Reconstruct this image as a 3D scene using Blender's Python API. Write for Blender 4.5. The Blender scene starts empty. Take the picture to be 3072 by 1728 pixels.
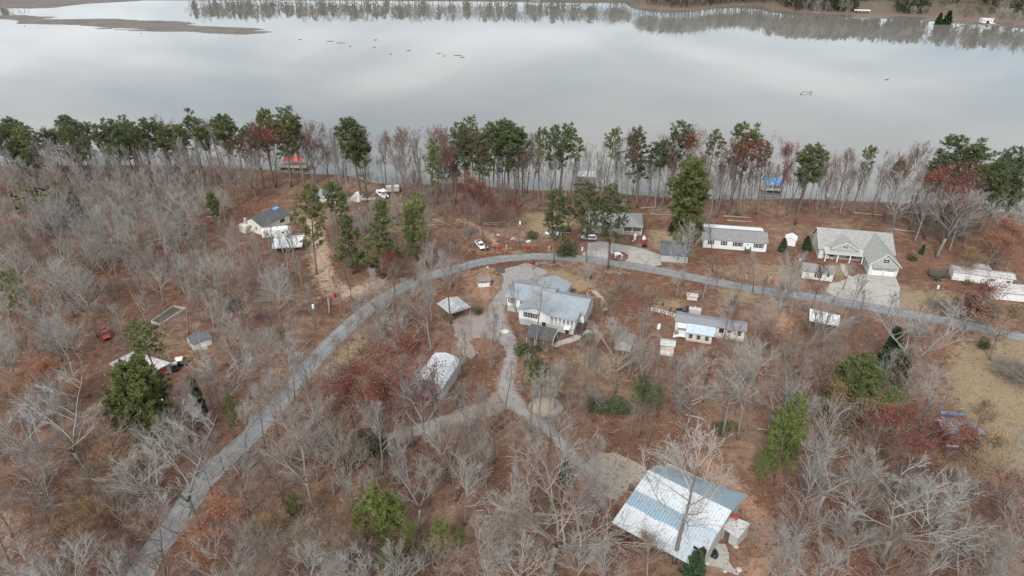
import bpy, math, random
import numpy as np
from mathutils import Vector, Matrix
R = math.radians
scene = bpy.context.scene
col = scene.collection
# ------------------------------------------------------------------ camera
CAM_H = 94.0; PITCH = R(29.0); FL = 2048.0
cd = bpy.data.cameras.new('camera'); cam = bpy.data.objects.new('camera', cd); col.objects.link(cam)
cam.location = (0, 0, CAM_H); cam.rotation_euler = (R(90) - PITCH, 0, 0)
cd.sensor_width = 36; cd.lens = 36 * FL / 3072; cd.clip_start = 1; cd.clip_end = 6000
scene.camera = cam
# ------------------------------------------------------------------ world, sun, exposure
SUN_EL, SUN_AZ = R(42), R(200)          # azimuth clockwise from +Y
w = bpy.data.worlds.new('World'); scene.world = w; w.use_nodes = True
nt = w.node_tree; N = nt.nodes; L = nt.links
bg = N['Background']
sky = N.new('ShaderNodeTexSky'); sky.sky_type = 'NISHITA'; sky.sun_disc = False
sky.sun_elevation = SUN_EL; sky.sun_rotation = SUN_AZ; sky.air_density = 1.2; sky.dust_density = 2.0
tc = N.new('ShaderNodeTexCoord'); sep = N.new('ShaderNodeSeparateXYZ'); L.new(tc.outputs['Generated'], sep.inputs[0])
mx = N.new('ShaderNodeMath'); mx.operation = 'MAXIMUM'; L.new(sep.outputs['Z'], mx.inputs[0]); mx.inputs[1].default_value = 0.0
ad = N.new('ShaderNodeMath'); ad.operation = 'ADD'; L.new(mx.outputs[0], ad.inputs[0]); ad.inputs[1].default_value = 0.10
dx = N.new('ShaderNodeMath'); dx.operation = 'DIVIDE'; L.new(sep.outputs['X'], dx.inputs[0]); L.new(ad.outputs[0], dx.inputs[1])
dy = N.new('ShaderNodeMath'); dy.operation = 'DIVIDE'; L.new(sep.outputs['Y'], dy.inputs[0]); L.new(ad.outputs[0], dy.inputs[1])
cmb = N.new('ShaderNodeCombineXYZ'); L.new(dx.outputs[0], cmb.inputs[0]); L.new(dy.outputs[0], cmb.inputs[1]); cmb.inputs[2].default_value = 3.3
no = N.new('ShaderNodeTexNoise'); no.inputs['Scale'].default_value = 0.62; no.inputs['Detail'].default_value = 5; no.inputs['Roughness'].default_value = 0.5
no.inputs['Distortion'].default_value = 0.4
L.new(cmb.outputs[0], no.inputs['Vector'])
cr = N.new('ShaderNodeValToRGB')
e = cr.color_ramp.elements
e[0].position = 0.36; e[0].color = (4.3, 5.8, 7.3, 1)
e[1].position = 0.60; e[1].color = (9.7, 10.1, 10.5, 1)
m_ = cr.color_ramp.elements.new(0.47); m_.color = (6.5, 7.3, 8.0, 1)
L.new(no.outputs['Fac'], cr.inputs[0])
mixn = N.new('ShaderNodeMix'); mixn.data_type = 'RGBA'; mixn.inputs[0].default_value = 0.86
L.new(sky.outputs[0], mixn.inputs[6]); L.new(cr.outputs[0], mixn.inputs[7])
L.new(mixn.outputs[2], bg.inputs[0]); bg.inputs[1].default_value = 0.095
sd = bpy.data.lights.new('sun', 'SUN'); sun = bpy.data.objects.new('sun', sd); col.objects.link(sun)
sd.energy = 2.1; sd.angle = R(12); sd.color = (1.0, 0.96, 0.90)
sdir = Vector((math.sin(SUN_AZ) * math.cos(SUN_EL), math.cos(SUN_AZ) * math.cos(SUN_EL), math.sin(SUN_EL)))
sun.rotation_euler = sdir.to_track_quat('Z', 'Y').to_euler(); sun.location = (0, -100, 200)
scene.view_settings.view_transform = 'Standard'; scene.view_settings.look = 'None'
scene.view_settings.exposure = 0.68; scene.view_settings.gamma = 1.0
scene.render.resolution_x = 1024; scene.render.resolution_y = 576
try:
    scene.cycles.max_bounces = 5; scene.cycles.diffuse_bounces = 2; scene.cycles.glossy_bounces = 2
    scene.cycles.transmission_bounces = 2; scene.cycles.caustics_reflective = False; scene.cycles.caustics_refractive = False
except Exception: pass

# ------------------------------------------------------------------ placing helpers (photo coordinates -> the ground)
CT, ST = math.cos(PITCH), math.sin(PITCH)
def G(u, v, z=0.0):
    a = (u - 1536) / FL; b = -(v - 864) / FL
    dy_ = CT + b * ST; dz = -ST + b * CT
    t = (z - CAM_H) / dz
    return Vector((a * t, dy_ * t, z))
def proj(x, y, z):
    dz = z - CAM_H; f = y * CT - dz * ST; up = y * ST + dz * CT
    return 1536 + FL * x / f, 864 - FL * up / f
def height_for(x, y, vtop):          # height of a vertical thing at x,y whose top is seen at row vtop
    b = -(vtop - 864) / FL
    # up/f = b
    # (y*ST+dz*CT) = b*(y*CT-dz*ST)
    dz = y * (b * CT - ST) / (CT + b * ST)
    return dz + CAM_H
CR = {'c1': (0, 300), 'c2': (1024, 300), 'c3': (2048, 300), 'm1': (0, 800), 'm2': (1024, 800), 'm3': (2048, 800),
      'b1': (0, 1152), 'b2': (1024, 1152), 'b3': (2048, 1152)}
def P(c, x, y, z=0.0):
    o = CR[c]; return G(o[0] + x / 2.5156, o[1] + y / 2.5156, z)
def Dp(x, y, z=0.0): return G(x * 1.19255, y * 1.19255, z)

WATER_Z = -2.6
# near shoreline: pixel points at water level -> shore y as a function of x
SH = [G(u, v, WATER_Z) for u, v in [(-500, 470), (0, 492), (300, 492), (600, 492), (847, 508), (930, 518), (1040, 520), (1130, 545), (1250, 548), (1360, 542),
      (1460, 556), (1590, 566), (1800, 567), (1870, 577), (2010, 587), (2200, 592), (2380, 590), (2600, 600), (2800, 606), (3072, 640), (3500, 690)]]
SHX = [-2500] + [p.x for p in SH] + [2500]; SHY = [340] + [p.y for p in SH] + [100]
def shore_y(x): return float(np.interp(x, SHX, SHY))
FS = [G(u, v, WATER_Z) for u, v in [(1894, 0), (1928, 20), (1997, 29), (2077, 30), (2116, 26), (2175, 18), (2274, 14), (2333, 22), (2393, 37), (2491, 42),
      (2689, 47), (2837, 53), (2936, 62), (3072, 70), (3400, 100)]]
FSP = [(-2500, 900), (-560, 930), (-250, 930), (0, 915), (60, 900), (120, 900)] + [(p.x, p.y) for p in FS] + [(2500, 250)]
FSP = sorted(FSP)
FX = [p[0] for p in FSP]; FY = [p[1] for p in FSP]
def far_y(x): return float(np.interp(x, FX, FY))
def sstep(a, b, x):
    t = np.clip((x - a) / (b - a), 0, 1); return t * t * (3 - 2 * t)
def terrain_np(X, Y):
    sy = np.interp(X, SHX, SHY); fy = np.interp(X, FX, FY)
    # near bank: 0 until 14 m before the water line, then down; lake bed -4.5
    near = -3.6 * sstep(-13, 5, Y - sy)
    far = -3.6 + 1.9 * sstep(-4, 4, Y - fy) + 9 * sstep(4, 60, Y - fy) + 22 * sstep(60, 500, Y - fy)
    Z = np.where(Y < (sy + 20), near, np.maximum(far, -3.6))
    return Z
def gz(x, y): return float(terrain_np(np.array([x]), np.array([y]))[0])

# ------------------------------------------------------------------ tags and meshes
def tag(o, label=None, cat=None, group=None, kind=None):
    if label: o['label'] = label
    if cat: o['category'] = cat
    if group: o['group'] = group
    if kind: o['kind'] = kind
    return o
def empty(name, loc, rz=0, label=None, cat=None, group=None):
    o = bpy.data.objects.new(name, None); col.objects.link(o); o.empty_display_size = 0.5
    o.location = loc; o.rotation_euler = (0, 0, rz); return tag(o, label, cat, group)
class MB:
    def __init__(s): s.v = []; s.f = []; s.m = []; s.mi = 0
    def face(s, idx): s.f.append(tuple(idx)); s.m.append(s.mi)
    def poly(s, pts):
        b = len(s.v); s.v += [tuple(p) for p in pts]; s.face(range(b, b + len(pts))); return s
    def box(s, c, d, rz=0.0):
        cx, cy, cz = c; hx, hy, hz = d[0] / 2, d[1] / 2, d[2] / 2; b = len(s.v); ca, sa = math.cos(rz), math.sin(rz)
        for k in (-1, 1):
            for i, j in ((-1, -1), (1, -1), (1, 1), (-1, 1)):
                x, y = i * hx, j * hy
                s.v.append((cx + x * ca - y * sa, cy + x * sa + y * ca, cz + k * hz))
        for q in ((3, 2, 1, 0), (4, 5, 6, 7), (0, 1, 5, 4), (1, 2, 6, 5), (2, 3, 7, 6), (3, 0, 4, 7)): s.face([b + t for t in q])
        return s
    def bx(s, x0, x1, y0, y1, z0, z1): return s.box(((x0 + x1) / 2, (y0 + y1) / 2, (z0 + z1) / 2), (x1 - x0, y1 - y0, z1 - z0))
    def prism(s, pts, vec):
        b = len(s.v); n = len(pts); v = Vector(vec)
        s.v += [tuple(p) for p in pts] + [tuple(Vector(p) + v) for p in pts]
        s.face([b + n - 1 - i for i in range(n)]); s.face([b + n + i for i in range(n)])
        for i in range(n):
            j = (i + 1) % n; s.face([b + i, b + j, b + n + j, b + n + i])
        return s
    def tube(s, pts, rad, n=5, cap=True):
        pts = [Vector(p) for p in pts]; k = len(pts)
        if not hasattr(rad, '__len__'): rad = [rad] * k
        b = len(s.v); prev = None
        for i in range(k):
            d = (pts[min(i + 1, k - 1)] - pts[max(i - 1, 0)]).normalized()
            a = prev if prev is not None else (Vector((0, 0, 1)) if abs(d.z) < 0.9 else Vector((1, 0, 0)))
            x = (a - d * a.dot(d)); x = x.normalized() if x.length > 1e-6 else d.orthogonal().normalized()
            y = d.cross(x); prev = x
            for j in range(n):
                t = 2 * math.pi * j / n; q = pts[i] + (x * math.cos(t) + y * math.sin(t)) * rad[i]
                s.v.append((q.x, q.y, q.z))
        for i in range(k - 1):
            for j in range(n):
                j2 = (j + 1) % n; s.face([b + i * n + j, b + i * n + j2, b + (i + 1) * n + j2, b + (i + 1) * n + j])
        if cap:
            s.face([b + n - 1 - j for j in range(n)]); s.face([b + (k - 1) * n + j for j in range(n)])
        return s
    def disc(s, c, r, axis, th, n=14):
        a = Vector(axis).normalized(); c = Vector(c); return s.tube([c - a * th / 2, c + a * th / 2], [r, r], n)
    def loft(s, rings, closed=True):
        b = len(s.v); n = len(rings[0])
        for r in rings: s.v += [tuple(p) for p in r]
        for i in range(len(rings) - 1):
            for j in range(n):
                j2 = (j + 1) % n; s.face([b + i * n + j, b + i * n + j2, b + (i + 1) * n + j2, b + (i + 1) * n + j])
        s.face([b + n - 1 - j for j in range(n)]); s.face([b + (len(rings) - 1) * n + j for j in range(n)])
        return s
    def mesh(s, name, mats, smooth=False):
        me = bpy.data.meshes.new(name); me.from_pydata(s.v, [], s.f)
        if not isinstance(mats, (list, tuple)): mats = [mats]
        for m in mats: me.materials.append(m)
        if len(mats) > 1: me.polygons.foreach_set('material_index', s.m)
        if smooth: me.polygons.foreach_set('use_smooth', [True] * len(s.f))
        me.update(); return me
    def build(s, name, mats, parent=None, loc=(0, 0, 0), rz=0, smooth=False, fix=True):
        me = s.mesh(name, mats, smooth)
        if fix:
            import bmesh
            bm = bmesh.new(); bm.from_mesh(me); bmesh.ops.recalc_face_normals(bm, faces=bm.faces); bm.to_mesh(me); bm.free()
        o = bpy.data.objects.new(name, me); col.objects.link(o); o.location = loc; o.rotation_euler = (0, 0, rz)
        if parent: o.parent = parent
        return o

# ------------------------------------------------------------------ materials
def newmat(name):
    m = bpy.data.materials.new(name); m.use_nodes = True
    return m, m.node_tree.nodes, m.node_tree.links, m.node_tree.nodes['Principled BSDF']
def ramp(N, L, fac, stops):
    r = N.new('ShaderNodeValToRGB'); el = r.color_ramp.elements
    while len(el) < len(stops): el.new(0.5)
    for i, (p, c) in enumerate(stops): el[i].position = p; el[i].color = (*c, 1)
    L.new(fac, r.inputs[0]); return r.outputs[0]
def noise(N, L, scale, detail=3, rough=0.5, vec=None, coord='Object', dist=0):
    t = N.new('ShaderNodeTexNoise'); t.inputs['Scale'].default_value = scale; t.inputs['Detail'].default_value = detail
    t.inputs['Roughness'].default_value = rough; t.inputs['Distortion'].default_value = dist
    if vec is None:
        c = N.new('ShaderNodeTexCoord'); vec = c.outputs[coord]
    L.new(vec, t.inputs['Vector']); return t.outputs['Fac']
def mixc(N, L, f, a, b, mode='MIX'):
    m = N.new('ShaderNodeMix'); m.data_type = 'RGBA'; m.blend_type = mode
    for i, x in ((0, f), (6, a), (7, b)):
        if isinstance(x, (int, float)): m.inputs[i].default_value = x
        elif isinstance(x, tuple): m.inputs[i].default_value = (*x, 1)
        else: L.new(x, m.inputs[i])
    return m.outputs[2]
def math_(N, L, op, a, b=None, clamp=False):
    m = N.new('ShaderNodeMath'); m.operation = op; m.use_clamp = clamp
    for i, x in ((0, a), (1, b)):
        if x is None: continue
        if isinstance(x, (int, float)): m.inputs[i].default_value = x
        else: L.new(x, m.inputs[i])
    return m.outputs[0]
def bump(N, L, B, h, strength=0.4, dist=0.1):
    b = N.new('ShaderNodeBump'); b.inputs['Strength'].default_value = strength; b.inputs['Distance'].default_value = dist
    L.new(h, b.inputs['Height']); L.new(b.outputs[0], B.inputs['Normal'])
def flat(name, c, rough=0.6, metal=0.0, var=0.25, scale=3.0, spec=None):
    m, N, L, B = newmat(name)
    n = noise(N, L, scale, 4, 0.6)
    c2 = tuple(x * (1 - var) for x in c); c3 = tuple(min(1, x * (1 + var * 0.6)) for x in c)
    L.new(ramp(N, L, n, [(0.3, c2), (0.7, c3)]), B.inputs['Base Color'])
    B.inputs['Roughness'].default_value = rough; B.inputs['Metallic'].default_value = metal
    if spec is not None: B.inputs['Specular IOR Level'].default_value = spec
    return m
def randcol(name, stops, rough=0.8, nscale=1.2, namt=0.35, spec=0.2, trans=0):
    """colour from the object's random number, with clumps of light and dark through the volume"""
    m, N, L, B = newmat(name)
    oi = N.new('ShaderNodeObjectInfo')
    base = ramp(N, L, oi.outputs['Random'], stops)
    n = noise(N, L, nscale, 3, 0.6)
    k = math_(N, L, 'MULTIPLY_ADD', n, 2 * namt); 
    k.node.inputs[2].default_value = 1 - namt
    cc = N.new('ShaderNodeVectorMath'); cc.operation = 'SCALE'; L.new(base, cc.inputs[0]); L.new(k, cc.inputs['Scale'])
    L.new(cc.outputs[0], B.inputs['Base Color'])
    B.inputs['Roughness'].default_value = rough; B.inputs['Specular IOR Level'].default_value = spec
    return m
M = {}
M['bark_pale'] = randcol('pale_bark', [(0, (.20, .185, .17)), (.35, (.26, .245, .225)), (.7, (.17, .155, .14)), (1, (.30, .285, .26))], 0.9, 0.8, 0.35)
M['bark_dark'] = randcol('dark_bark', [(0, (.11, .09, .08)), (.5, (.16, .135, .115)), (1, (.20, .17, .15))], 0.9, 0.8, 0.3)
M['twig'] = randcol('twigs', [(0, (.245, .23, .212)), (.3, (.30, .288, .27)), (.6, (.21, .192, .175)), (.8, (.24, .205, .182)), (1, (.345, .335, .315))], 0.9, 0.5, 0.25)
M['twig_brown'] = randcol('brown_twigs', [(0, (.21, .16, .13)), (.5, (.25, .19, .155)), (1, (.19, .155, .13))], 0.9, 0.5, 0.25)
M['pine_bark'] = randcol('pine_bark', [(0, (.13, .095, .075)), (1, (.19, .145, .115))], 0.9, 0.9, 0.3)
M['pine'] = randcol('pine_needles', [(0, (.060, .084, .034)), (.4, (.086, .108, .038)), (.75, (.118, .130, .042)), (1, (.072, .088, .044))], 0.6, 0.45, 0.45, 0.3)
M['pine_bright'] = randcol('bright_pine_needles', [(0, (.095, .135, .032)), (.5, (.125, .155, .036)), (1, (.105, .14, .036))], 0.6, 0.5, 0.4, 0.3)
M['cedar'] = randcol('cedar_foliage', [(0, (.035, .062, .030)), (1, (.055, .085, .038))], 0.7, 0.9, 0.4, 0.2)
M['red_leaf'] = randcol('red_leaves', [(0, (.150, .042, .030)), (.5, (.18, .055, .036)), (1, (.13, .050, .040))], 0.8, 0.8, 0.35, 0.2)
M['orange_leaf'] = randcol('orange_leaves', [(0, (.27, .125, .062)), (.5, (.23, .12, .07)), (1, (.29, .105, .05))], 0.8, 0.8, 0.3, 0.2)
M['tan_leaf'] = randcol('tan_leaves', [(0, (.26, .155, .075)), (.5, (.24, .13, .055)), (1, (.22, .15, .09))], 0.8, 0.8, 0.3, 0.2)
M['bush'] = randcol('bush_leaves', [(0, (.07, .085, .035)), (.5, (.09, .10, .05)), (1, (.05, .07, .03))], 0.8, 1.2, 0.35, 0.2)
M['white'] = flat('white_paint', (.74, .74, .72), 0.5, 0, 0.10, 1.2)
M['cream'] = flat('cream_siding', (.62, .60, .50), 0.6, 0, 0.15, 1.5)
M['grey_wall'] = flat('grey_siding', (.42, .41, .39), 0.7, 0, 0.12, 1.5)
M['block'] = flat('grey_blocks', (.40, .42, .42), 0.8, 0, 0.15, 1.8)
M['dark'] = flat('dark_void', (.02, .02, .022), 0.7, 0, 0.2)
M['glass'] = flat('window_glass', (.035, .04, .045), 0.12, 0, 0.3, 2)
M['black'] = flat('black_paint', (.012, .012, .014), 0.25, 0, 0.2, 2)
M['shutter'] = flat('black_shutters', (.022, .024, .026), 0.6, 0, 0.2, 2)
M['tyre'] = flat('rubber', (.02, .02, .02), 0.8, 0, 0.2)
M['metal'] = flat('bare_metal', (.45, .46, .47), 0.4, 0.6, 0.2)
M['wood'] = flat('weathered_wood', (.30, .265, .22), 0.85, 0, 0.3, 4)
M['wood_dark'] = flat('dark_wood', (.10, .08, .065), 0.85, 0, 0.3, 4)
M['log'] = flat('dead_wood', (.27, .225, .19), 0.9, 0, 0.35, 2)
M['pole'] = flat('pole_wood', (.17, .14, .12), 0.9, 0, 0.25, 3)
M['red_plastic'] = flat('red_plastic', (.42, .015, .025), 0.45, 0, 0.1)
M['red_paint'] = flat('red_paint', (.40, .04, .035), 0.4, 0, 0.2)
M['blue_paint'] = flat('blue_paint', (.12, .30, .50), 0.45, 0, 0.2)
M['concrete'] = flat('old_concrete', (.40, .375, .34), 0.9, 0, 0.35, 0.6)
M['skin'] = flat('skin', (.42, .26, .19), 0.6, 0, 0.05)
M['hair'] = flat('dark_hair', (.03, .02, .015), 0.8, 0, 0.1)
M['cloth_white'] = flat('white_cloth', (.70, .70, .69), 0.9, 0, 0.1)
M['cloth_dark'] = flat('dark_cloth', (.02, .022, .028), 0.9, 0, 0.2)
M['cloth_blue'] = flat('grey_blue_cloth', (.20, .27, .33), 0.9, 0, 0.2)
M['cloth_red'] = flat('red_cloth', (.45, .03, .03), 0.9, 0, 0.2)
M['tarp_blue'] = flat('blue_tarp', (.10, .30, .62), 0.5, 0, 0.2, 0.8)
M['red_roof'] = flat('red_roofing', (.58, .09, .07), 0.6, 0, 0.2, 0.6)
def roofmetal(name, c, ribs=2.2, axis='x', leaf=0.0, stain=0.15, rough=0.38, c2=None, metal=0.35):
    """ribbed sheet roof: ribs run down the slope, so they repeat along local x (or y)"""
    m, N, L, B = newmat(name)
    tcn = N.new('ShaderNodeTexCoord'); sp = N.new('ShaderNodeSeparateXYZ'); L.new(tcn.outputs['Object'], sp.inputs[0])
    v = math_(N, L, 'MULTIPLY', sp.outputs[0 if axis == 'x' else 1], ribs)
    fr = math_(N, L, 'FRACT', v); rib = math_(N, L, 'LESS_THAN', fr, 0.22)
    n1 = noise(N, L, 0.5, 4, 0.65); n2 = noise(N, L, 3.0, 4, 0.7)
    base = ramp(N, L, n1, [(0.3, tuple(x * (1 - stain) for x in c)), (0.7, c2 or c)])
    dark = tuple(x * 0.72 for x in c)
    base = mixc(N, L, math_(N, L, 'MULTIPLY', rib, 0.5), base, dark)
    if leaf > 0:
        l = ramp(N, L, n2, [(0.62 - leaf * 0.25, (0, 0, 0)), (0.70 - leaf * 0.2, (1, 1, 1))])
        base = mixc(N, L, math_(N, L, 'MULTIPLY', l, 0.75), base, (.16, .10, .075))
    L.new(base, B.inputs['Base Color']); B.inputs['Roughness'].default_value = rough; B.inputs['Metallic'].default_value = metal
    bump(N, L, B, rib, 0.5, 0.03)
    return m
def shingle(name, c, c2, leaf=0.0):
    m, N, L, B = newmat(name)
    n1 = noise(N, L, 1.1, 5, 0.75); n2 = noise(N, L, 5.5, 3, 0.7)
    a = ramp(N, L, n2, [(0.35, c), (0.65, c2)])
    b = mixc(N, L, 0.5, a, ramp(N, L, n1, [(0.35, tuple(x * .75 for x in c)), (0.65, c2)]))
    if leaf: b = mixc(N, L, math_(N, L, 'MULTIPLY', ramp(N, L, n1, [(0.6, (0, 0, 0)), (0.66, (1, 1, 1))]), leaf), b, (.15, .09, .07))
    L.new(b, B.inputs['Base Color']); B.inputs['Roughness'].default_value = 0.9
    bump(N, L, B, n2, 0.4, 0.03)
    return m
M['roof_blue'] = roofmetal('pale_blue_metal_roof', (.27, .34, .38), 1.7)
M['roof_house'] = roofmetal('silver_metal_roof', (.29, .315, .335), 1.5, c2=(.36, .385, .405))
M['roof_house_y'] = roofmetal('silver_metal_roof_cross', (.29, .315, .335), 1.5, axis='y', c2=(.36, .385, .405))
M['roof_garage'] = roofmetal('smooth_metal_roof', (.33, .365, .39), 1.2, axis='y', c2=(.37, .405, .43))
M['roof_seam'] = roofmetal('standing_seam_roof', (.42, .42, .42), 1.1, metal=0.1, rough=.5)
M['roof_grey'] = roofmetal('grey_metal_roof', (.26, .26, .275), 2.2, metal=0.2, rough=.5)
M['roof_white'] = roofmetal('white_metal_roof', (.64, .65, .66), 1.6, leaf=0.25, metal=0.0, rough=.5)
M['roof_white_clean'] = roofmetal('clean_white_roof', (.70, .70, .70), 1.2, metal=0.0, rough=.5, stain=.08)
M['roof_white_leafy'] = roofmetal('leafy_white_roof', (.62, .62, .62), 1.5, leaf=0.75, metal=0.0, rough=.6)
M['roof_tin'] = roofmetal('old_tin_roof', (.58, .58, .57), 2.4, leaf=0.45, metal=0.3, rough=.5)
M['roof_ice'] = roofmetal('pale_blue_leafy_roof', (.50, .62, .70), 1.2, leaf=0.4, metal=0.0, rough=.6)
M['shingle_dark'] = shingle('dark_shingles', (.055, .055, .06), (.10, .10, .105))
M['shingle_blueish'] = shingle('slate_shingles', (.075, .08, .10), (.13, .135, .15), .3)
M['shingle_grey'] = shingle('grey_shingles', (.20, .195, .185), (.36, .35, .335))
M['shingle_mid'] = shingle('mid_grey_shingles', (.17, .165, .16), (.25, .245, .24))
M['shingle_brown'] = shingle('brown_shingles', (.13, .10, .095), (.26, .22, .21))
# ================================================================== THE GROUND
def axis(segs):
    out = []
    for a, b, s in segs: out += list(np.arange(a, b, s))
    return np.array(out + [segs[-1][1]])
gx = axis([(-3000, -900, 300), (-900, -260, 14), (-260, -200, 4), (-200, 220, 1.0), (220, 280, 4), (280, 900, 12), (900, 3000, 300)])
gy = axis([(-400, 0, 50), (0, 40, 8), (40, 285, 1.0), (285, 330, 5), (330, 560, 23), (560, 980, 6), (980, 1300, 40), (1300, 4200, 290)])
X, Y = np.meshgrid(gx, gy)
Z = terrain_np(X, Y)
def seg_dist(X, Y, a, b):
    ax, ay = a; bx, by = b; dx, dy = bx - ax, by - ay
    t = np.clip(((X - ax) * dx + (Y - ay) * dy) / (dx * dx + dy * dy + 1e-9), 0, 1)
    return np.hypot(X - ax - t * dx, Y - ay - t * dy)
def poly_sd(X, Y, pts):
    d = np.full(X.shape, 1e9); inside = np.zeros(X.shape, bool); n = len(pts)
    for i in range(n):
        a, b = pts[i], pts[(i + 1) % n]; d = np.minimum(d, seg_dist(X, Y, a, b))
        cond = ((a[1] > Y) != (b[1] > Y)) & (X < (b[0] - a[0]) * (Y - a[1]) / (b[1] - a[1] + 1e-12) + a[0])
        inside ^= cond
    return np.where(inside, d, -d)
def line_sd(X, Y, pts, wid):
    d = np.full(X.shape, 1e9)
    for i in range(len(pts) - 1): d = np.minimum(d, seg_dist(X, Y, pts[i], pts[i + 1]))
    return wid / 2 - d
def S(pts): return [tuple(G(u, v)[:2]) for u, v in pts]                 # 3072-wide photo coordinates
def C(c, pts): return [tuple(P(c, x, y)[:2]) for x, y in pts]
near = (slice(np.searchsorted(gy, 39), np.searchsorted(gy, 300)), slice(np.searchsorted(gx, -201), np.searchsorted(gx, 221)))
NX, NY = X[near], Y[near]
att = np.zeros(X.shape + (4,)); att[..., 3] = 1
def paint(ch, sd, soft=1.6, amt=1.0):
    soft = soft * 1.7
    sub = att[near]; sub[..., ch] = np.maximum(sub[..., ch], amt * sstep(-soft, soft, sd)); att[near] = sub
GR, DI, PA = 0, 1, 2
# grass
for pts in [S([(1590, 815), (1680, 805), (1800, 850), (1760, 880), (1640, 860), (1560, 850)]),
            S([(1930, 690), (2075, 680), (2085, 770), (2030, 800), (1950, 740)]),
            S([(1560, 640), (1700, 630), (1740, 680), (1600, 720)]),
            S([(2150, 860), (2260, 870), (2290, 900), (2160, 905)]),
            S([(1960, 890), (2060, 900), (2060, 940), (1960, 930)]),
            S([(950, 1130), (1020, 1030), (1090, 990), (1110, 1030), (1020, 1130)]),
            S([(2930, 1010), (3072, 1010), (3300, 1100), (3300, 1500), (2960, 1400), (2870, 1290), (2840, 1130), (2850, 1040)]),
            S([(2460, 760), (2560, 800), (2540, 850), (2480, 830)]),
            S([(2640, 860), (2900, 880), (2860, 940), (2690, 930)]),
            S([(1720, 1050), (1860, 1060), (1860, 1130), (1740, 1130)]),
            S([(1560, 1120), (1680, 1100), (1700, 1180), (1590, 1190)])]:
    paint(GR, poly_sd(NX, NY, pts), 2.2)
for pts, a in [(S([(2080, 790), (2400, 790), (2460, 870), (2300, 850), (2120, 830)]), .7), (S([(500, 1050), (760, 1000), (740, 1150), (560, 1160)]), .35),
               (S([(1100, 560), (1280, 600), (1260, 660), (1130, 640)]), .5), (S([(2100, 1180), (2300, 1200), (2250, 1300), (2120, 1280)]), .3)]:
    paint(GR, poly_sd(NX, NY, pts), 3, a)
# bare orange clay
for pts, a in [(S([(1375, 810), (1480, 800), (1500, 850), (1480, 900), (1440, 905), (1400, 890)]), .9),
               (S([(1700, 830), (1840, 850), (1820, 900), (1730, 880)]), .6),
               (S([(2290, 885), (2350, 890), (2390, 980), (2340, 1000), (2280, 950)]), .9),
               (S([(2050, 1060), (2150, 1060), (2160, 1160), (2060, 1150)]), .75),
               (S([(2200, 1090), (2420, 1100), (2440, 1190), (2230, 1180)]), .45),
               (S([(2130, 730), (2230, 760), (2200, 800), (2120, 790)]), .3)]:
    paint(DI, poly_sd(NX, NY, pts), 2.0, a)
paint(DI, line_sd(NX, NY, C('b3', [(150, 580), (280, 700), (430, 850), (560, 980), (670, 1120), (700, 1230), (650, 1340), (560, 1449)]), 4.5), 1.6)
paint(DI, line_sd(NX, NY, C('b3', [(520, 1400), (750, 1360), (820, 1449)]), 3.5), 1.5, .8)
paint(DI, line_sd(NX, NY, S([(1390, 740), (1450, 760), (1520, 745), (1560, 765)]), 4), 2.0, .7)
paint(DI, line_sd(NX, NY, S([(1180, 700), (1230, 720), (1200, 760)]), 4), 2.0, .5)
paint(DI, poly_sd(NX, NY, S([(2140, 560 + 60), (2260, 700), (2150, 720)])), 2.0, .2)
# pale sandy tracks
paint(PA, line_sd(NX, NY, S([(925, 660), (935, 690), (955, 750), (965, 800), (985, 850), (1030, 880), (1085, 872), (1130, 850)]), 7), 1.6, .95)
paint(PA, line_sd(NX, NY, S([(925, 670), (880, 640), (960, 600), (1100, 600), (1200, 590)]), 5), 2.0, .7)
paint(PA, line_sd(NX, NY, S([(985, 880), (940, 900), (900, 905)]), 3), 1.8, .7)
paint(PA, line_sd(NX, NY, S([(1375, 660), (1430, 680), (1470, 705), (1490, 735)]), 3.5), 1.4, .8)
paint(PA, line_sd(NX, NY, S([(1180, 615), (1250, 600), (1240, 560)]), 8), 3, .5)
paint(PA, line_sd(NX, NY, C('b1', [(0, 900), (60, 1100), (120, 1230)]), 7), 3, .7)
me = bpy.data.meshes.new('ground'); nyv, nxv = X.shape
me.vertices.add(nyv * nxv)
me.vertices.foreach_set('co', np.stack([X, Y, Z], -1).astype(np.float32).ravel())
idx = np.arange(nyv * nxv).reshape(nyv, nxv)
q = np.stack([idx[:-1, :-1], idx[:-1, 1:], idx[1:, 1:], idx[1:, :-1]], -1).reshape(-1, 4)
me.loops.add(q.size); me.loops.foreach_set('vertex_index', q.ravel().astype(np.int32))
me.polygons.add(len(q)); me.polygons.foreach_set('loop_start', np.arange(0, q.size, 4, dtype=np.int32))
me.update(calc_edges=True); me.polygons.foreach_set('use_smooth', np.ones(len(q), bool))
ca = me.color_attributes.new('cover', 'FLOAT_COLOR', 'POINT'); ca.data.foreach_set('color', att.astype(np.float32).ravel())
ground = bpy.data.objects.new('ground', me); col.objects.link(ground); ground['kind'] = 'structure'

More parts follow.
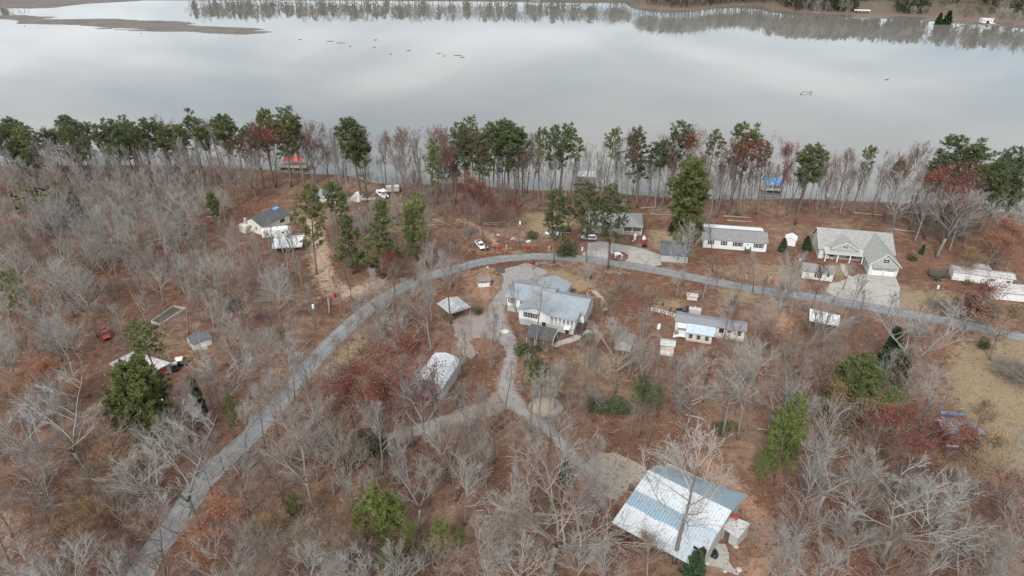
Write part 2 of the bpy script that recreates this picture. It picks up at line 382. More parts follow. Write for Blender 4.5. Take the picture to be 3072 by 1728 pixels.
m, N, L, B = newmat('leaf_litter_ground')
nb = noise(N, L, 0.045, 4, 0.55); nm = noise(N, L, 0.35, 5, 0.65); nf = noise(N, L, 3.2, 5, 0.75); nv = noise(N, L, 1.1, 5, 0.7)
lit = ramp(N, L, nf, [(0.30, (.055, .033, .027)), (0.44, (.150, .075, .052)), (0.56, (.25, .130, .088)), (0.68, (.37, .225, .155))])
lit2 = ramp(N, L, nv, [(0.30, (.085, .055, .042)), (0.52, (.165, .090, .062)), (0.72, (.24, .165, .12))])
lit = mixc(N, L, 0.55, lit, lit2)
nk = noise(N, L, 0.62, 6, 0.78, dist=.6); nq = noise(N, L, 1.9, 5, 0.8)
lit = mixc(N, L, ramp(N, L, nk, [(.36, (1, 1, 1)), (.47, (0, 0, 0))]), lit, (.075, .045, .035))
lit = mixc(N, L, math_(N, L, 'MULTIPLY', ramp(N, L, nq, [(.56, (0, 0, 0)), (.66, (1, 1, 1))]), .7), lit, (.30, .19, .14))
lit = mixc(N, L, math_(N, L, 'MULTIPLY', ramp(N, L, noise(N, L, 2.6, 4, .8), [(.64, (0, 0, 0)), (.70, (1, 1, 1))]), .6), lit, (.40, .33, .28))
bare_ = ramp(N, L, nm, [(0.3, (.20, .145, .11)), (0.7, (.34, .245, .185))])
f1 = ramp(N, L, math_(N, L, 'ADD', math_(N, L, 'MULTIPLY', nb, 0.6), math_(N, L, 'MULTIPLY', nm, 0.4)), [(0.47, (0, 0, 0)), (0.60, (1, 1, 1))])
lit = mixc(N, L, math_(N, L, 'MULTIPLY', f1, 0.78), lit, bare_)
lit = mixc(N, L, 1.0, lit, ramp(N, L, noise(N, L, .03, 4, .6), [(.36, (.66, .62, .58)), (.62, (1.0, .95, .90))]), 'MULTIPLY')  # broad darker zones: grey-brown litter, with brush shadow also put into the colour
at = N.new('ShaderNodeAttribute'); at.attribute_name = 'cover'; sp = N.new('ShaderNodeSeparateColor'); L.new(at.outputs['Color'], sp.inputs[0])
def cover(ch, thr=0.5):
    s = math_(N, L, 'ADD', sp.outputs[ch], math_(N, L, 'MULTIPLY', math_(N, L, 'SUBTRACT', nk, 0.5), 2.6))
    s = math_(N, L, 'ADD', s, math_(N, L, 'MULTIPLY', math_(N, L, 'SUBTRACT', nq, 0.5), 1.6))
    return math_(N, L, 'MULTIPLY', ramp(N, L, s, [(0.38, (0, 0, 0)), (0.95, (1, 1, 1))]), 0.85)
grass = mixc(N, L, ramp(N, L, nm, [(.4, (0, 0, 0)), (.65, (1, 1, 1))]), ramp(N, L, nf, [(.3, (.23, .165, .10)), (.7, (.36, .28, .185))]), ramp(N, L, nf, [(.3, (.17, .135, .07)), (.7, (.30, .24, .135))]))
clay = mixc(N, L, nv, ramp(N, L, nf, [(.3, (.26, .125, .075)), (.7, (.42, .24, .155))]), (.40, .25, .17))
sand = ramp(N, L, nv, [(.3, (.34, .23, .155)), (.7, (.54, .41, .30))])
c = mixc(N, L, cover(0), lit, grass); c = mixc(N, L, cover(1), c, clay); c = mixc(N, L, cover(2), c, sand)
# bank: wet clay below the leaf line
gp = N.new('ShaderNodeNewGeometry'); sz = N.new('ShaderNodeSeparateXYZ'); L.new(gp.outputs['Position'], sz.inputs[0])
low = ramp(N, L, math_(N, L, 'ADD', math_(N, L, 'MULTIPLY', sz.outputs[2], -0.28), math_(N, L, 'MULTIPLY', nv, 0.4)), [(0.56, (0, 0, 0)), (0.72, (1, 1, 1))])
c = mixc(N, L, low, c, ramp(N, L, nv, [(.35, (.24, .14, .095)), (.65, (.42, .28, .20))]))
# distant shore is meadow and litter in broad patches
fr = math_(N, L, 'GREATER_THAN', sz.outputs[1], 430)
mw = ramp(N, L, math_(N, L, 'ADD', sz.outputs[2], math_(N, L, 'MULTIPLY', nk, 1.2)), [(0.0, (.21, .135, .105)), (.35, (.16, .12, .098)), (.9, (.15, .125, .09)), (1.0, (.165, .14, .095))])
c = mixc(N, L, fr, c, mixc(N, L, noise(N, L, 0.05, 5, .65), mw, (.12, .095, .072)))
L.new(c, B.inputs['Base Color']); B.inputs['Roughness'].default_value = 0.95; B.inputs['Specular IOR Level'].default_value = 0.15
bump(N, L, B, math_(N, L, 'ADD', nf, math_(N, L, 'MULTIPLY', nv, 2.0)), 0.7, 0.22)
me.materials.append(m)

# ---- lake
m, N, L, B = newmat('lake_water')
nb = noise(N, L, 0.006, 3, 0.5)
L.new(ramp(N, L, nb, [(.35, (.165, .153, .134)), (.65, (.19, .178, .158))]), B.inputs['Base Color'])
B.inputs['Roughness'].default_value = 0.035; B.inputs['IOR'].default_value = 1.333; B.inputs['Specular IOR Level'].default_value = 0.5
tcn = N.new('ShaderNodeTexCoord'); mp = N.new('ShaderNodeMapping'); L.new(tcn.outputs['Object'], mp.inputs[0]); mp.inputs['Scale'].default_value = (1.0, 0.35, 1)
w1 = noise(N, L, 0.5, 3, .5, mp.outputs[0]); bump(N, L, B, w1, 0.05, 0.05)
wm = MB(); wm.poly([(-3500, 100, WATER_Z), (3500, 100, WATER_Z), (3500, 1500, WATER_Z), (-3500, 1500, WATER_Z)])
lake = wm.build('lake', m); lake['kind'] = 'structure'

# ---- mud banks standing just out of the water
def mud(name, pix, inner, amp, seed, res, hmax=0.28):
    pts = [tuple(G(u, v, WATER_Z)[:2]) for u, v in pix]
    xs = [p[0] for p in pts]; ys = [p[1] for p in pts]
    ax = np.arange(min(xs) - 10, max(xs) + 10, res); ay = np.arange(min(ys) - 10, max(ys) + 10, res)
    XX, YY = np.meshgrid(ax, ay); d = poly_sd(XX, YY, pts)
    rs = np.random.RandomState(seed); nz = np.zeros(XX.shape)
    for k in range(5):
        fr_ = 0.035 * 2 ** k
        a1, a2, p1, p2 = rs.uniform(.5, 1.5, 4); nz += (np.sin(XX * fr_ * a1 * .45 + p1 * 9 + 2 * np.sin(YY * fr_ * .7 + p2 * 5)) * np.cos(YY * fr_ * a2 * 1.6 + p2 * 7)) / 1.7 ** k
    Zz = WATER_Z + np.clip(d / inner, -1, 1) * hmax + nz * amp * (1 + 1.2 * (np.abs(d) < inner))
    Zz = np.maximum(Zz, WATER_Z - 0.5)
    me = bpy.data.meshes.new(name); ny_, nx_ = XX.shape; me.vertices.add(ny_ * nx_)
    me.vertices.foreach_set('co', np.stack([XX, YY, Zz], -1).astype(np.float32).ravel())
    ii = np.arange(ny_ * nx_).reshape(ny_, nx_); q = np.stack([ii[:-1, :-1], ii[:-1, 1:], ii[1:, 1:], ii[1:, :-1]], -1).reshape(-1, 4)
    me.loops.add(q.size); me.loops.foreach_set('vertex_index', q.ravel().astype(np.int32))
    me.polygons.add(len(q)); me.polygons.foreach_set('loop_start', np.arange(0, q.size, 4, dtype=np.int32)); me.update(calc_edges=True)
    o = bpy.data.objects.new(name, me); col.objects.link(o); o['kind'] = 'structure'; me.materials.append(MUD); return o
MUD, N, L, B = newmat('mud_flat')
L.new(mixc(N, L, 0.5, ramp(N, L, noise(N, L, .05, 5, .7), [(.35, (.075, .062, .052)), (.65, (.17, .135, .108))]), ramp(N, L, noise(N, L, .5, 4, .7), [(.35, (.065, .054, .046)), (.65, (.15, .12, .098))])), B.inputs['Base Color'])
B.inputs['Roughness'].default_value = .8
mud('mud_bank', [(-60, 42), (60, 46), (130, 52), (230, 56), (310, 52), (400, 56), (480, 62), (560, 68), (640, 76), (720, 86), (800, 94), (860, 101), (800, 104), (720, 110), (600, 104), (500, 96), (400, 92), (280, 86), (200, 78), (100, 70), (-60, 58)], 9, 0.16, 3, 2.2)
mud('mud_point', [(-200, 24), (0, 24), (90, 26), (170, 23), (230, 15), (280, 10), (380, 4), (460, -1), (460, -9), (-200, -9)], 8, 0.05, 7, 4)

# ================================================================== ROADS AND DRIVEWAYS
def catmull(pts, n=8):
    out = []; p = [pts[0]] + list(pts) + [pts[-1]]
    for i in range(1, len(p) - 2):
        for k in range(n):
            t = k / n; a, b, c, d = [np.array(q, float) for q in p[i - 1:i + 3]]
            out.append(tuple(0.5 * ((2 * b) + (c - a) * t + (2 * a - 5 * b + 4 * c - d) * t * t + (3 * b - a - 3 * c + d) * t ** 3)))
    out.append(tuple(p[-1])); return out
def strip(name, pts, wid, z, mat, rag=0.12, seed=0, lab=None):
    """a sheet along a centre line; wid is a number or one per point"""
    rr = random.Random(seed)
    if not hasattr(wid, '__len__'): wid = [wid] * len(pts)
    cl = catmull([(p[0], p[1], w_) for p, w_ in zip(pts, wid)], 10)
    mb = MB(); K = 8; vals = []
    for i, (x, y, w_) in enumerate(cl):
        a = cl[max(i - 1, 0)]; b = cl[min(i + 1, len(cl) - 1)]; dx, dy = b[0] - a[0], b[1] - a[1]; l = math.hypot(dx, dy) + 1e-9
        nx_, ny_ = -dy / l, dx / l
        for k in range(K + 1):
            s_ = (k / K * 2 - 1); off = s_ * w_ / 2
            if k in (0, K): off += rr.uniform(-rag, rag)
            px_, py_ = x + nx_ * off, y + ny_ * off
            mb.v.append((px_, py_, gz(px_, py_) + z)); vals.append(s_)
    for i in range(len(cl) - 1):
        for k in range(K):
            b = i * (K + 1) + k; mb.face((b, b + K + 1, b + K + 2, b + 1))
    o = mb.build(name, mat, fix=False); o['kind'] = 'structure'
    a = o.data.attributes.new('across', 'FLOAT', 'POINT'); a.data.foreach_set('value', vals)
    if o.data.polygons[0].normal.z < 0: o.data.flip_normals()
    return o
def sheet(name, pts, z, mat, rag=0.25, seed=0, step=1.2):
    rr = random.Random(seed); out = []
    n = len(pts)
    for i in range(n):
        a, b = Vector(pts[i]), Vector(pts[(i + 1) % n]); k = max(1, int((b - a).length / step))
        for j in range(k):
            p = a.lerp(b, j / k); out.append((p.x + rr.uniform(-rag, rag), p.y + rr.uniform(-rag, rag), z))
    mb = MB(); mb.poly(out); o = mb.build(name, mat, fix=False); o['kind'] = 'structure'
    if o.data.polygons[0].normal.z < 0: o.data.flip_normals()
    return o
m, N, L, B = newmat('old_asphalt')
at = N.new('ShaderNodeAttribute'); at.attribute_name = 'across'
nf = noise(N, L, 6, 4, .7); nm = noise(N, L, .35, 5, .65)
base = mixc(N, L, nm, ramp(N, L, nf, [(.3, (.15, .15, .15)), (.7, (.235, .235, .235))]), (.205, .205, .207))
mid = math_(N, L, 'ABSOLUTE', math_(N, L, 'SUBTRACT', at.outputs['Fac'], math_(N, L, 'MULTIPLY_ADD', nm, .10)))
mf = ramp(N, L, mid, [(0.02, (1, 1, 1)), (0.17, (0, 0, 0))])
base = mixc(N, L, math_(N, L, 'MULTIPLY', mf, math_(N, L, 'MULTIPLY', nm, 1.0)), base, (.085, .09, .095))
edge = ramp(N, L, math_(N, L, 'ADD', math_(N, L, 'ABSOLUTE', at.outputs['Fac']), math_(N, L, 'MULTIPLY', math_(N, L, 'SUBTRACT', nf, .5), .5)), [(.84, (0, 0, 0)), (1.0, (1, 1, 1))])
base = mixc(N, L, math_(N, L, 'MULTIPLY', edge, .7), base, (.20, .14, .11))
tr_ = math_(N, L, 'ABSOLUTE', math_(N, L, 'SUBTRACT', math_(N, L, 'ABSOLUTE', at.outputs['Fac']), .48))
base = mixc(N, L, math_(N, L, 'MULTIPLY', ramp(N, L, tr_, [(.05, (1, 1, 1)), (.22, (0, 0, 0))]), .35), base, (.30, .30, .30))
pt = ramp(N, L, noise(N, L, .12, 3, .6), [(.56, (0, 0, 0)), (.60, (1, 1, 1))]); base = mixc(N, L, math_(N, L, 'MULTIPLY', pt, .35), base, (.13, .13, .132))
ck = N.new('ShaderNodeTexVoronoi'); ck.feature = 'DISTANCE_TO_EDGE'; ck.inputs['Scale'].default_value = .35; tq = N.new('ShaderNodeTexCoord'); L.new(tq.outputs['Object'], ck.inputs['Vector'])
base = mixc(N, L, math_(N, L, 'MULTIPLY', math_(N, L, 'LESS_THAN', ck.outputs['Distance'], .025), .6), base, (.08, .08, .08))
L.new(base, B.inputs['Base Color']); B.inputs['Roughness'].default_value = .9; bump(N, L, B, nf, .3, .03)
ASPH = m
def gravel(name, a, b, leaf, lc=(.17, .10, .07)):
    m, N, L, B = newmat(name)
    nf = noise(N, L, 5, 4, .75); nm = noise(N, L, .5, 5, .7)
    c = mixc(N, L, nm, ramp(N, L, nf, [(.3, a), (.7, b)]), tuple((x + y) / 2 for x, y in zip(a, b)))
    ed = N.new('ShaderNodeAttribute'); ed.attribute_name = 'across'
    ee = math_(N, L, 'MULTIPLY', math_(N, L, 'POWER', math_(N, L, 'ABSOLUTE', ed.outputs['Fac']), 4), .16)
    lf = ramp(N, L, math_(N, L, 'ADD', ee, math_(N, L, 'ADD', math_(N, L, 'MULTIPLY', noise(N, L, 1.6, 5, .8), .6), math_(N, L, 'MULTIPLY', nm, .5))), [(.56, (0, 0, 0)), (.66, (1, 1, 1))])
    c = mixc(N, L, math_(N, L, 'MULTIPLY', lf, leaf), c, lc)
    L.new(c, B.inputs['Base Color']); B.inputs['Roughness'].default_value = .95; bump(N, L, B, nf, .4, .05); return m
M['gravel'] = gravel('grey_gravel', (.19, .175, .165), (.33, .315, .30), .85)
M['gravel_leafy'] = gravel('leafy_gravel', (.19, .155, .135), (.31, .26, .23), .8)
M['conc_drive'] = gravel('stained_concrete', (.27, .255, .23), (.42, .40, .365), .7)
M['pad'] = gravel('leafy_old_slab', (.20, .16, .12), (.36, .30, .22), .95)
road_px = [(3500, 1110), (3250, 1055), (3072, 1014), (2862, 968), (2671, 933), (2492, 900), (2266, 868), (2087, 834), (1955, 808), (1836, 788), (1745, 776), (1660, 770), (1590, 770), (1510, 776), (1440, 787), (1380, 803), (1290, 828),
           (1192, 870), (1109, 924), (1018, 1004), (930, 1095), (855, 1190), (800, 1250), (747, 1313), (680, 1372), (596, 1462), (537, 1555), (470, 1640), (420, 1728), (360, 1850)]
road = strip('road', S(road_px), 4.7, 0.03, ASPH, 0.15, 1)
drv = [(1500, 10), (1330, 100), (1270, 170), (1215, 230), (1170, 320), (1185, 430), (1255, 550), (1290, 650), (1262, 780), (1240, 900), (1290, 1010), (1420, 1120), (1570, 1240), (1700, 1380), (1830, 1500), (1930, 1560)]
strip('gravel_driveway', C('m2', drv), [10, 8, 5, 4.6, 5, 5.5, 4.6, 3.4, 3.4, 4.5, 5, 3.2, 2.8, 2.4, 2.2, 2.2], 0.015, M['gravel'], 0.35, 2)
strip('gravel_lane', C('m2', [(1240, 960), (1130, 1060), (950, 1110), (800, 1160), (650, 1215), (420, 1275), (200, 1335), (0, 1370), (-200, 1400)]), [5, 6, 5, 4, 4, 3.6, 3.6, 3.4, 3.2], 0.011, M['gravel_leafy'], 0.4, 3)
sheet('gravel_yard', C('m2', [(840, 400), (1000, 360), (1180, 380), (1220, 480), (1180, 560), (1040, 530), (960, 560), (1040, 650), (980, 700), (900, 640), (860, 520)]), 0.008, M['gravel_leafy'], .4, 4)
sheet('gravel_apron', C('m2', [(1190, 30), (1400, -30), (1400, 60), (1330, 130), (1250, 200), (1205, 160), (1230, 80)]), 0.021, M['gravel'], .3, 5)
sheet('asphalt_patch', C('m2', [(1175, 12), (1235, 12), (1242, 45), (1210, 55), (1185, 40)]), 0.036, flat('dark_asphalt', (.07, .072, .075), .9), .15, 6)
sheet('concrete_driveway', [tuple(G(1580 + x / 5.367, 660 + y / 5.367)[:2]) for x, y in [(960, 370), (1200, 345), (1700, 420), (2000, 500), (2150, 560), (2165, 720), (2000, 750), (1780, 712), (1560, 680), (1640, 610), (1560, 540), (1330, 520), (1315, 645), (1100, 615), (880, 575), (960, 490)]], 0.012, M['conc_drive'], .12, 7)
sheet('garage_driveway', C('m3', [(1250, 90), (1330, 55), (1480, 60), (1610, 78), (1640, 160), (1640, 335), (1560, 325), (1400, 275), (1180, 240), (1080, 185), (1110, 130)]), 0.012, M['conc_drive'], .12, 8)
strip('garden_path', C('c3', [(1200, 1225), (1215, 1270), (1240, 1320), (1290, 1360)]), 1.6, 0.02, M['conc_drive'], .05, 9)
sheet('barn_slab', C('b2', [(1950, 510), (2100, 530), (2290, 630), (2280, 720), (2180, 760), (2080, 880), (1950, 850), (1880, 700), (1840, 580)]), 0.014, M['pad'], .4, 10)
strip('curved_walkway', C('m2', [(1900, 180), (1960, 240), (1990, 330)]), 1.6, 0.02, M['conc_drive'], .05, 11)
strip('patio_walk', C('m2', [(1880, 485), (1820, 515), (1740, 550), (1640, 580), (1600, 600)]), 2.2, 0.02, M['conc_drive'], .1, 12)
M['bark_shaded'] = randcol('shaded_bark', [(0, (.15, .135, .12)), (.5, (.21, .19, .17)), (1, (.17, .15, .13))], 0.9, 0.8, 0.35)  # darker trunk bark: the shade on lower trunks is put into the colour
# ================================================================== TREES
def rnd_perp(rr, d):
    a = Vector((rr.gauss(0, 1), rr.gauss(0, 1), rr.gauss(0, 1))); a -= d * a.dot(d)
    return a.normalized() if a.length > 1e-4 else d.orthogonal().normalized()
def limb(rr, p, d, ln, segs, wob, upb):
    pts = [p.copy()]; d = d.copy()
    for i in range(segs):
        d = (d + rnd_perp(rr, d) * wob + Vector((0, 0, upb))).normalized(); p = p + d * (ln / segs); pts.append(p.copy())
    return pts, d
def at_(pts, t):
    f = t * (len(pts) - 1); i = min(int(f), len(pts) - 2); q = f - i
    return pts[i].lerp(pts[i + 1], q), (pts[i + 1] - pts[i]).normalized()
def gen_bare(seed, h=18.0, n1=13, n2=6, n3=4, n4=3, spread=1.0, start=0.38, tr=0.024, crown=0.40, upb=0.10, fork=False):
    """returns trunk MB, crown MB, tip points"""
    rr = random.Random(seed); T = MB(); K = MB(); tips = []
    r0 = h * 0.0105 + 0.04
    stems = []
    if fork:
        base, d = limb(rr, Vector((0, 0, -0.3)), Vector((rr.uniform(-.05, .05), rr.uniform(-.05, .05), 1)), h * 0.3, 4, .04, .02)
        T.tube(base, [r0 * 1.35, r0 * 1.15, r0 * 1.05, r0, r0 * .95], 7)
        a0 = rr.uniform(0, 6.28); k = rr.choice((2, 3))
        for j in range(k):
            a = a0 + j * 6.28 / k; dd = (Vector((math.cos(a), math.sin(a), 0)) * .42 * spread + Vector((0, 0, 1))).normalized()
            s, _ = limb(rr, base[-1], dd, h * 0.66 * rr.uniform(.85, 1), 7, .11, .05)
            stems.append((s, r0 * .7, 0.12, n1 // k + 2))
    else:
        s, _ = limb(rr, Vector((0, 0, -0.3)), Vector((rr.uniform(-.05, .05), rr.uniform(-.05, .05), 1)), h * .95, 9, .05, .03)
        stems.append((s, r0, start, n1))
    for s, r, st, cnt in stems:
        k = len(s); T.tube(s, [max(r * (1 - .92 * (i / (k - 1)) ** .9), .02) for i in range(k)], 6)
        for i in range(cnt):
            t = st + (0.97 - st) * ((i + rr.random() * .8) / cnt); p, d = at_(s, t)
            ang = rr.uniform(0, 6.28) + i * 2.4; side = Vector((math.cos(ang), math.sin(ang), 0))
            rel = (t - st) / (1 - st + 1e-6)
            ln = h * crown * (0.75 + .45 * math.sin(math.pi * min(1, rel * .8 + .25))) * (1 - .55 * rel) * rr.uniform(.75, 1.2) * (spread ** .5)
            up = 0.35 + .75 * rel
            d1 = (side * spread + Vector((0, 0, up + .30))).normalized()
            l1, _ = limb(rr, p, d1, ln, 6, .12, upb); r1 = max(r * (1 - .85 * t) * .62, .042)
            K.tube(l1, [max(r1 * (1 - .8 * j / 6), .024) for j in range(7)], 5, False)
            for a in range(n2):
                t2 = .22 + .76 * (a + rr.random()) / n2; p2, dd = at_(l1, t2)
                d2 = (dd + rnd_perp(rr, dd) * .62 + Vector((0, 0, .22))).normalized()
                ln2 = ln * .50 * (1.2 - .6 * t2) * rr.uniform(.7, 1.3)
                l2, _ = limb(rr, p2, d2, ln2, 4, .13, .06); r2 = max(r1 * .4, .024)
                K.tube(l2, [max(r2 * (1 - .6 * j / 4), tr * .8) for j in range(5)], 3, False)
                for b in range(n3):
                    t3 = .2 + .8 * (b + rr.random()) / n3; p3, d3 = at_(l2, min(t3, .99))
                    d4 = (d3 + rnd_perp(rr, d3) * .58 + Vector((0, 0, .15))).normalized()
                    ln3 = ln2 * .55 * rr.uniform(.7, 1.3)
                    l3, _ = limb(rr, p3, d4, ln3, 2, .12, .04); K.tube(l3, [tr, tr * .8, tr * .5], 3, False)
                    tips.append(l3[-1]); tips.append(l3[1])
                    for c_ in range(n4):
                        p4, d5 = at_(l3, rr.uniform(.2, .98)); d6 = (d5 + rnd_perp(rr, d5) * .55).normalized()
                        e = p4 + d6 * ln3 * rr.uniform(.4, .8)
                        K.tube([p4, e], [tr * .7, tr * .35], 3, False)
    return T, K, tips
def leafquad(mb, rr, p, s):
    n = Vector((rr.gauss(0, 1), rr.gauss(0, 1), rr.gauss(0, 1) + .6)).normalized(); x = n.orthogonal().normalized() * s; y = n.cross(x)
    a = rr.uniform(0, 6.28); x, y = x * math.cos(a) + y * math.sin(a), y * math.cos(a) - x * math.sin(a)
    b = len(mb.v)
    for q in (-x * .9 - y * .3, x * .2 - y * .55, x * .9 + y * .2, -x * .1 + y * .6): mb.v.append(tuple(p + q))
    mb.face((b, b + 1, b + 2, b + 3))
def leaves(tips, seed, per=3, size=.17, jit=.45, keep=1.0):
    rr = random.Random(seed); mb = MB()
    for t in tips:
        if rr.random() > keep: continue
        for k in range(per): leafquad(mb, rr, t + Vector((rr.gauss(0, jit), rr.gauss(0, jit), rr.gauss(0, jit * .8))), size * rr.uniform(.6, 1.3))
    return mb
def tuft(mb, rr, p, s, n=11, up=.5, wd=.11):
    for k in range(n):
        d = Vector((rr.gauss(0, 1), rr.gauss(0, 1), rr.gauss(0, .8) + up)).normalized(); x = rnd_perp(rr, d) * s * wd
        q = p + d * s * rr.uniform(.75, 1.15); b = len(mb.v)
        mb.v += [tuple(p - x), tuple(p + x), tuple(q + x * .7), tuple(q - x * .7)]; mb.face((b, b + 1, b + 2, b + 3))
def gen_pine(seed, h=24., cb=.5, rad=.17, n1=26, dense=1.0, ts=.55, layered=False, cone=False):
    """tall bare trunk with a rounded, ragged crown of needle tufts"""
    rr = random.Random(seed); T = MB(); K = MB(); r0 = h * .0105 + .05
    s, _ = limb(rr, Vector((0, 0, -.3)), Vector((rr.uniform(-.03, .03), rr.uniform(-.03, .03), 1)), h * .985, 9, .025, .03)
    T.tube(s, [max(r0 * (1 - .85 * i / 9), .04) for i in range(10)], 7)
    for i in range(rr.randint(3, 7)):                       # dead stubs under the crown
        p, d = at_(s, rr.uniform(cb * .55, cb)); a = rr.uniform(0, 6.28)
        l, _ = limb(rr, p, Vector((math.cos(a), math.sin(a), .15)), h * rr.uniform(.02, .06), 2, .15, 0); T.tube(l, [.04, .03, .015], 3, False)
    for i in range(n1):
        rel = (i + rr.random() * .9) / n1; t = cb + (.985 - cb) * rel; p, d = at_(s, t)
        a = i * 2.4 + rr.uniform(-.5, .5)
        if cone: prof = (1 - rel) ** .8 + .08
        elif layered: prof = (1 - rel * .75) * (1.0 if i % 5 < 2 else .55)
        else: prof = math.sin(math.pi * min(1, .22 + .72 * rel)) ** .7 * (1.0 if rel > .25 else .8)
        ln = h * rad * prof * rr.uniform(.7, 1.25)
        d1 = Vector((math.cos(a), math.sin(a), (.12 if layered else .28) + .55 * rel)).normalized()
        l1, _ = limb(rr, p, d1, ln, 5, .13, .05); T.tube(l1, [max(.07 * (1 - .75 * j / 5) * h / 24, .02) for j in range(6)], 4, False)
        ns = max(3, int(ln * 1.9 * dense))
        for a2 in range(ns):
            t2 = .28 + .72 * (a2 + rr.random()) / ns; p2, dd = at_(l1, min(t2, .99))
            d2 = (dd * .5 + rnd_perp(rr, dd) * .8 + Vector((0, 0, .18))).normalized(); l2 = ln * .30 * rr.uniform(.5, 1.1) * (1.2 - .4 * t2) + .3
            e = p2 + d2 * l2; K_ = T.tube([p2, e], [.028, .014], 3, False)
            for k in range(max(2, int(l2 * 2.2 * dense))):
                q = p2.lerp(e, rr.uniform(.35, 1.05)) + Vector((rr.gauss(0, .14), rr.gauss(0, .14), rr.gauss(0, .12)))
                tuft(K, rr, q, ts * rr.uniform(.75, 1.25), 11)
        tuft(K, rr, l1[-1], ts, 12)
    return T, K
def gen_cedar(seed, h=8., rad=.22):
    rr = random.Random(seed); T = MB(); K = MB()
    T.tube([(0, 0, -.2), (0, 0, h * .95)], [h * .02, .03], 6)
    n = 520
    for i in range(n):
        rel = rr.random() ** .8; z = h * (.04 + .95 * rel); rmax = h * rad * (1 - rel) ** .75 * (1 + .15 * math.sin(z * 3)); a = rr.uniform(0, 6.28); r = rmax * rr.uniform(.55, 1.08)
        tuft(K, rr, Vector((math.cos(a) * r, math.sin(a) * r, z)), h * .06 + .12, 7, .5, .25)
    return T, K
def gen_bush(seed, r=1.5, leaf=.12, n=700):
    rr = random.Random(seed); T = MB(); K = MB()
    for i in range(12):
        a = rr.uniform(0, 6.28); l, _ = limb(rr, Vector((0, 0, -.1)), Vector((math.cos(a) * .6, math.sin(a) * .6, 1)), r * 1.1, 3, .2, 0); T.tube(l, [.035, .025, .018, .01], 3, False)
    lobes = [(rr.uniform(-.5, .5) * r, rr.uniform(-.5, .5) * r, rr.uniform(.4, .9) * r, r * rr.uniform(.35, .6)) for _ in range(7)]
    for i in range(n):
        x, y, z, q = rr.choice(lobes); d = Vector((rr.gauss(0, 1), rr.gauss(0, 1), rr.gauss(0, 1))).normalized() * q * rr.uniform(.6, 1.1)
        leafquad(K, rr, Vector((x, y, z)) + d, leaf * rr.uniform(.7, 1.4))
    return T, K

PROTO = {}
def proto(key, T, tm, K, km, h, smooth=True):
    PROTO[key] = (T.mesh(key + '_trunk', tm, True), K.mesh(key + '_crown', km), h)
for i in range(7): T, K, _ = gen_bare(100 + i, 18, 13, 6, 4, 3, .80, .34, .017, .36, .10); proto('bare%d' % i, T, M['bark_pale' if i % 2 else 'bark_shaded'], K, M['twig'], 18)
for i in range(5): T, K, _ = gen_bare(120 + i, 16, 12, 6, 4, 3, .95, .28, .018, .35, .10, fork=True); proto('spread%d' % i, T, M['bark_pale' if i % 2 else 'bark_shaded'], K, M['twig'], 16)
for i in range(4): T, K, _ = gen_bare(140 + i, 18, 10, 5, 4, 3, .62, .45, .022, .28, .12); proto('slim%d' % i, T, M['bark_dark' if i < 2 else 'bark_pale'], K, M['twig'], 18)
for i in range(3): T, K, _ = gen_bare(160 + i, 15, 13, 5, 5, 3, .85, .3, .019, .38, .10); proto('brown%d' % i, T, M['bark_dark'], K, M['twig_brown'], 15)
for i in range(3): T, K, _ = gen_bare(170 + i, 8, 8, 5, 4, 2, .9, .2, .016); proto('sapling%d' % i, T, M['bark_pale'], K, M['twig'], 8)
def leafy(key, seed, mat, h, per, size, keep, spread=1.1, bark='bark_dark', jit=.45):
    T, K, tips = gen_bare(seed, h, 13, 6, 4, 1, spread, .35, .022, .42)
    T.mi = 0; b = len(T.v); T.v += K.v; T.f += [tuple(a + b for a in f) for f in K.f]; T.m += K.m
    Lf = leaves(tips, seed + 1, per, size, jit, keep); proto(key, T, M[bark], Lf, M[mat], h)
for i in range(3): leafy('redoak%d' % i, 200 + i, 'red_leaf', 16, 6, .165, .7)
for i in range(2): leafy('redthin%d' % i, 210 + i, 'red_leaf', 16, 4, .15, .30, .8)
for i in range(3): leafy('orange%d' % i, 220 + i, 'orange_leaf', 11, 9, .085, .85, 1.0, 'bark_pale', .38)
for i in range(3): leafy('tan%d' % i, 230 + i, 'tan_leaf', 10, 7, .085, .75, 1.0, 'bark_pale', .38)
for i in range(7): T, K = gen_pine(300 + i, 24, (.50, .38, .58, .44, .62, .48, .33)[i], (.165, .15, .19, .17, .16, .20, .14)[i], (32, 34, 24, 28, 26, 22, 34)[i], (1.6, 1.35, 1.5, 1.15, 1.6, 1.3, 1.45)[i], (.52, .48, .46, .54, .46, .52, .46)[i]); proto('pine%d' % i, T, M['pine_bark'], K, M['pine'], 24)
for i in range(2): T, K = gen_pine(310 + i, 24, .66, .13, 22, 1.2, .5); proto('toppine%d' % i, T, M['pine_bark'], K, M['pine'], 24)
for i in range(2): T, K = gen_pine(320 + i, 18, .34, .22, 38, 1.25, .45); proto('fullpine%d' % i, T, M['pine_bark'], K, M['pine'], 18)
T, K = gen_pine(325, 25, .16, .20, 74, 1.75, .5); proto('grandpine0', T, M['pine_bark'], K, M['pine'], 25)
T, K = gen_pine(326, 22, .14, .27, 84, 1.8, .5); proto('domepine0', T, M['pine_bark'], K, M['pine'], 22)
T, K = gen_pine(330, 24, .4, .17, 24, .8, .5, True); proto('layerpine0', T, M['pine_bark'], K, M['pine'], 24)
for i in range(3): T, K = gen_pine(340 + i, 11, .22, .24, 28, 1.6, .36); proto('youngpine%d' % i, T, M['pine_bark'], K, M['pine_bright'], 11)
for i in range(2): T, K = gen_pine(350 + i, 16, .10, .15, 44, 1.6, .45, False, True); proto('conepine%d' % i, T, M['pine_bark'], K, M['pine'], 16)
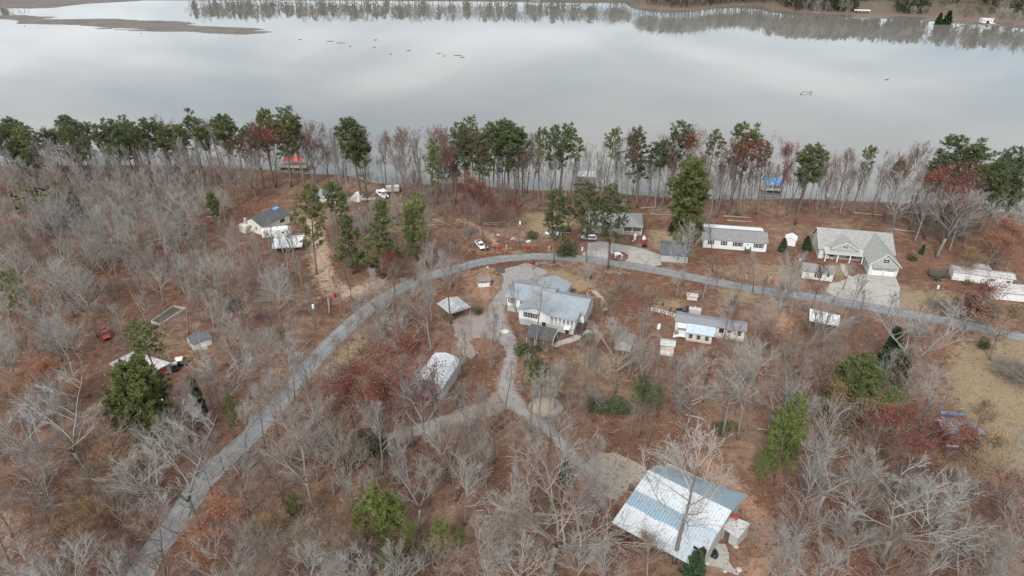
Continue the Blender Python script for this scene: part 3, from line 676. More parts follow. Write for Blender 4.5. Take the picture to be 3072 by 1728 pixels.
for i in range(2): T, K = gen_cedar(360 + i); proto('cedar%d' % i, T, M['pine_bark'], K, M['cedar'], 8)
for i in range(3): T, K = gen_bush(370 + i); proto('bush%d' % i, T, M['bark_dark'], K, M['bush'], 2.4)
for i in range(2): T, K = gen_bush(380 + i); proto('brownbush%d' % i, T, M['bark_dark'], K, M['tan_leaf'], 2.4)
for i in range(2): T, K = gen_bush(385 + i); proto('redbush%d' % i, T, M['bark_dark'], K, M['red_leaf'], 2.4)

TREES = []         # (kind, x, y, height, object) for labelling
KINDNAME = {'bare': 'bare_tree', 'spread': 'bare_tree', 'slim': 'bare_tree', 'brown': 'bare_tree', 'sapling': 'bare_sapling', 'redoak': 'red_leafed_oak', 'redthin': 'red_leafed_oak',
            'orange': 'orange_leafed_tree', 'tan': 'tan_leafed_tree', 'pine': 'pine_tree', 'toppine': 'pine_tree', 'fullpine': 'pine_tree', 'grandpine': 'pine_tree', 'domepine': 'pine_tree', 'layerpine': 'pine_tree',
            'youngpine': 'young_pine', 'conepine': 'conifer', 'cedar': 'cedar_tree', 'bush': 'green_bush', 'brownbush': 'brown_bush', 'redbush': 'red_leafed_bush'}
trng = random.Random(77)
def plant(key, x, y, h, wide=1.0, label=None, lean=0.045):
    kind = key.rstrip('0123456789')
    tm, km, ph = PROTO[key]; s = h / ph
    o = empty(KINDNAME[kind], (x, y, gz(x, y)), trng.uniform(0, 6.28))
    o.rotation_euler = (trng.gauss(0, lean), trng.gauss(0, lean), o.rotation_euler[2])
    o.scale = (s * wide, s * wide, s)
    names = ('stems', 'foliage') if 'bush' in kind else ('trunk', 'crown')
    for nm, me_ in zip(names, (tm, km)):
        c = bpy.data.objects.new(nm, me_); col.objects.link(c); c.parent = o
    TREES.append([kind, x, y, h, o, label]); return o
def pick(kind):
    ks = [k for k in PROTO if k.rstrip('0123456789') == kind]; return trng.choice(ks)
def tp(kind, ub, vb, vt, wide=1.0, key=None, label=None):
    """tree whose foot is seen at (ub,vb) and whose top reaches row vt (photo pixels, 3072 wide)"""
    p = G(ub, vb); z0 = gz(p.x, p.y)
    if z0 < -.2: 
        for _ in range(4): p = G(ub, vb, z0); z0 = gz(p.x, p.y)
    h = height_for(p.x, p.y, vt) - z0; h = max(1.2, min(h, 34))
    return plant(key or pick(kind), p.x, p.y, h, wide, label)
# ================================================================== BUILDINGS
def gable_x(mb, x0, x1, y0, y1, ze, zr, t=.12, ym=None):
    ym = (y0 + y1) / 2 if ym is None else ym
    mb.prism([(x0, y0, ze), (x0, ym, zr), (x0, y1, ze), (x0, y1, ze + t), (x0, ym, zr + t), (x0, y0, ze + t)], (x1 - x0, 0, 0)); return mb
def gable_y(mb, x0, x1, y0, y1, ze, zr, t=.12, xm=None):
    xm = (x0 + x1) / 2 if xm is None else xm
    mb.prism([(x0, y0, ze), (xm, y0, zr), (x1, y0, ze), (x1, y0, ze + t), (xm, y0, zr + t), (x0, y0, ze + t)], (0, y1 - y0, 0)); return mb
def slab(mb, a, b, c, d, t=.1):
    """sloping sheet through four corners, t thick"""
    mb.prism([a, b, c, d], (0, 0, t)); return mb
def body_x(mb, x0, x1, y0, y1, z0, ze, zr, ym=None):
    ym = (y0 + y1) / 2 if ym is None else ym
    mb.prism([(x0, y0, z0), (x0, y1, z0), (x0, y1, ze), (x0, ym, zr), (x0, y0, ze)], (x1 - x0, 0, 0)); return mb
def body_y(mb, x0, x1, y0, y1, z0, ze, zr, xm=None):
    xm = (x0 + x1) / 2 if xm is None else xm
    mb.prism([(x0, y0, z0), (x1, y0, z0), (x1, y0, ze), (xm, y0, zr), (x0, y0, ze)], (0, y1 - y0, 0)); return mb
def fbox(mb, face, c, u, z, w, h, th, off=0.0):
    """a box lying on a wall plane: face F (y=c, looks to -y), B, L (x=c, looks to -x), R"""
    s = -1 if face in 'FL' else 1; a = c + s * off; b = c + s * (off + th); lo, hi = min(a, b), max(a, b)
    if face in 'FB': mb.bx(u - w / 2, u + w / 2, lo, hi, z, z + h)
    else: mb.bx(lo, hi, u - w / 2, u + w / 2, z, z + h)
def win(par, face, c, u, z, w, h, fm='white', mull=1, shut=0, pane='glass'):
    mb = MB(); t = .09; fbox(mb, face, c, u - w / 2 - t / 2, z, t, h, .06); fbox(mb, face, c, u + w / 2 + t / 2, z, t, h, .06)
    fbox(mb, face, c, u, z - t, w + 2 * t, t, .065); fbox(mb, face, c, u, z + h, w + 2 * t, t, .065)
    if mull: fbox(mb, face, c, u, z + h / 2 - .03, w, .06, .045)
    if mull > 1: fbox(mb, face, c, u, z, .07, h, .047)
    f = mb.build('window', M[fm], par)
    p = MB(); fbox(p, face, c, u, z, w, h, .02); p.build('pane', M[pane], f)
    if shut:
        for s in (-1, 1):
            q = MB(); fbox(q, face, c, u + s * (w / 2 + t + shut / 2 + .02), z - .05, shut, h + .1, .04); q.build('shutter', M['shutter'], par)
    return f
def door(par, face, c, u, z, w, h, mat='white', knob=True):
    mb = MB(); fbox(mb, face, c, u, z, w, h, .05); d = mb.build('door', M[mat], par)
    if knob:
        k = MB(); fbox(k, face, c, u + w * .38, z + h * .45, .07, .07, .06, .05); k.build('handle', M['metal'], d)
    return d
def siding(name, c, lap=4.0, leaf=0):
    m, N, L, B = newmat(name)
    tcn = N.new('ShaderNodeTexCoord'); sp = N.new('ShaderNodeSeparateXYZ'); L.new(tcn.outputs['Object'], sp.inputs[0])
    fr = math_(N, L, 'FRACT', math_(N, L, 'MULTIPLY', sp.outputs[2], lap)); n = noise(N, L, .9, 4, .6)
    b = ramp(N, L, n, [(.3, tuple(x * .86 for x in c)), (.7, c)]); b = mixc(N, L, math_(N, L, 'MULTIPLY', math_(N, L, 'LESS_THAN', fr, .15), .35), b, tuple(x * .6 for x in c))
    if leaf: b = mixc(N, L, math_(N, L, 'MULTIPLY', ramp(N, L, noise(N, L, 2.2, 4, .7), [(.6, (0, 0, 0)), (.66, (1, 1, 1))]), leaf), b, (.2, .13, .10))
    L.new(b, B.inputs['Base Color']); B.inputs['Roughness'].default_value = .6; return m
M['s_white'] = siding('white_lap_siding', (.72, .73, .73)); M['s_cream'] = siding('cream_lap_siding', (.66, .65, .56)); M['s_grey'] = siding('grey_lap_siding', (.40, .39, .375))
M['s_pale'] = siding('pale_green_siding', (.62, .65, .60)); M['s_shed'] = siding('shed_siding', (.45, .44, .415)); M['s_worn'] = siding('worn_white_siding', (.66, .65, .62), 3, .5)
M['s_tan'] = siding('beige_siding', (.60, .56, .49))
M['blocks'] = siding('block_wall', (.42, .43, .43), 5)
def posts(par, pts, z0, z1, r=.07, mat='white', name='post'):
    for x, y in pts: MB().bx(x - r, x + r, y - r, y + r, z0, z1).build(name, M[mat], par)

# ---- 1. white house with the silver metal roof, centre
o = G(1500 + 120 / 5.572, 800 + 735 / 5.572)
H1 = empty('metal_roofed_house', (o.x, o.y, 0), R(-21), 'large white house with a many gabled silver metal roof beside the gravel driveway', 'house')
w_ = MB(); w_.bx(0, 12, .05, 9.6, 1.7, 4.45); w_.bx(5.2, 13.6, -5.0, .3, 1.7, 4.4); body_x(w_, 11, 21.6, -1.9, 7.4, 1.7, 4.3, 6.2)
body_x(w_, .1, .5, .05, 9.6, 4.3, 4.45, 6.0); body_y(w_, 5.2, 13.4, -5.0, -4.6, 4.3, 4.42, 5.6)
w_.build('wall', M['s_white'], H1)
w_ = MB(); w_.bx(.04, 21.5, .09, 7.3, -.3, 1.7); w_.bx(5.24, 13.6, -4.96, .2, -.3, 1.7); w_.bx(13.6, 20, -5.15, -.2, -.3, 1.9); w_.build('basement_wall', M['blocks'], H1)
r_ = MB(); gable_x(r_, -.45, 12.0, -.45, 10.1, 4.35, 6.0); r_.build('roof', M['roof_house'], H1)
r_ = MB(); gable_x(r_, 9.0, 22.0, -2.35, 7.8, 4.42, 6.45, .13); r_.build('roof', M['roof_house'], H1)
r_ = MB(); gable_y(r_, 4.8, 14.0, -5.4, 4.0, 4.38, 5.75, .11); r_.build('roof', M['roof_house_y'], H1)
r_ = MB(); slab(r_, (13.6, -5.8, 4.47), (20.7, -5.8, 4.47), (20.9, -1.9, 5.35), (13.9, -1.9, 5.35), .1); r_.build('sunroom_roof', M['roof_house'], H1)
s_ = MB(); s_.bx(13.6, 20.2, -5.35, -1.9, 1.9, 4.45); sr = s_.build('sunroom', M['s_white'], H1)
for i in range(6):
    win(sr, 'F', -5.35, 14.25 + i * 1.06, 3.35 if i < 3 else 2.95, .72, .75 if i < 3 else 1.1, 'white', 2)
    q = MB(); fbox(q, 'F', -5.35, 14.25 + i * 1.06, 2.05, .8, .85 if i > 2 else 1.15, .02); q.build('panel', M['grey_wall'], sr)
for y in (-4.6, -3.3): win(sr, 'R', 20.2, y, 3.1, .8, .95, 'white', 1)
for x, wd in ((7.6, 1.3), (9.6, 1.3)): win(H1, 'F', -5.0, x, 2.55, wd, 1.35, 'white', 2, .34)
win(H1, 'F', .05, 1.3, 2.7, 1.0, 1.3, 'white', 1, .38)
win(H1, 'F', .05, 4.0, 2.9, .7, .9, 'white', 1)
door(H1, 'F', -4.96, 12.0, -.2, 1.0, 2.1, 'dark', False)
door(H1, 'F', -5.15, 18.3, -.2, .95, 2.0, 'dark', False)
aw = MB(); slab(aw, (17.6, -6.3, 1.85), (19.1, -6.3, 1.85), (19.1, -5.17, 2.35), (17.6, -5.17, 2.35), .05); aw.build('awning', M['white'], H1)
g_ = MB(); gable_y(g_, 4.9, 14.0, 6.3, 13.1, 4.3, 5.85, .12, 9.4); g_.build('garage_roof', M['roof_garage'], H1)
g_ = MB(); g_.bx(5.4, 13.5, 9.5, 12.7, -.2, 4.3); body_y(g_, 5.4, 13.5, 12.3, 12.72, 4.2, 4.32, 5.7, 9.4); g_.build('garage', M['s_white'], H1)
st = MB()
for i in range(9): st.bx(21.0 + .0 * i, 22.1, -2.4 - i * .28 - .28, -2.4 - i * .28, 2.0 - i * .22 - .06, 2.0 - i * .22)
for x in (21.0, 22.1): st.tube([(x, -2.4, 2.0), (x, -5.0, .0)], .06, 4); st.tube([(x, -2.4, 3.0), (x, -5.0, 1.0)], .05, 4)
for i in range(5): st.bx(20.95, 21.05, -2.5 - i * .6, -2.44 - i * .6, 2.0 - i * .47, 3.0 - i * .47); st.bx(22.05, 22.15, -2.5 - i * .6, -2.44 - i * .6, 2.0 - i * .47, 3.0 - i * .47)
st.bx(20.2, 22.2, -2.4, -1.2, 1.9, 2.0); st.build('staircase', M['wood_dark'], H1)
vt = MB(); vt.tube([(17, 1.2, 5.3), (17, 1.2, 6.1)], .06, 6); vt.tube([(2.5, 6.8, 4.8), (2.5, 6.8, 5.8)], .06, 6); vt.build('vent_pipe', M['metal'], H1)
# dark carport beside it
H1c = empty('dark_carport', tuple(H1.matrix_basis @ Vector((0, 0, 0))), 0, 'dark curved roof carport standing against the front of the metal roofed house', 'carport')
H1c.location = (o.x, o.y, 0); H1c.rotation_euler = (0, 0, R(-21))
r_ = MB(); prof = [(-13.2, 2.0), (-12.9, 2.35), (-12.2, 2.65), (-10.8, 2.95), (-8.7, 3.15)]
r_.prism([(10.0, y, z) for y, z in prof] + [(10.0, y, z + .06) for y, z in reversed(prof)], (7.0, 0, 0)); r_.build('roof', M['shingle_dark'], H1c)
e_ = MB()
for i in range(4): e_.tube([(17.04, prof[i][0], prof[i][1] + .05), (17.04, prof[i + 1][0], prof[i + 1][1] + .05)], .05, 4)
e_.build('edge_beam', M['white'], H1c); posts(H1c, [(10.2, -13), (12.4, -13), (14.7, -13), (16.9, -13), (16.9, -8.9), (10.2, -8.9)], -.1, 2.1, .05)

# ---- 2. barn at lower right
bl, bt, brt, bb = [G(1820 + x / 3.937, 1360 + y / 3.937, z) for x, y, z in [(60, 820, 3.0), (490, 200, 4.9), (1475, 680, 4.9), (970, 1310, 3.0)]]
ang = math.atan2(bb.y - bl.y, bb.x - bl.x)
BN = empty('metal_roofed_barn', (bl.x, bl.y, 0), ang, 'big open sided barn with a blue and white striped metal roof at lower right', 'barn')
def lc(p): d = Vector(p) - Vector((bl.x, bl.y, 0)); ca, sa = math.cos(-ang), math.sin(-ang); return (d.x * ca - d.y * sa, d.x * sa + d.y * ca, p[2])
LB, TB = lc(bb)[0], lc(bt)[1]
K = lambda x, y, z: lc(G(1820 + x / 3.937, 1360 + y / 3.937, z))
A0, A1, A2, A3 = K(60, 820, 3.0), K(490, 200, 4.9), K(1475, 680, 4.9), K(970, 1310, 3.0); A2b = K(1190, 1150, 3.3); A2c = K(1085, 1130, 3.25)
print('barn', A0, A1, A2, A3, A2b)
# front slope: white and blue courses, real sheets laid one above the other
m, N, L, B = newmat('patched_barn_roof')
tcn = N.new('ShaderNodeTexCoord'); sp = N.new('ShaderNodeSeparateXYZ'); L.new(tcn.outputs['Object'], sp.inputs[0])
n1 = noise(N, L, .7, 4, .7); n2 = noise(N, L, 2.6, 4, .75)
yy = math_(N, L, 'ADD', math_(N, L, 'DIVIDE', sp.outputs[1], A1[1]), math_(N, L, 'MULTIPLY', math_(N, L, 'SUBTRACT', n1, .5), .06))
rib = math_(N, L, 'LESS_THAN', math_(N, L, 'FRACT', math_(N, L, 'MULTIPLY', sp.outputs[0], 1.9)), .35)
blue = mixc(N, L, rib, mixc(N, L, n2, (.21, .31, .38), (.31, .42, .49)), (.18, .26, .32)); wht = mixc(N, L, rib, mixc(N, L, n1, (.52, .53, .54), (.68, .68, .68)), mixc(N, L, n2, (.40, .43, .45), (.62, .63, .63))); sil = mixc(N, L, n2, (.30, .35, .38), (.58, .60, .61))
band = ramp(N, L, yy, [(0.0, (0, 0, 0)), (.34, (0, 0, 0)), (.36, (1, 1, 1)), (.60, (1, 1, 1)), (.62, (0, 0, 0)), (1, (0, 0, 0))])
right_ = ramp(N, L, math_(N, L, 'ADD', math_(N, L, 'DIVIDE', sp.outputs[0], A2[0]), math_(N, L, 'MULTIPLY', math_(N, L, 'SUBTRACT', n1, .5), .12)), [(.62, (0, 0, 0)), (.66, (1, 1, 1))])
streak = math_(N, L, 'MULTIPLY', rib, ramp(N, L, n2, [(.4, (0, 0, 0)), (.55, (1, 1, 1))]))
base = mixc(N, L, band, wht, blue)
top_ = ramp(N, L, yy, [(.74, (0, 0, 0)), (.78, (1, 1, 1)), (.93, (1, 1, 1)), (.96, (0, 0, 0))])
base = mixc(N, L, math_(N, L, 'MULTIPLY', math_(N, L, 'MULTIPLY', rib, top_), .6), base, (.42, .52, .58))
lowr = math_(N, L, 'MULTIPLY', right_, ramp(N, L, yy, [(.55, (1, 1, 1)), (.66, (0, 0, 0))]))
base = mixc(N, L, math_(N, L, 'MULTIPLY', lowr, .85), base, mixc(N, L, streak, sil, (.33, .42, .48)))
leaf_ = ramp(N, L, math_(N, L, 'ADD', n2, math_(N, L, 'MULTIPLY', n1, .35)), [(.73, (0, 0, 0)), (.79, (1, 1, 1))])
base = mixc(N, L, math_(N, L, 'MULTIPLY', leaf_, .7), base, (.20, .13, .10))
L.new(base, B.inputs['Base Color']); B.inputs['Roughness'].default_value = .45; B.inputs['Metallic'].default_value = .15; bump(N, L, B, rib, .6, .04); BR = m
r_ = MB(); r_.prism([A0, A3, (A2c[0] - .9, A2c[1] + .2, A2c[2]), A2c, (A2c[0] + .5, A2c[1] + .9, A2c[2] + .1), A2b, A2, A1], (0, 0, .1)); r_.build('front_roof', BR, BN)
B1, B2 = K(600, 140, 3.4), K(1672, 500, 3.4); b1 = (A1[0] + .0, A1[1] - .15, 4.82); b2 = (A2[0], A2[1] - .15, 4.82)
B1 = (B1[0], B1[1], 3.4)
r_ = MB(); r_.prism([b1, b2, B2, B1], (0, 0, .1)); r_.build('back_roof', M['roof_blue'], BN)
x1 = A2[0] - .35; yb = min(B1[1], B2[1]) - .4
w_ = MB(); w_.bx(.6, x1 - .1, A1[1] - .25, A1[1] - .05, -.2, 4.6); w_.bx(.4, .55, 1.2, A1[1], -.2, 3.2); w_.build('inner_wall', M['wood_dark'], BN)
w_ = MB(); w_.prism([(x1, A2[1], -.2), (x1, B2[1] - .5, -.2), (x1, B2[1] - .5, 3.35), (x1, A2[1], 4.6)], (.15, 0, 0)); w_.prism([(x1, 3.6, -.2), (x1, A2[1] - .1, -.2), (x1, A2[1] - .1, 4.55), (x1, 3.6, 3.4)], (.12, 0, 0))
w_.bx(1.2, x1 - .2, B2[1] - 1.0, B2[1] - .85, -.2, 3.2); w_.build('wall', M['grey_wall'], BN)
door(BN, 'R', x1 + .15, A2[1] + 2.2, 0, 1.2, 2.1, 'dark', False)
posts(BN, [(x, .35) for x in (.5, 3.6, 6.8, 10, 12.9)] + [(12.9, 2.6), (.5, 4.2), (.5, 8.2)], -.2, 3.0, .1, 'wood_dark')
w_ = MB(); w_.bx(12.2, 14.2, 2.7, 3.4, -.2, 3.0); w_.build('stall_wall', M['grey_wall'], BN)
rp = MB(); rp.bx(A2[0] - .1, A2[0] + 1.2, A2[1] + .3, A2[1] + 1.0, 3.2, 3.35); rp.build('red_awning', M['red_paint'], BN)
# lean-to shed in front of its right end
s1, s2, s3, s4 = [G(1820 + x / 3.937, 1360 + y / 3.937, z) for x, y, z in [(1365, 885, 2.5), (1480, 740, 2.9), (1700, 830, 2.9), (1555, 1010, 2.5)]]
sa_ = math.atan2(s4.y - s1.y, s4.x - s1.x)
SHD = empty('block_shed', (s1.x, s1.y, 0), sa_, 'small block shed with a leaf covered tin roof at the right end of the barn', 'shed')
def lc2(p, o_, a_): d = Vector(p) - o_; ca, sa = math.cos(-a_), math.sin(-a_); return (d.x * ca - d.y * sa, d.x * sa + d.y * ca, p[2])
q = [lc2(p, Vector((s1.x, s1.y, 0)), sa_) for p in (s1, s4, s3, s2)]; print('shed', q)
MB().prism(q, (0, 0, .07)).build('roof', M['roof_tin'], SHD)
LX, LY = q[1][0], q[2][1]
w_ = MB(); w_.bx(LX * .45, LX - .2, .25, .4, -.2, 2.45); w_.bx(.15, .3, .25, LY - .2, -.2, 2.45); w_.bx(LX - .35, LX - .2, .4, LY - .2, -.2, 2.45); w_.bx(.3, LX - .35, LY - .35, LY - .2, -.2, 2.6); w_.build('wall', M['blocks'], SHD)
MB().bx(.32, LX * .45, .6, .7, -.1, 2.3).build('doorway', M['wood_dark'], SHD)
tb = empty('tarp_heap', tuple(G(1820 + 1255 / 3.937, 1360 + 1180 / 3.937)), 0, 'crumpled black plastic sheet on the slab beside the barn', 'tarp')
rr_ = random.Random(4); mb = MB(); rings = []
for k, (rad, z) in enumerate([(1.15, .02), (1.0, .35), (.6, .6), (.15, .7)]): rings.append([(math.cos(t * .7) * rad * rr_.uniform(.7, 1.2) * .8, math.sin(t * .7) * rad * rr_.uniform(.8, 1.3), z * rr_.uniform(.7, 1.2)) for t in range(9)])
mb.loft(rings); mb.build('sheet', M['black'], tb)
sheet('rock_pad', [tuple(G(1820 + x / 3.937, 1360 + y / 3.937)[:2]) for x, y in [(1240, 1060), (1400, 1080), (1450, 1180), (1440, 1290), (1500, 1360), (1590, 1380), (1560, 1440), (1430, 1400), (1330, 1340), (1180, 1320), (1080, 1230), (1180, 1200)]], .016, M['conc_drive'], .15, 20)
for x, y, s_ in [(1560, 1370, .5), (1395, 1390, .35), (1530, 1100, .5), (1180, 1290, .5)]:
    p = G(1820 + x / 3.937, 1360 + y / 3.937); mb = MB(); rr_ = random.Random(x)
    mb.loft([[(math.cos(t) * r * rr_.uniform(.8, 1.2), math.sin(t) * r * rr_.uniform(.8, 1.2), z) for t in np.linspace(0, 5.6, 8)] for r, z in ((s_, 0), (s_ * .85, s_ * .4), (s_ * .3, s_ * .6))])
    ro = mb.build('boulder', M['concrete'], None, tuple(p)); tag(ro, {1560: 'pale boulder at the far corner of the rock pad by the barn', 1395: 'small pale boulder on the near edge of the rock pad', 1530: 'pale boulder against the block shed', 1180: 'pale boulder under the barn eave'}[x], 'boulder', 'boulders round the barn slab')

# ---- 3. big shingled house at right
o = G(2400 + 390 / 7.244, 660 + 830 / 7.244)
H2 = empty('shingled_house', (o.x, o.y, 0), R(-12), 'big pale house with grey shingled roof, front porch and two gables at right', 'house')
w_ = MB(); body_x(w_, 0, 20.9, .1, 11.2, -.3, 3.2, 7.0, 7.3); body_y(w_, 12.4, 20.3, -8.2, 4, -.3, 3.1, 6.7); w_.build('wall', M['s_pale'], H2)
r_ = MB(); gable_x(r_, -.45, 21.4, -.3, 11.7, 3.15, 7.05, .14, 7.5); r_.build('roof', M['shingle_grey'], H2)
r_ = MB(); gable_y(r_, 11.9, 20.9, -8.7, 6.9, 3.12, 6.95, .14); r_.build('roof', M['shingle_grey'], H2)
r_ = MB(); gable_y(r_, 2.8, 10.9, -1.2, 6.6, 3.95, 6.2, .13); r_.build('dormer_roof', M['shingle_grey'], H2)
q = MB(); body_y(q, 3.3, 10.4, -.75, 4, 3.6, 4.1, 5.95); dm = q.build('dormer', M['s_grey'], H2); win(dm, 'F', -.75, 6.85, 4.35, 1.5, .8, 'white', 2)
q = MB(); body_y(q, 12.7, 20.1, -8.24, -8.05, 3.0, 3.3, 6.55); gw = q.build('gable_wall', M['s_grey'], H2); win(gw, 'F', -8.24, 16.5, 4.1, 1.7, 1.2, 'white', 2)
for x0, x1_, y_, xm, ze, zr in ((11.9, 20.9, -8.74, 16.4, 3.06, 6.89), (2.8, 10.9, -1.24, 6.85, 3.9, 6.15)):
    t_ = MB(); t_.prism([(x0, y_, ze), (xm, y_, zr), (x1_, y_, ze), (x1_, y_, ze + .2), (xm, y_, zr + .22), (x0, y_, ze + .2)], (0, .05, 0)); t_.build('fascia', M['white'], H2)
t_ = MB(); t_.prism([(-.5, -.3, 3.1), (-.5, 7.5, 7.0), (-.5, 11.7, 3.1), (-.5, 11.7, 3.3), (-.5, 7.5, 7.22), (-.5, -.3, 3.3)], (.05, 0, 0)); t_.build('fascia', M['white'], H2)
slab_ = MB(); slab(slab_, (1.0, -2.6, 2.85), (12.3, -2.6, 2.85), (12.3, .9, 3.75), (1.0, .9, 3.75), .07); slab_.build('porch_roof', M['roof_seam'], H2)
MB().bx(1.2, 12.3, -2.4, .08, -.2, .28).build('porch_floor', flat('brick_porch', (.20, .09, .07), .8), H2)
posts(H2, [(1.5, -2.2), (4.9, -2.2), (8.4, -2.2), (11.9, -2.2)], .28, 2.9, .14)
for x in (3.0, 9.4): win(H2, 'F', .1, x, .95, 1.5, 1.4, 'white', 2, .35)
door(H2, 'F', .1, 6.4, .3, 1.0, 2.1, 'cream')
slab_ = MB(); slab(slab_, (13.0, -9.2, 2.75), (19.9, -9.2, 2.75), (19.9, -8.26, 3.15), (13.0, -8.26, 3.15), .08); slab_.build('eyebrow_roof', M['shingle_grey'], H2)
for x in (14.7, 18.1):
    q = MB(); fbox(q, 'F', -8.2, x, -.1, 2.7, 2.3, .05); g_ = q.build('garage_door', M['white'], H2)
    for k in range(4): q2 = MB(); fbox(q2, 'F', -8.25, x - .95 + k * .63, 1.5, .45, .35, .015); q2.build('pane', M['glass'], g_)
win(H2, 'L', 12.4, -4.5, 1.2, 1.0, 1.2, 'white', 1)
MB().bx(12.8, 13.3, 8.9, 9.5, 5.5, 7.5).build('chimney', M['wood_dark'], H2)
for k, x in enumerate((2.0, 3.6)):
    ch = empty('porch_chair', tuple(H2.matrix_basis @ Vector((0, 0, 0))), 0); ch.location = (Matrix.Translation(H2.location) @ Matrix.Rotation(R(-12), 4, 'Z')) @ Vector((x, -1.2, .28)); ch.rotation_euler = (0, 0, R(-12))
    tag(ch, ['green porch chair under the flag at the left porch post', 'green porch chair right of the flag, under the porch roof'][k], 'chair', 'chairs on the porch of the shingled house')
    MB().bx(-.3, .3, -.3, .25, .38, .44).build('seat', M['grey_wall'], ch); MB().bx(-.3, .3, .22, .28, .44, 1.0).build('backrest', M['grey_wall'], ch)
    for a in (-.27, .27):
        for b in (-.26, .22): MB().bx(a - .025, a + .025, b - .025, b + .025, 0, .38).build('leg', M['grey_wall'], ch)
fl = empty('flag', (Matrix.Translation(H2.location) @ Matrix.Rotation(R(-12), 4, 'Z')) @ Vector((1.5, -2.4, 2.3)), R(-12), 'small red and white striped flag hanging on the left porch post', 'flag')
MB().tube([(0, 0, 0), (.3, -.9, .5)], .02, 5).build('staff', M['white'], fl)
for k in range(5): MB().bx(.1 + k * .12, .22 + k * .12, -.93, -.91, -.6, .4).build('stripe', M['cloth_red' if k % 2 == 0 else 'cloth_white'], fl)

# ---- 4. small shingled shed in front of it
o = G(2400 + 30 / 7.244, 660 + 1255 / 7.244); S2 = empty('shingled_shed', (o.x, o.y, 0), R(-17), 'small grey green shed with shingled roof before the big shingled house', 'shed')
w_ = MB(); body_x(w_, 0, 8.3, 0, 4.9, -.2, 2.55, 3.7); w_.build('wall', M['s_pale'], S2)
r_ = MB(); gable_x(r_, -.25, 8.6, -.4, 5.3, 2.45, 3.75, .1); r_.build('roof', M['shingle_mid'], S2)
win(S2, 'F', 0, 4.3, .7, .85, 1.3, 'white', 2, .42); q = MB(); q.disc((7.0, -.05, 1.75), .35, (0, 1, 0), .08); q.build('wreath', M['shutter'], S2)
# ---- 5. long white house
o = G(1940 + 1000 / 5.367, 660 + 450 / 5.367); H3 = empty('long_white_house', (o.x, o.y, 0), R(-10.5), 'long white manufactured house with black shutters behind the road', 'house')
w_ = MB(); body_x(w_, -1.8, 17.3, .1, 8.5, -.1, 3.1, 4.6, 4.3); w_.build('wall', M['s_white'], H3)
r_ = MB(); gable_x(r_, -2.1, 17.7, -.25, 8.9, 3.05, 4.75, .12, 4.3); r_.build('roof', M['shingle_mid'], H3)
r_ = MB(); slab(r_, (-2.0, 8.7, 3.35), (17.3, 8.7, 3.35), (17.4, 12.3, 2.9), (-1.8, 12.3, 2.9), .08); r_.build('back_porch_roof', M['roof_white_clean'], H3)
posts(H3, [(-1.5, 12.1), (4.8, 12.1), (11, 12.1), (17.1, 12.1)], -.1, 2.9, .07)
for x, wd, mu in ((.4, .9, 1), (4.4, .95, 1), (8.6, 2.0, 2), (14.9, 2.0, 2)): win(H3, 'F', .1, x, 1.3, wd, 1.35, 'white', mu, .38)
d_ = door(H3, 'F', .1, 11.6, .7, .95, 2.1, 'white'); q = MB(); q.disc((11.6, .02, 2.1), .22, (0, 1, 0), .05); q.build('wreath', M['shutter'], d_)
st = MB(); st.bx(10.9, 12.5, -1.2, .05, .55, .65)
for i in range(3): st.bx(11.0, 12.4, -1.5 - i * .3, -1.2 - i * .3, .4 - i * .16, .46 - i * .16)
for x in (10.9, 12.5):
    st.tube([(x, 0, 1.6), (x, -1.2, 1.6)], .04, 4); st.tube([(x, -1.2, 1.6), (x, -2.2, 1.0)], .04, 4)
    for y in (-.1, -.6, -1.15, -2.1): st.bx(x - .05, x + .05, y - .05, y + .05, -.1, 1.6 if y > -1.5 else 1.0)
st.build('steps', M['wood_dark'], H3)
MB().bx(17.36, 17.7, 1.0, 1.7, .3, 1.1).build('meter_box', M['metal'], H3)
# ---- 6. dark roofed block shed
o = G(1940 + 225 / 5.367, 660 + 680 / 5.367); S3 = empty('dark_roofed_shed', (o.x, o.y, 0), R(-10), 'grey block building with a dark slate coloured roof beside the concrete driveway', 'shed')
w_ = MB(); body_x(w_, 0, 8.0, .6, 9.6, -.2, 2.6, 3.9); w_.build('wall', M['block'], S3); r_ = MB(); gable_x(r_, -.3, 8.4, .1, 10.0, 2.5, 4.0, .12, 5.0); r_.build('roof', M['shingle_blueish'], S3); win(S3, 'F', .6, 5.0, .9, .8, 1.1, 'white', 2)
# ---- 7. trailer home with grey ribbed roof
o = G(1920 + 710 / 6.9, 880 + 780 / 6.9); ang = R(-17.8)
T1 = empty('grey_roofed_trailer', (o.x, o.y, 0), ang, 'beige trailer home with a grey ribbed roof and a pale blue roofed front room', 'trailer home')
w_ = MB(); w_.bx(0, 16.8, .1, 4.2, .55, 3.15); w_.build('wall', M['s_worn'], T1); MB().bx(.05, 16.75, .2, 4.15, -.2, .55).build('skirting', M['grey_wall'], T1)
r_ = MB(); gable_x(r_, -.3, 17.2, -.35, 4.6, 3.15, 3.75, .1); r_.build('roof', M['roof_grey'], T1)
for x, wd in ((11.3, 1.0), (13.2, .9), (15.6, .7)): win(T1, 'F', .1, x, 1.7 if wd != .9 else 2.2, wd, 1.1 if wd != .9 else .35, 'shutter', 1)
w_ = MB(); w_.bx(3.1, 9.3, -3.6, .08, .35, 2.65); rm = w_.build('front_room', M['s_tan'], T1); MB().bx(3.2, 9.2, -3.5, 0, -.2, .35).build('skirting', M['grey_wall'], T1)
for x in (4.2, 6.1, 8.1): win(rm, 'F', -3.6, x, .95, .85, 1.15, 'grey_wall', 1)
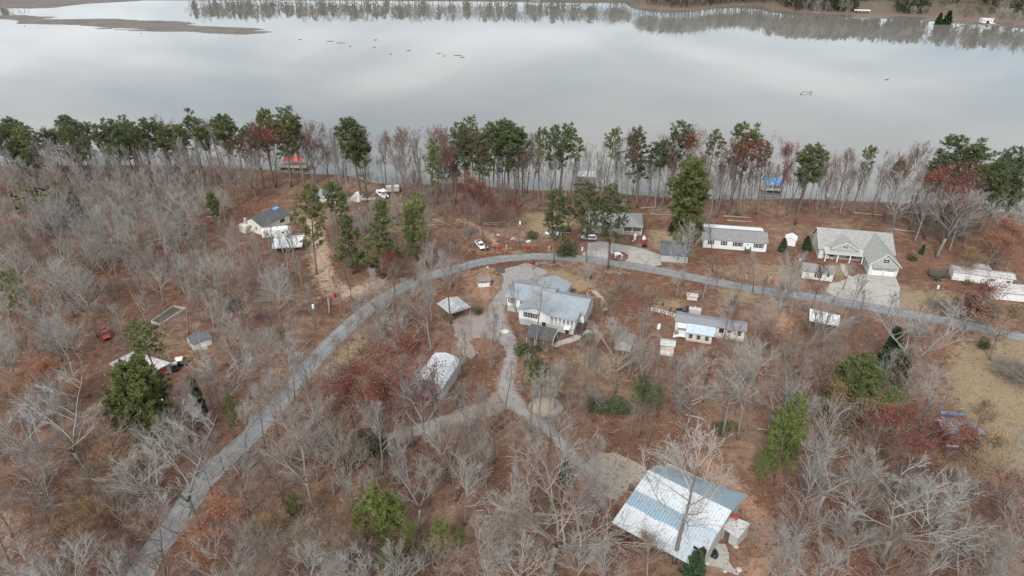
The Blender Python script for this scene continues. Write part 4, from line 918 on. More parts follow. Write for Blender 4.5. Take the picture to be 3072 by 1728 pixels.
r_ = MB(); slab(r_, (2.9, -4.0, 2.6), (9.8, -4.0, 2.6), (9.9, -.4, 3.1), (3.0, -.4, 3.1), .08); r_.build('front_room_roof', M['roof_ice'], T1)
r_ = MB(); slab(r_, (.7, -2.0, 2.45), (2.8, -2.0, 2.45), (2.85, -.05, 2.8), (.7, -.05, 2.8), .06); r_.build('stoop_roof', M['roof_white_clean'], T1)
st = MB(); st.bx(1.2, 3.0, -3.2, -.1, .6, .7)
for i in range(4): st.bx(.2 + .0, 1.2, -3.2 + .02, -2.2, .6 - (i + 1) * .15, .62 - i * .15) if False else st.bx(1.2 - (i + 1) * .3, 1.2 - i * .3, -3.2, -2.2, .5 - i * .15, .56 - i * .15)
for y in (-3.2, -2.2): st.tube([(1.3, y, 1.6), (0, y, .95)], .04, 4); st.bx(1.25, 1.33, y - .04, y + .04, 0, 1.6); st.bx(0, .08, y - .04, y + .04, 0, .95)
st.build('steps', M['white'], T1)
# pale shed left of it, box shed behind it, grey lean-to, fence, tank
def gshed(name, px, ang, L_, W_, h, rise, wm, rm, label, axis='x', cat='shed', dr=None, oh=.25):
    o = G(*px); e = empty(name, (o.x, o.y, 0), ang, label, cat)
    w_ = MB(); (body_x if axis == 'x' else body_y)(w_, 0, L_, 0, W_, -.15, h, h + rise); w_.build('wall', M[wm], e)
    r_ = MB(); (gable_x if axis == 'x' else gable_y)(r_, -oh, L_ + oh, -oh, W_ + oh, h - .05, h + rise + .04, .08); r_.build('roof', M[rm], e)
    if dr: door(e, 'F', 0, dr, 0, 1.1, 1.8, wm)
    return e
S4 = gshed('pale_shed', (1920 + 410 / 6.9, 880 + 1240 / 6.9), R(-14), 3.2, 2.6, 2.5, .5, 's_tan', 'roof_tin', 'narrow beige shed left of the grey roofed trailer, by its white steps')
MB().bx(.1, 3.1, -.7, .02, .05, .75).build('front_box', M['white'], S4)
S5 = gshed('white_box_shed', (1920 + 970 / 6.9, 880 + 135 / 6.9), R(-13), 2.7, 1.7, 1.3, .3, 's_tan', 'roof_white_leafy', 'tiny cream shed with leaves on its white roof, behind the black car')
o = G(1920 + 980 / 6.9, 880 + 490 / 6.9); q = empty('grey_utility_shed', (o.x + .4, o.y + .6, 0), R(-15), 'flat roofed grey shed between the black car and the grey roofed trailer', 'shed')
MB().bx(0, 3.0, 0, 1.5, -.1, 1.9).build('wall', M['grey_wall'], q); MB().bx(-.1, 3.1, -.1, 1.6, 1.9, 1.98).build('roof', M['grey_wall'], q); MB().tube([(1.6, .8, 1.98), (1.5, .8, 2.9)], .07, 6).build('vent_pipe', M['white'], q)
def fence(name, pts, label, h=1.1, mat='white', gap=.5, rails=(.35, .95), r=.035, pk=True):
    e = empty(name, (pts[0].x, pts[0].y, 0), 0, label, 'fence'); off = Vector((pts[0].x, pts[0].y, 0)); ra = MB()
    for a, b in zip(pts[:-1], pts[1:]):
        for z in rails: ra.tube([a - off + Vector((0, 0, z * h)), b - off + Vector((0, 0, z * h))], r, 4)
        n = max(1, int((b - a).length / gap))
        if pk:
            for i in range(n): p = a.lerp(b, (i + .5) / n) - off; ra.bx(p.x - .04, p.x + .04, p.y - .02, p.y + .02, .05, h * .98)
    ra.build('rails', M[mat], e)
    for p in pts: q_ = p - off; MB().bx(q_.x - .07, q_.x + .07, q_.y - .07, q_.y + .07, -.2, h + .08).build('post', M[mat], e)
    return e
fence('picket_fence', [G(1920 + x / 6.9, 880 + y / 6.9) for x, y in [(230, 370), (390, 400), (550, 445), (710, 490)]], 'white picket fence running left from the grey roofed trailer')
def tank(px, ang, ln, r, label, name='propane_tank'):
    o = G(*px); e = empty(name, (o.x, o.y, 0), ang, label, 'tank'); b_ = MB(); pr = [(-.5, .02), (-.46, .6), (-.38, .92), (-.3, 1), (.3, 1), (.38, .92), (.46, .6), (.5, .02)]
    b_.tube([(ln * a, 0, r + .25) for a, _ in pr], [r * k for _, k in pr], 14); b_.build('body', M['white'], e, smooth=True)
    for x in (-.3, .3): MB().bx(ln * x - .06, ln * x + .06, -r * .6, r * .6, 0, .32).build('foot', M['metal'], e)
    MB().tube([(0, 0, 2 * r + .22), (0, 0, 2 * r + .38)], .12, 8).build('valve_cap', M['white'], e); return e
tank((1920 + 385 / 6.9, 880 + 740 / 6.9), R(70), 2.6, .45, 'white gas tank in the yard left of the grey roofed trailer')
# ---- 8. open shelter with flat white roof by the road
o = [P('m3', *t) for t in ((960, 318, 2.9), (1187, 372, 2.9), (1180, 452, 2.6), (955, 410, 2.6))]
e = empty('white_roofed_shelter', (o[3].x, o[3].y, 0), 0, 'open shelter with a flat clean white roof on the near verge at right', 'shelter')
MB().prism([p - Vector((o[3].x, o[3].y, 0)) for p in (o[3], o[2], o[1], o[0])], (0, 0, .12)).build('roof', M['roof_white_clean'], e)
ctr = sum(o, Vector()) / 4
posts(e, [tuple(((p - ctr) * .93 + ctr - Vector((o[3].x, o[3].y, 0)))[:2]) for p in o], -.2, 2.65, .08, 'wood')
# ---- 9. carport of the gravel yard
pts = [G(1240 + x / 4.26, 860 + y / 4.26, z) for x, y, z in [(300, 215, 2.4), (560, 130, 3.3), (730, 265, 2.5), (470, 355, 2.4)]]
o = pts[3]; a_ = math.atan2(pts[0].y - o.y, pts[0].x - o.x)
CPT = empty('open_carport', (o.x, o.y, 0), a_ - R(0), 'open carport with a worn metal gable roof at the edge of the gravel yard', 'carport')
L9 = (pts[0] - o).length; W9 = 6.4
r_ = MB(); gable_x(r_, 0, L9, -W9, 0, 2.35, 3.15, .07); r_.build('roof', M['roof_tin'], CPT); posts(CPT, [(x, y) for x in (.15, L9 / 2, L9 - .15) for y in (-W9 + .15, -.15)], -.1, 2.35, .06, 'metal')
q = MB(); q.prism([(L9 - .12, -W9, 2.3), (L9 - .12, -W9 / 2, 3.1), (L9 - .12, 0, 2.3)], (.04, 0, 0)); q.prism([(.08, -W9, 2.3), (.08, -W9 / 2, 3.1), (.08, 0, 2.3)], (.04, 0, 0)); q.build('gable_panel', M['grey_wall'], CPT)
# ---- 10. white metal garage with broken back gambrel roof
p1, p2, p3, p4 = [G(1240 + x / 4.26, 860 + y / 4.26, z) for x, y, z in [(50, 1145, 3.0), (310, 880, 3.0), (600, 960, 3.0), (370, 1310, 3.0)]]
a_ = math.atan2(p3.y - p4.y, p3.x - p4.x); GR_ = empty('white_metal_garage', (p4.x, p4.y, 0), a_, 'white metal garage with a bent barn shaped roof behind the thin red leafed oak', 'garage')
L10 = (p3 - p4).length; W10 = 7.2; pf = [(0, 3.0), (1.0, 4.0), (W10 / 2, 4.6), (W10 - 1.0, 4.0), (W10, 3.0)]
MB().prism([(0, 0, -.2), (0, W10, -.2)] + [(0, y, z) for y, z in reversed(pf)], (L10, 0, 0)).build('wall', M['grey_wall'], GR_)
MB().prism([(-.2, y, z + .02) for y, z in pf] + [(-.2, y, z + .12) for y, z in reversed(pf)], (L10 + .4, 0, 0)).build('roof', M['roof_white'], GR_)
print('garage', a_, L10)
# ---- 11. white roofed block house behind the huge pine, with its yard
K2 = lambda x, y, z=0: G(260 + x / 4.83, 920 + y / 4.83, z)
a, b, c_, d_ = K2(320, 820, 3.0), K2(700, 640, 3.0), K2(1225, 810, 3.0), K2(980, 935, 3.0)
BH = empty('white_roofed_block_house', (d_.x, d_.y, 0), 0, 'low block building with a weathered white roof behind the huge dark pine', 'house')
off = Vector((d_.x, d_.y, 0)); rf = [p - off for p in (a, b, c_, d_)]; e5 = K2(520, 1000, 3.0) - off
ce = sum(rf + [e5], Vector()) / 5
q = MB(); apex = [Vector((ce.x - 2, ce.y, 3.9)), Vector((ce.x + 3.2, ce.y + 1.2, 3.9))]
ring = [rf[0], e5, rf[3], rf[2], rf[1]]
q.poly([rf[3], rf[2], apex[1]]); q.poly([rf[2], rf[1], apex[0], apex[1]]); q.poly([rf[1], rf[0], apex[0]]); q.poly([rf[0], e5, apex[0]]); q.poly([e5, rf[3], apex[1], apex[0]]); q.prism([p - Vector((0, 0, .12)) for p in ring], (0, 0, .1)); q.build('roof', M['roof_white_leafy'], BH)
rs = [(p - ce) * .92 + ce for p in ring]; MB().prism([Vector((p.x, p.y, -.2)) for p in rs], (0, 0, 3.05)).build('wall', M['blocks'], BH)
pm = (rs[2] + rs[3]) / 2; dr_ = (rs[3] - rs[2]); q = MB(); q.box((pm.x + .1, pm.y - .1, 1.9), (1.9, .12, 1.0), math.atan2(dr_.y, dr_.x)); q.build('red_sign_board', M['red_paint'], BH)
WS = gshed('small_white_shed', (260 + 1560 / 4.83, 920 + 640 / 4.83), R(43), 4.4, 3.9, 2.0, .7, 's_worn', 'shingle_blueish', 'small white wooden shed with a weathered blue grey roof in the left yard', 'x', 'shed')
WS.rotation_euler = (0, 0, R(42)); WS_off = 0
for u_ in (1.6, 2.6):
    dd = door(WS, 'F', 0, u_, 0, .95, 1.8, 'white', False); q = MB(); fbox(q, 'F', -.05, u_, 1.25, .22, .25, .02); q.build('pane', M['glass'], dd)
win(WS, 'L', 0, 2.2, .9, .5, .5, 'shutter', 0); st_ = MB(); st_.prism([(1.0, -.1, .12), (3.0, -.1, .12), (3.0, -1.3, -.02), (1.0, -1.3, -.02)], (0, 0, .06)); st_.build('ramp', M['wood'], WS)
# empty block foundation
f1, f2, f3, f4 = P('m1', 1140, 408, .7), P('m1', 1208, 430, .7), P('m1', 1400, 310, .7), P('m1', 1310, 292, .7)
FN = empty('block_foundation', (f2.x, f2.y, 0), 0, 'long empty block foundation full of dark leaves above the small white shed', 'foundation'); off = Vector((f2.x, f2.y, 0)); q = MB()
for s_, t_ in ((f1, f2), (f2, f3), (f3, f4), (f4, f1)):
    s_, t_ = s_ - off, t_ - off; dv = (t_ - s_); n_ = Vector((-dv.y, dv.x, 0)).normalized() * .1; q.prism([s_ + n_, t_ + n_, t_ - n_, s_ - n_], (0, 0, -.9))
q.build('wall', M['concrete'], FN); q = MB()
for k in range(1, 6): p_ = (f1 - off).lerp(f4 - off, k / 6); r2 = (f2 - off).lerp(f3 - off, k / 6); q.tube([p_ - Vector((0, 0, .15)), r2 - Vector((0, 0, .15))], .07, 4)
q.build('joist', M['wood_dark'], FN); q = MB(); q.poly([(p - off) * Vector((1, 1, 0)) + Vector((0, 0, .05)) if False else Vector(((p - off).x, (p - off).y, .05)) for p in (f1, f2, f3, f4)]); q.build('leaf_floor', M['wood_dark'], FN)
# ---- 12. dark roofed house, camper and carport at upper left
K3 = lambda x, y, z=0: G(680 + x / 6.586, 560 + y / 6.586, z)
r0, r1 = K3(470, 628, 5.2), K3(930, 425, 5.2); e0 = K3(740, 785, 3.2); a_ = math.atan2(r1.y - r0.y, r1.x - r0.x)
UH = empty('dark_roofed_house', (r0.x, r0.y, 0), a_, 'cream house with a dark shingled roof and a blue tarp on its ridge', 'house')
L12 = (r1 - r0).length + 2.6; wy = 4.6; print('UH', a_, L12, e0, lc2(e0, Vector((r0.x, r0.y, 0)), a_))
body = MB(); body_x(body, .3, L12 - .4, -wy + .3, wy - .3, -.2, 3.1, 5.0); body.build('wall', M['s_cream'], UH)
r_ = MB(); gable_x(r_, 0, L12, -wy, wy, 3.05, 5.2, .12); r_.build('roof', M['shingle_dark'], UH)
q = MB(); q.prism([(L12 - 3.4, -.9, 4.93), (L12 - 3.4, 0, 5.36), (L12 - 3.4, .7, 5.03), (L12 - 3.4, .7, 5.08), (L12 - 3.4, 0, 5.42), (L12 - 3.4, -.9, 4.99)], (2.4, 0, 0)); q.build('ridge_tarp', M['tarp_blue'], UH)
for x in (1.4, 2.4): win(UH, 'F', -wy + .3, x, 1.2, .7, 1.0, 'white', 1)
win(UH, 'F', -wy + .3, L12 - 3.6, 1.5, 1.8, .9, 'shutter', 1); win(UH, 'L', .3, -1.6, 1.4, .9, 1.0, 'white', 1); win(UH, 'L', .3, .9, 1.6, .8, .9, 'white', 1)
q = MB(); q.bx(-1.6, .3, 1.2, 4.6, -.2, 2.7); q.build('side_room', M['s_cream'], UH); MB().bx(-.5, .28, 2.2, 3.0, 2.7, 4.8).build('chimney', flat('pale_stone', (.50, .46, .38), .9, 0, .4, 3), UH)
def camper(px0, px1, w, h, label, name='camper_trailer', mat='white'):
    a, b = G(*px0), G(*px1); ang = math.atan2(b.y - a.y, b.x - a.x); L_ = (b - a).length; e = empty(name, (a.x, a.y, 0), ang, label, 'camper trailer')
    prof = [(0, .6), (L_, .6), (L_, h * .55), (L_ - .5, h * .92), (L_ - 1.1, h), (.35, h), (0, h * .85)]
    MB().prism([(x, 0, z) for x, z in prof], (0, w, 0)).build('body', M[mat], e)
    MB().bx(.15, L_ - .1, -.015, 0, 1.2, 1.32).build('stripe', M['grey_wall'], e)
    for x in (.2, .48, .72): win(e, 'F', 0, L_ * x, 1.55, .6, .5, 'metal', 0)
    MB().bx(L_ * .45, L_ * .45 + .6, -.04, 0, .65, 2.3).build('door', M[mat], e)
    for x in (L_ * .42 - .4, L_ * .42 + .4):
        for y in (.12, w - .12): q = MB(); q.disc((x, y, .35), .35, (0, 1, 0), .22); wh = q.build('wheel', M['tyre'], e); q = MB(); q.disc((x, y, .35), .17, (0, 1, 0), .26); q.build('rim', M['metal'], wh)
    MB().tube([(L_, w / 2, .5), (L_ + 1.2, w / 2, .45)], .06, 5).build('hitch', M['metal'], e)
    MB().bx(L_ * .5, L_ * .5 + .7, w * .35, w * .65, h, h + .22).build('roof_vent', M['grey_wall'], e); return e
camper((680 + 710 / 6.586, 560 + 1045 / 6.586), (680 + 1290 / 6.586, 560 + 985 / 6.586), 2.5, 3.0, 'white camper trailer parked before the dark roofed house', mat='white')
a, b = K3(890, 1205, 2.6), K3(1490, 1170, 2.6); a_ = math.atan2(b.y - a.y, b.x - a.x)
C2_ = empty('white_metal_carport', (a.x, a.y, 0), a_, 'white metal carport with brown leaves on its roof, left of the sandy track', 'carport'); L_ = (b - a).length
r_ = MB(); pf = [(-.02, 2.2), (0, 2.55), (4.2, 3.7), (8.4, 2.55), (8.42, 2.2)]; r_.prism([(0, y, z) for y, z in pf] + [(0, y, z + .06) for y, z in reversed(pf)], (L_, 0, 0)); r_.build('roof', M['roof_white'], C2_)
posts(C2_, [(x, y) for x in (.1, L_ / 3, 2 * L_ / 3, L_ - .1) for y in (.1, 8.3)], -.1, 2.6, .05, 'metal')
# ---- 13. grey house behind the pines with a white porch
K4 = lambda x, y, z=0: G(1620 + x / 5.175, 420 + y / 5.175, z)
a, b = K4(700, 1440, 0), K4(1400, 1470, 0); a_ = R(-7)
H5 = empty('porch_house', (a.x, a.y, 0), a_, 'grey house with a shingled hip roof and white railed porch behind two tall pines', 'house'); print('H5', a, b, (b - a).length, K4(640, 1060, 5), K4(1450, 1080, 4))
L5 = 18.5; q = MB(); q.bx(-1.2, L5 - 6.2, 0, 11, -.3, 3.1); q.bx(L5 - 6.2, L5, 2.6, 11, -.3, 3.1); q.build('wall', M['s_grey'], H5)
q = MB(); x0, x1_, y0, y1 = -1.7, L5 + .4, -.5, 11.5; A = (x0, y0, 3.05); B_ = (x1_, y0, 3.05); C_ = (x1_, y1, 3.05); D_ = (x0, y1, 3.05); E_ = (x0 + 5.5, 5.5, 5.6); F_ = (x1_ - 5.5, 5.5, 5.6)
q.poly([A, B_, F_, E_]); q.poly([B_, C_, F_]); q.poly([C_, D_, E_, F_]); q.poly([D_, A, E_]); q.bx(x0, x1_, y0, y1, 2.93, 3.04); q.build('roof', M['shingle_mid'], H5)
q = MB(); gable_y(q, -1.7, 2.8, -1.0, 5, 3.0, 4.6, .1); gable_y(q, 4.6, 9.6, -.9, 5, 3.1, 4.9, .1); q.build('gable_roof', M['shingle_mid'], H5)
q = MB(); q.prism([(-1.7, -1.04, 2.95), (.55, -1.04, 4.55), (2.8, -1.04, 2.95), (2.8, -1.04, 3.12), (.55, -1.04, 4.75), (-1.7, -1.04, 3.12)], (0, .06, 0)); q.prism([(4.6, -.94, 3.05), (7.1, -.94, 4.85), (9.6, -.94, 3.05), (9.6, -.94, 3.22), (7.1, -.94, 5.05), (4.6, -.94, 3.22)], (0, .06, 0)); q.build('fascia', M['white'], H5)
win(H5, 'F', 0, 6.8, .8, 1.1, 1.5, 'white', 2); win(H5, 'F', 0, 1.0, .9, 1.0, 1.3, 'white', 1); win(H5, 'F', 2.6, L5 - 3.2, 1, 1.4, 1.2, 'white', 2)
MB().bx(L5 - 6.2, L5, -.2, 2.6, -.1, .5).build('porch_floor', M['wood'], H5); posts(H5, [(L5 - 6.0, -.1), (L5 - 3.2, -.1), (L5 - .1, -.1)], .5, 3.0, .09)
q = MB(); q.tube([(L5 - 6, -.1, 1.4), (L5, -.1, 1.4)], .05, 4); q.tube([(L5 - 6, -.1, .65), (L5, -.1, .65)], .04, 4)
for i in range(22): q.bx(L5 - 5.9 + i * .27, L5 - 5.84 + i * .27, -.12, -.08, .65, 1.4)
q.build('railing', M['white'], H5)
# ---- 14. cabin with pale green metal roof; tent; far right trailers
o = P('c1', 2395, 745); q = gshed('pale_green_roofed_cabin', (820 + 830 / 6.038, 400 + 1245 / 6.038), R(-8), 6.5, 5.5, 2.6, 1.4, 's_cream', 'roof_blue', 'small cabin with a pale green metal roof half hidden by a dark pine', cat='cabin')
o = G(820 + 1390 / 6.038, 400 + 1230 / 6.038); e = empty('canvas_shelter', (o.x, o.y, 0), R(-6), 'rounded off white canvas shelter between the cabin and the white boat', 'shelter')
arc = [(math.cos(t) * 2.0 + 2.0, math.sin(t) * 2.3) for t in np.linspace(0, math.pi, 11)]
MB().prism([(x, 0, z) for x, z in arc] , (0, 4.2, 0)).build('cover', flat('canvas', (.62, .60, .54), .9, 0, .15, 1), e); MB().bx(.8, 2.6, -.02, 0, 0, 1.6).build('flap', M['grey_wall'], e)
o = G(2820 + 300 / 9.05, 760 + 740 / 9.05); RT = empty('long_white_roofed_trailer', (o.x, o.y, 0), R(-12.5), 'long white trailer home with a leaf strewn white roof at the right edge', 'trailer home'); o2 = G(2820 + 1900 / 9.05, 760 + 950 / 9.05); LL = (o2 - o).length; print('RT', LL, math.degrees(math.atan2(o2.y - o.y, o2.x - o.x)))
RT.rotation_euler = (0, 0, math.atan2(o2.y - o.y, o2.x - o.x))
q = MB(); q.bx(0, LL, 0, 4.2, .35, 2.9); q.build('wall', M['s_white'], RT); MB().bx(.1, LL - .1, .1, 4.1, -.1, .35).build('skirting', M['wood_dark'], RT)
q = MB(); gable_x(q, -.2, LL + .7, -.25, 4.5, 2.85, 3.45, .08); q.build('roof', M['roof_white_leafy'], RT); q = MB(); q.bx(LL * .42, LL * .68, 4.2, 7.6, 0, 3.0); q.build('back_room', M['s_white'], RT); q = MB(); slab(q, (LL * .4, 4.2, 3.2), (LL * .7, 4.2, 3.2), (LL * .7, 7.9, 2.95), (LL * .4, 7.9, 2.95), .08); q.build('back_room_roof', M['roof_white_leafy'], RT)
for x in (LL * .67, LL * .94): win(RT, 'F', 0, x, 1.6, .9, .6, 'grey_wall', 2)
o = G(2820 + 1340 / 9.05, 760 + 1240 / 9.05); q = empty('low_white_roofed_building', (o.x, o.y, 0), R(-12), 'low building with white leafy roof below the long white trailer at right edge', 'building')
MB().bx(0, 16, .2, 4.5, -.1, 2.3).build('wall', M['s_white'], q); r_ = MB(); slab(r_, (-.4, -.2, 2.3), (16.4, -.2, 2.3), (16.4, 4.8, 2.9), (-.4, 4.8, 2.9), .08); r_.build('roof', M['roof_white_leafy'], q)
tank((2820 + 1870 / 9.05, 760 + 1100 / 9.05), R(10), 2.4, .45, 'white gas tank between the two white roofed buildings at the right edge', 'gas_tank')
o = G(2820 - 10 / 9.05, 760 + 640 / 9.05); e = empty('dark_flatbed_trailer', (o.x - 3.2, o.y, 0), R(-14), 'dark slatted trailer heaped with scrap, left of the long white trailer home', 'trailer')
MB().bx(0, 5.2, 0, 2.2, .6, .75).build('bed', M['wood_dark'], e); q = MB()
for z in (1.0, 1.4, 1.8): q.bx(0, 5.2, -.04, .02, z, z + .15); q.bx(0, 5.2, 2.18, 2.24, z, z + .15); q.bx(-.05, .01, 0, 2.2, z, z + .15)
for x in (0, 1.3, 2.6, 3.9, 5.1): q.bx(x, x + .1, -.08, -.04, .6, 2.0); q.bx(x, x + .1, 2.24, 2.28, .6, 2.0)
q.build('side_rails', M['wood_dark'], e)
for x in (1.8, 2.7):
    for y in (.0, 2.2): q = MB(); q.disc((x, y, .38), .38, (0, 1, 0), .2); q.build('wheel', M['tyre'], e)
# small shed in the trees right of the metal roofed house, roof shed at lower right
S7 = gshed('weathered_shed', (1024 + 2060 / 2.5156, 800 + 625 / 2.5156), R(-15), 4.0, 3.6, 2.2, .8, 'grey_wall', 'shingle_brown', 'small weathered grey shed behind the forked bare tree', 'y')
S8 = gshed('red_shed_house', (2048 + 870 / 2.5156, 800 + 140 / 2.5156 - 75), R(-8), .1, .1, .1, .05, 'white', 'white', '') if False else None
o = G(1940 + 2180 / 5.367, 660 + 395 / 5.367); S9 = gshed('tent_shed', (1940 + 2215 / 5.367, 660 + 400 / 5.367), R(-25), 3.2, 3.6, 2.0, .9, 'white', 'roof_white_clean', 'small white peaked metal shed between the long white house and the cedar', 'y')
# well house
o = G(1380 + 325 / 6.037, 660 + 1230 / 6.037); WH = empty('well_house', (o.x, o.y, 0), R(6), 'little white well house with a brown shingled roof on bare clay', 'well house')
MB().bx(.25, 3.2, .3, 2.1, -.1, 1.15).build('wall', M['white'], WH); posts(WH, [(.1, .5), (3.4, .5), (.1, 1.9), (3.4, 1.9)], -.1, 2.0, .08)
r_ = MB(); gable_x(r_, -.3, 3.7, -.1, 2.7, 1.95, 2.9, .08); r_.build('roof', M['shingle_brown'], WH)
# scrap roof and steel at lower right
o = G(2720 + 640 / 6.037, 1180 + 900 / 6.037); e = empty('dark_metal_roofed_shelter', (o.x, o.y, 0), R(-5), 'low dark metal roofed shelter under the wide dark red oak', 'shelter')
r_ = MB(); slab(r_, (0, 0, 2.2), (6.2, 0, 2.2), (6.2, 4.0, 2.8), (0, 4.0, 2.8), .07); r_.build('roof', M['roof_grey'], e); posts(e, [(.2, .2), (6, .2), (.2, 3.8), (6, 3.8)], -.1, 2.3, .07, 'wood_dark'); MB().bx(.2, 6, -.1, .1, 1.4, 1.9).build('white_board', M['white'], e); MB().bx(.0, 2.5, -1.5, -1.3, .4, .8).build('white_board', M['white'], e)
for i, (a, b, lb) in enumerate([((610, 345), (1075, 410), 'pair of blue steel beams under the dome shaped bare tree, farther one'), ((615, 372), (1070, 425), 'blue steel beam second from the top under the dome shaped bare tree'), ((610, 455), (1130, 530), 'nearest blue steel beam, above the blue pickup')]):
    a, b = G(2720 + a[0] / 6.037, 1180 + a[1] / 6.037, .4), G(2720 + b[0] / 6.037, 1180 + b[1] / 6.037, .4); q = MB(); d_ = (b - a); n_ = Vector((-d_.y, d_.x, 0)).normalized() * .12
    for z in (0, .3): q.prism([n_ + Vector((0, 0, z)), d_ + n_ + Vector((0, 0, z)), d_ - n_ + Vector((0, 0, z)), -n_ + Vector((0, 0, z))], (0, 0, .05))
    q.prism([n_ * .2, d_ + n_ * .2, d_ - n_ * .2, -n_ * .2], (0, 0, .33)); q = q.build('steel_beam', M['blue_paint'], None, tuple(a)); tag(q, lb, 'steel beam', 'blue steel beams lying at lower right')
# ================================================================== DOCKS AND BOATHOUSES
def wz(c, x, y): 
    if isinstance(c, str): o = CR[c]; return G(o[0] + x / 2.5156, o[1] + y / 2.5156, WATER_Z)
def boathouse(px, ang, L_, W_, h, rise, wm, rm, label, name, open_=False, posts_m='white', deck=(1.2, 1.2), z=.5, rail=False, front=0):
    o = G(px[0], px[1], WATER_Z); e = empty(name, (o.x, o.y, WATER_Z), ang, label, 'boathouse')
    MB().bx(-deck[0], L_ + deck[0], -deck[1], W_ + deck[1], z, z + .14).build('deck', M['wood'], e)
    for x in np.linspace(-deck[0] + .2, L_ + deck[0] - .2, 4):
        for y in (-deck[1] + .2, W_ + deck[1] - .2): MB().tube([(x, y, -1.5), (x, y, z + .1)], .1, 6).build('piling', M['wood_dark'], e)
    if not open_:
        q = MB(); (body_x)(q, 0, L_, 0, W_, z + .14, z + h, z + h + rise * .9); q.build('wall', M[wm], e); win(e, 'F', 0, L_ * .3, z + 1.0, .8, .8, 'white', 0); door(e, 'F', 0, L_ * .65, z + .14, .9, 2.0, 'dark', False)
    else: posts(e, [(x, y) for x in (.1, L_ / 2, L_ - .1) for y in (.1, W_ - .1)], z + .14, z + h, .08, posts_m)
    q = MB(); gable_x(q, -.3, L_ + .3, -.3, W_ + .3, z + h - .03, z + h + rise, .09); q.build('roof', M[rm], e)
    if rail:
        q = MB(); x0, x1_, y0 = -deck[0], L_ + deck[0], -deck[1]
        for zz in (.6, 1.05): q.tube([(x0, y0, z + zz), (x1_, y0, z + zz)], .04, 4)
        for x in np.linspace(x0, x1_, 9): q.bx(x - .05, x + .05, y0 - .05, y0 + .05, z, z + 1.1)
        q.build('railing', M['white'], e)
    return e
boathouse((820 + 215 / 6.038, 400 + 640 / 6.038), R(-6), 7.0, 5.0, 2.5, 1.5, 'white', 'red_roof', 'open boat dock with a bright red gable roof on the shore at left', 'red_roofed_dock', True, 'grey_wall', (3.0, 1.5), .9, True)
bhw = boathouse((1220 + 725 / 6.44, 440 + 560 / 6.44), R(-4), 5.0, 5.0, 3.6, .8, 'shutter', 'roof_white', 'tall narrow boathouse with a white roof behind the shoreline pines, left of centre', 'white_roofed_boathouse', False, 'white', (.6, .6), 1.0)
MB().prism([(.5, -4.5, .6), (2.0, -4.5, .6), (2.0, -.5, 1.0), (.5, -.5, 1.0)], (0, 0, .1)).build('gangway', M['wood'], bhw)
b2 = boathouse((1620 + 545 / 5.175, 420 + 690 / 5.175), R(-8), 7.5, 5.0, 2.8, 1.3, 's_grey', 'roof_white', 'grey walled boathouse with a bright white roof on the shore at centre', 'grey_boathouse', False, 'white', (.8, .8), .7)
b3 = boathouse((2250 + 470 / 12.08, 480 + 1160 / 12.08), R(-10), 6.6, 4.6, 2.4, 1.9, 'white', 'tarp_blue_roof' if 'tarp_blue_roof' in M else 'tarp_blue', 'open dock shelter with a bright blue roof on the shore at right', 'blue_roofed_dock', True, 'white', (.5, .6), .9, True)
for n_, u, v, ang, L_, W_, h, lb, cat in [('dock', 1590, 4, R(-20), 12, 3.5, 2.2, 'pale boat dock with a small roof at the far top centre of the lake', 'dock'), ('canopy_dock', 2432, 40, R(-20), 9, 4, 1.2, 'low dock with a moored white boat on the far bank, left of the canopy dock', 'dock'),
                                      ('boat_shelter', 2562, 42, R(-14), 15, 5, 3.0, 'long white canopy boat shelter on the far bank', 'boat shelter'), ('pier', 2195, 14, R(-50), 16, 2, 0, 'narrow wooden pier running out from the far bank', 'pier')]:
    o = G(u, v, WATER_Z); e = empty(n_, (o.x, o.y, WATER_Z), ang, lb, cat); MB().bx(0, L_, 0, W_, .5, .7).build('deck', M['wood'], e)
    for x in np.linspace(.3, L_ - .3, 5):
        for y in (.2, W_ - .2): MB().tube([(x, y, -1), (x, y, .6 + (h if h > 1.5 else 0))], .12, 5).build('piling', M['white'] if h > 1.5 else M['wood_dark'], e)
    if h > 1.5: q = MB(); gable_x(q, -.4, (L_ if n_ == 'boat_shelter' else L_ * .5) + .4, -.4, W_ + .4, .6 + h, 1.2 + h, .12); q.build('roof', M['roof_white_clean'], e)
o = G(2840 + 1190 / 11.1, 800 / 11.1, WATER_Z); e = empty('white_boathouse', (o.x, o.y, WATER_Z), R(-6), 'two storey white boathouse with a square jetty at the right end of the far bank', 'boathouse')
q = MB(); q.bx(0, 9.5, 1, 8, .8, 4.2); q.build('wall', M['s_white'], e); q = MB(); q.bx(-.3, 9.8, .6, 8.4, 4.2, 4.4); q.build('roof', M['roof_white_clean'], e)
MB().bx(3.5, 6.2, .95, 1.0, .8, 3.0).build('boat_opening', M['dark'], e); win(e, 'F', 1, 1.4, 2.2, 1.2, 1.0); win(e, 'F', 1, 8, 2.2, 1.2, 1.0)
q = MB()
for x in (-.6, 2, 6.6, 9): q.tube([(x, .8, .7), (x, -9, .7)], .18, 4)
q.bx(-1.4, 10, -11.5, -9, .55, .8); q.build('jetty', M['wood'], e); MB().bx(6.5, 11, -1.5, 1, .6, .85).build('deck', M['white'], e); q = MB()
for z in (4.9, 5.3): q.tube([(-.2, .7, z), (9.7, .7, z)], .06, 4)
for x in np.linspace(-.2, 9.7, 8): q.bx(x - .06, x + .06, .64, .76, 4.4, 5.4)
q.build('railing', M['white'], e)

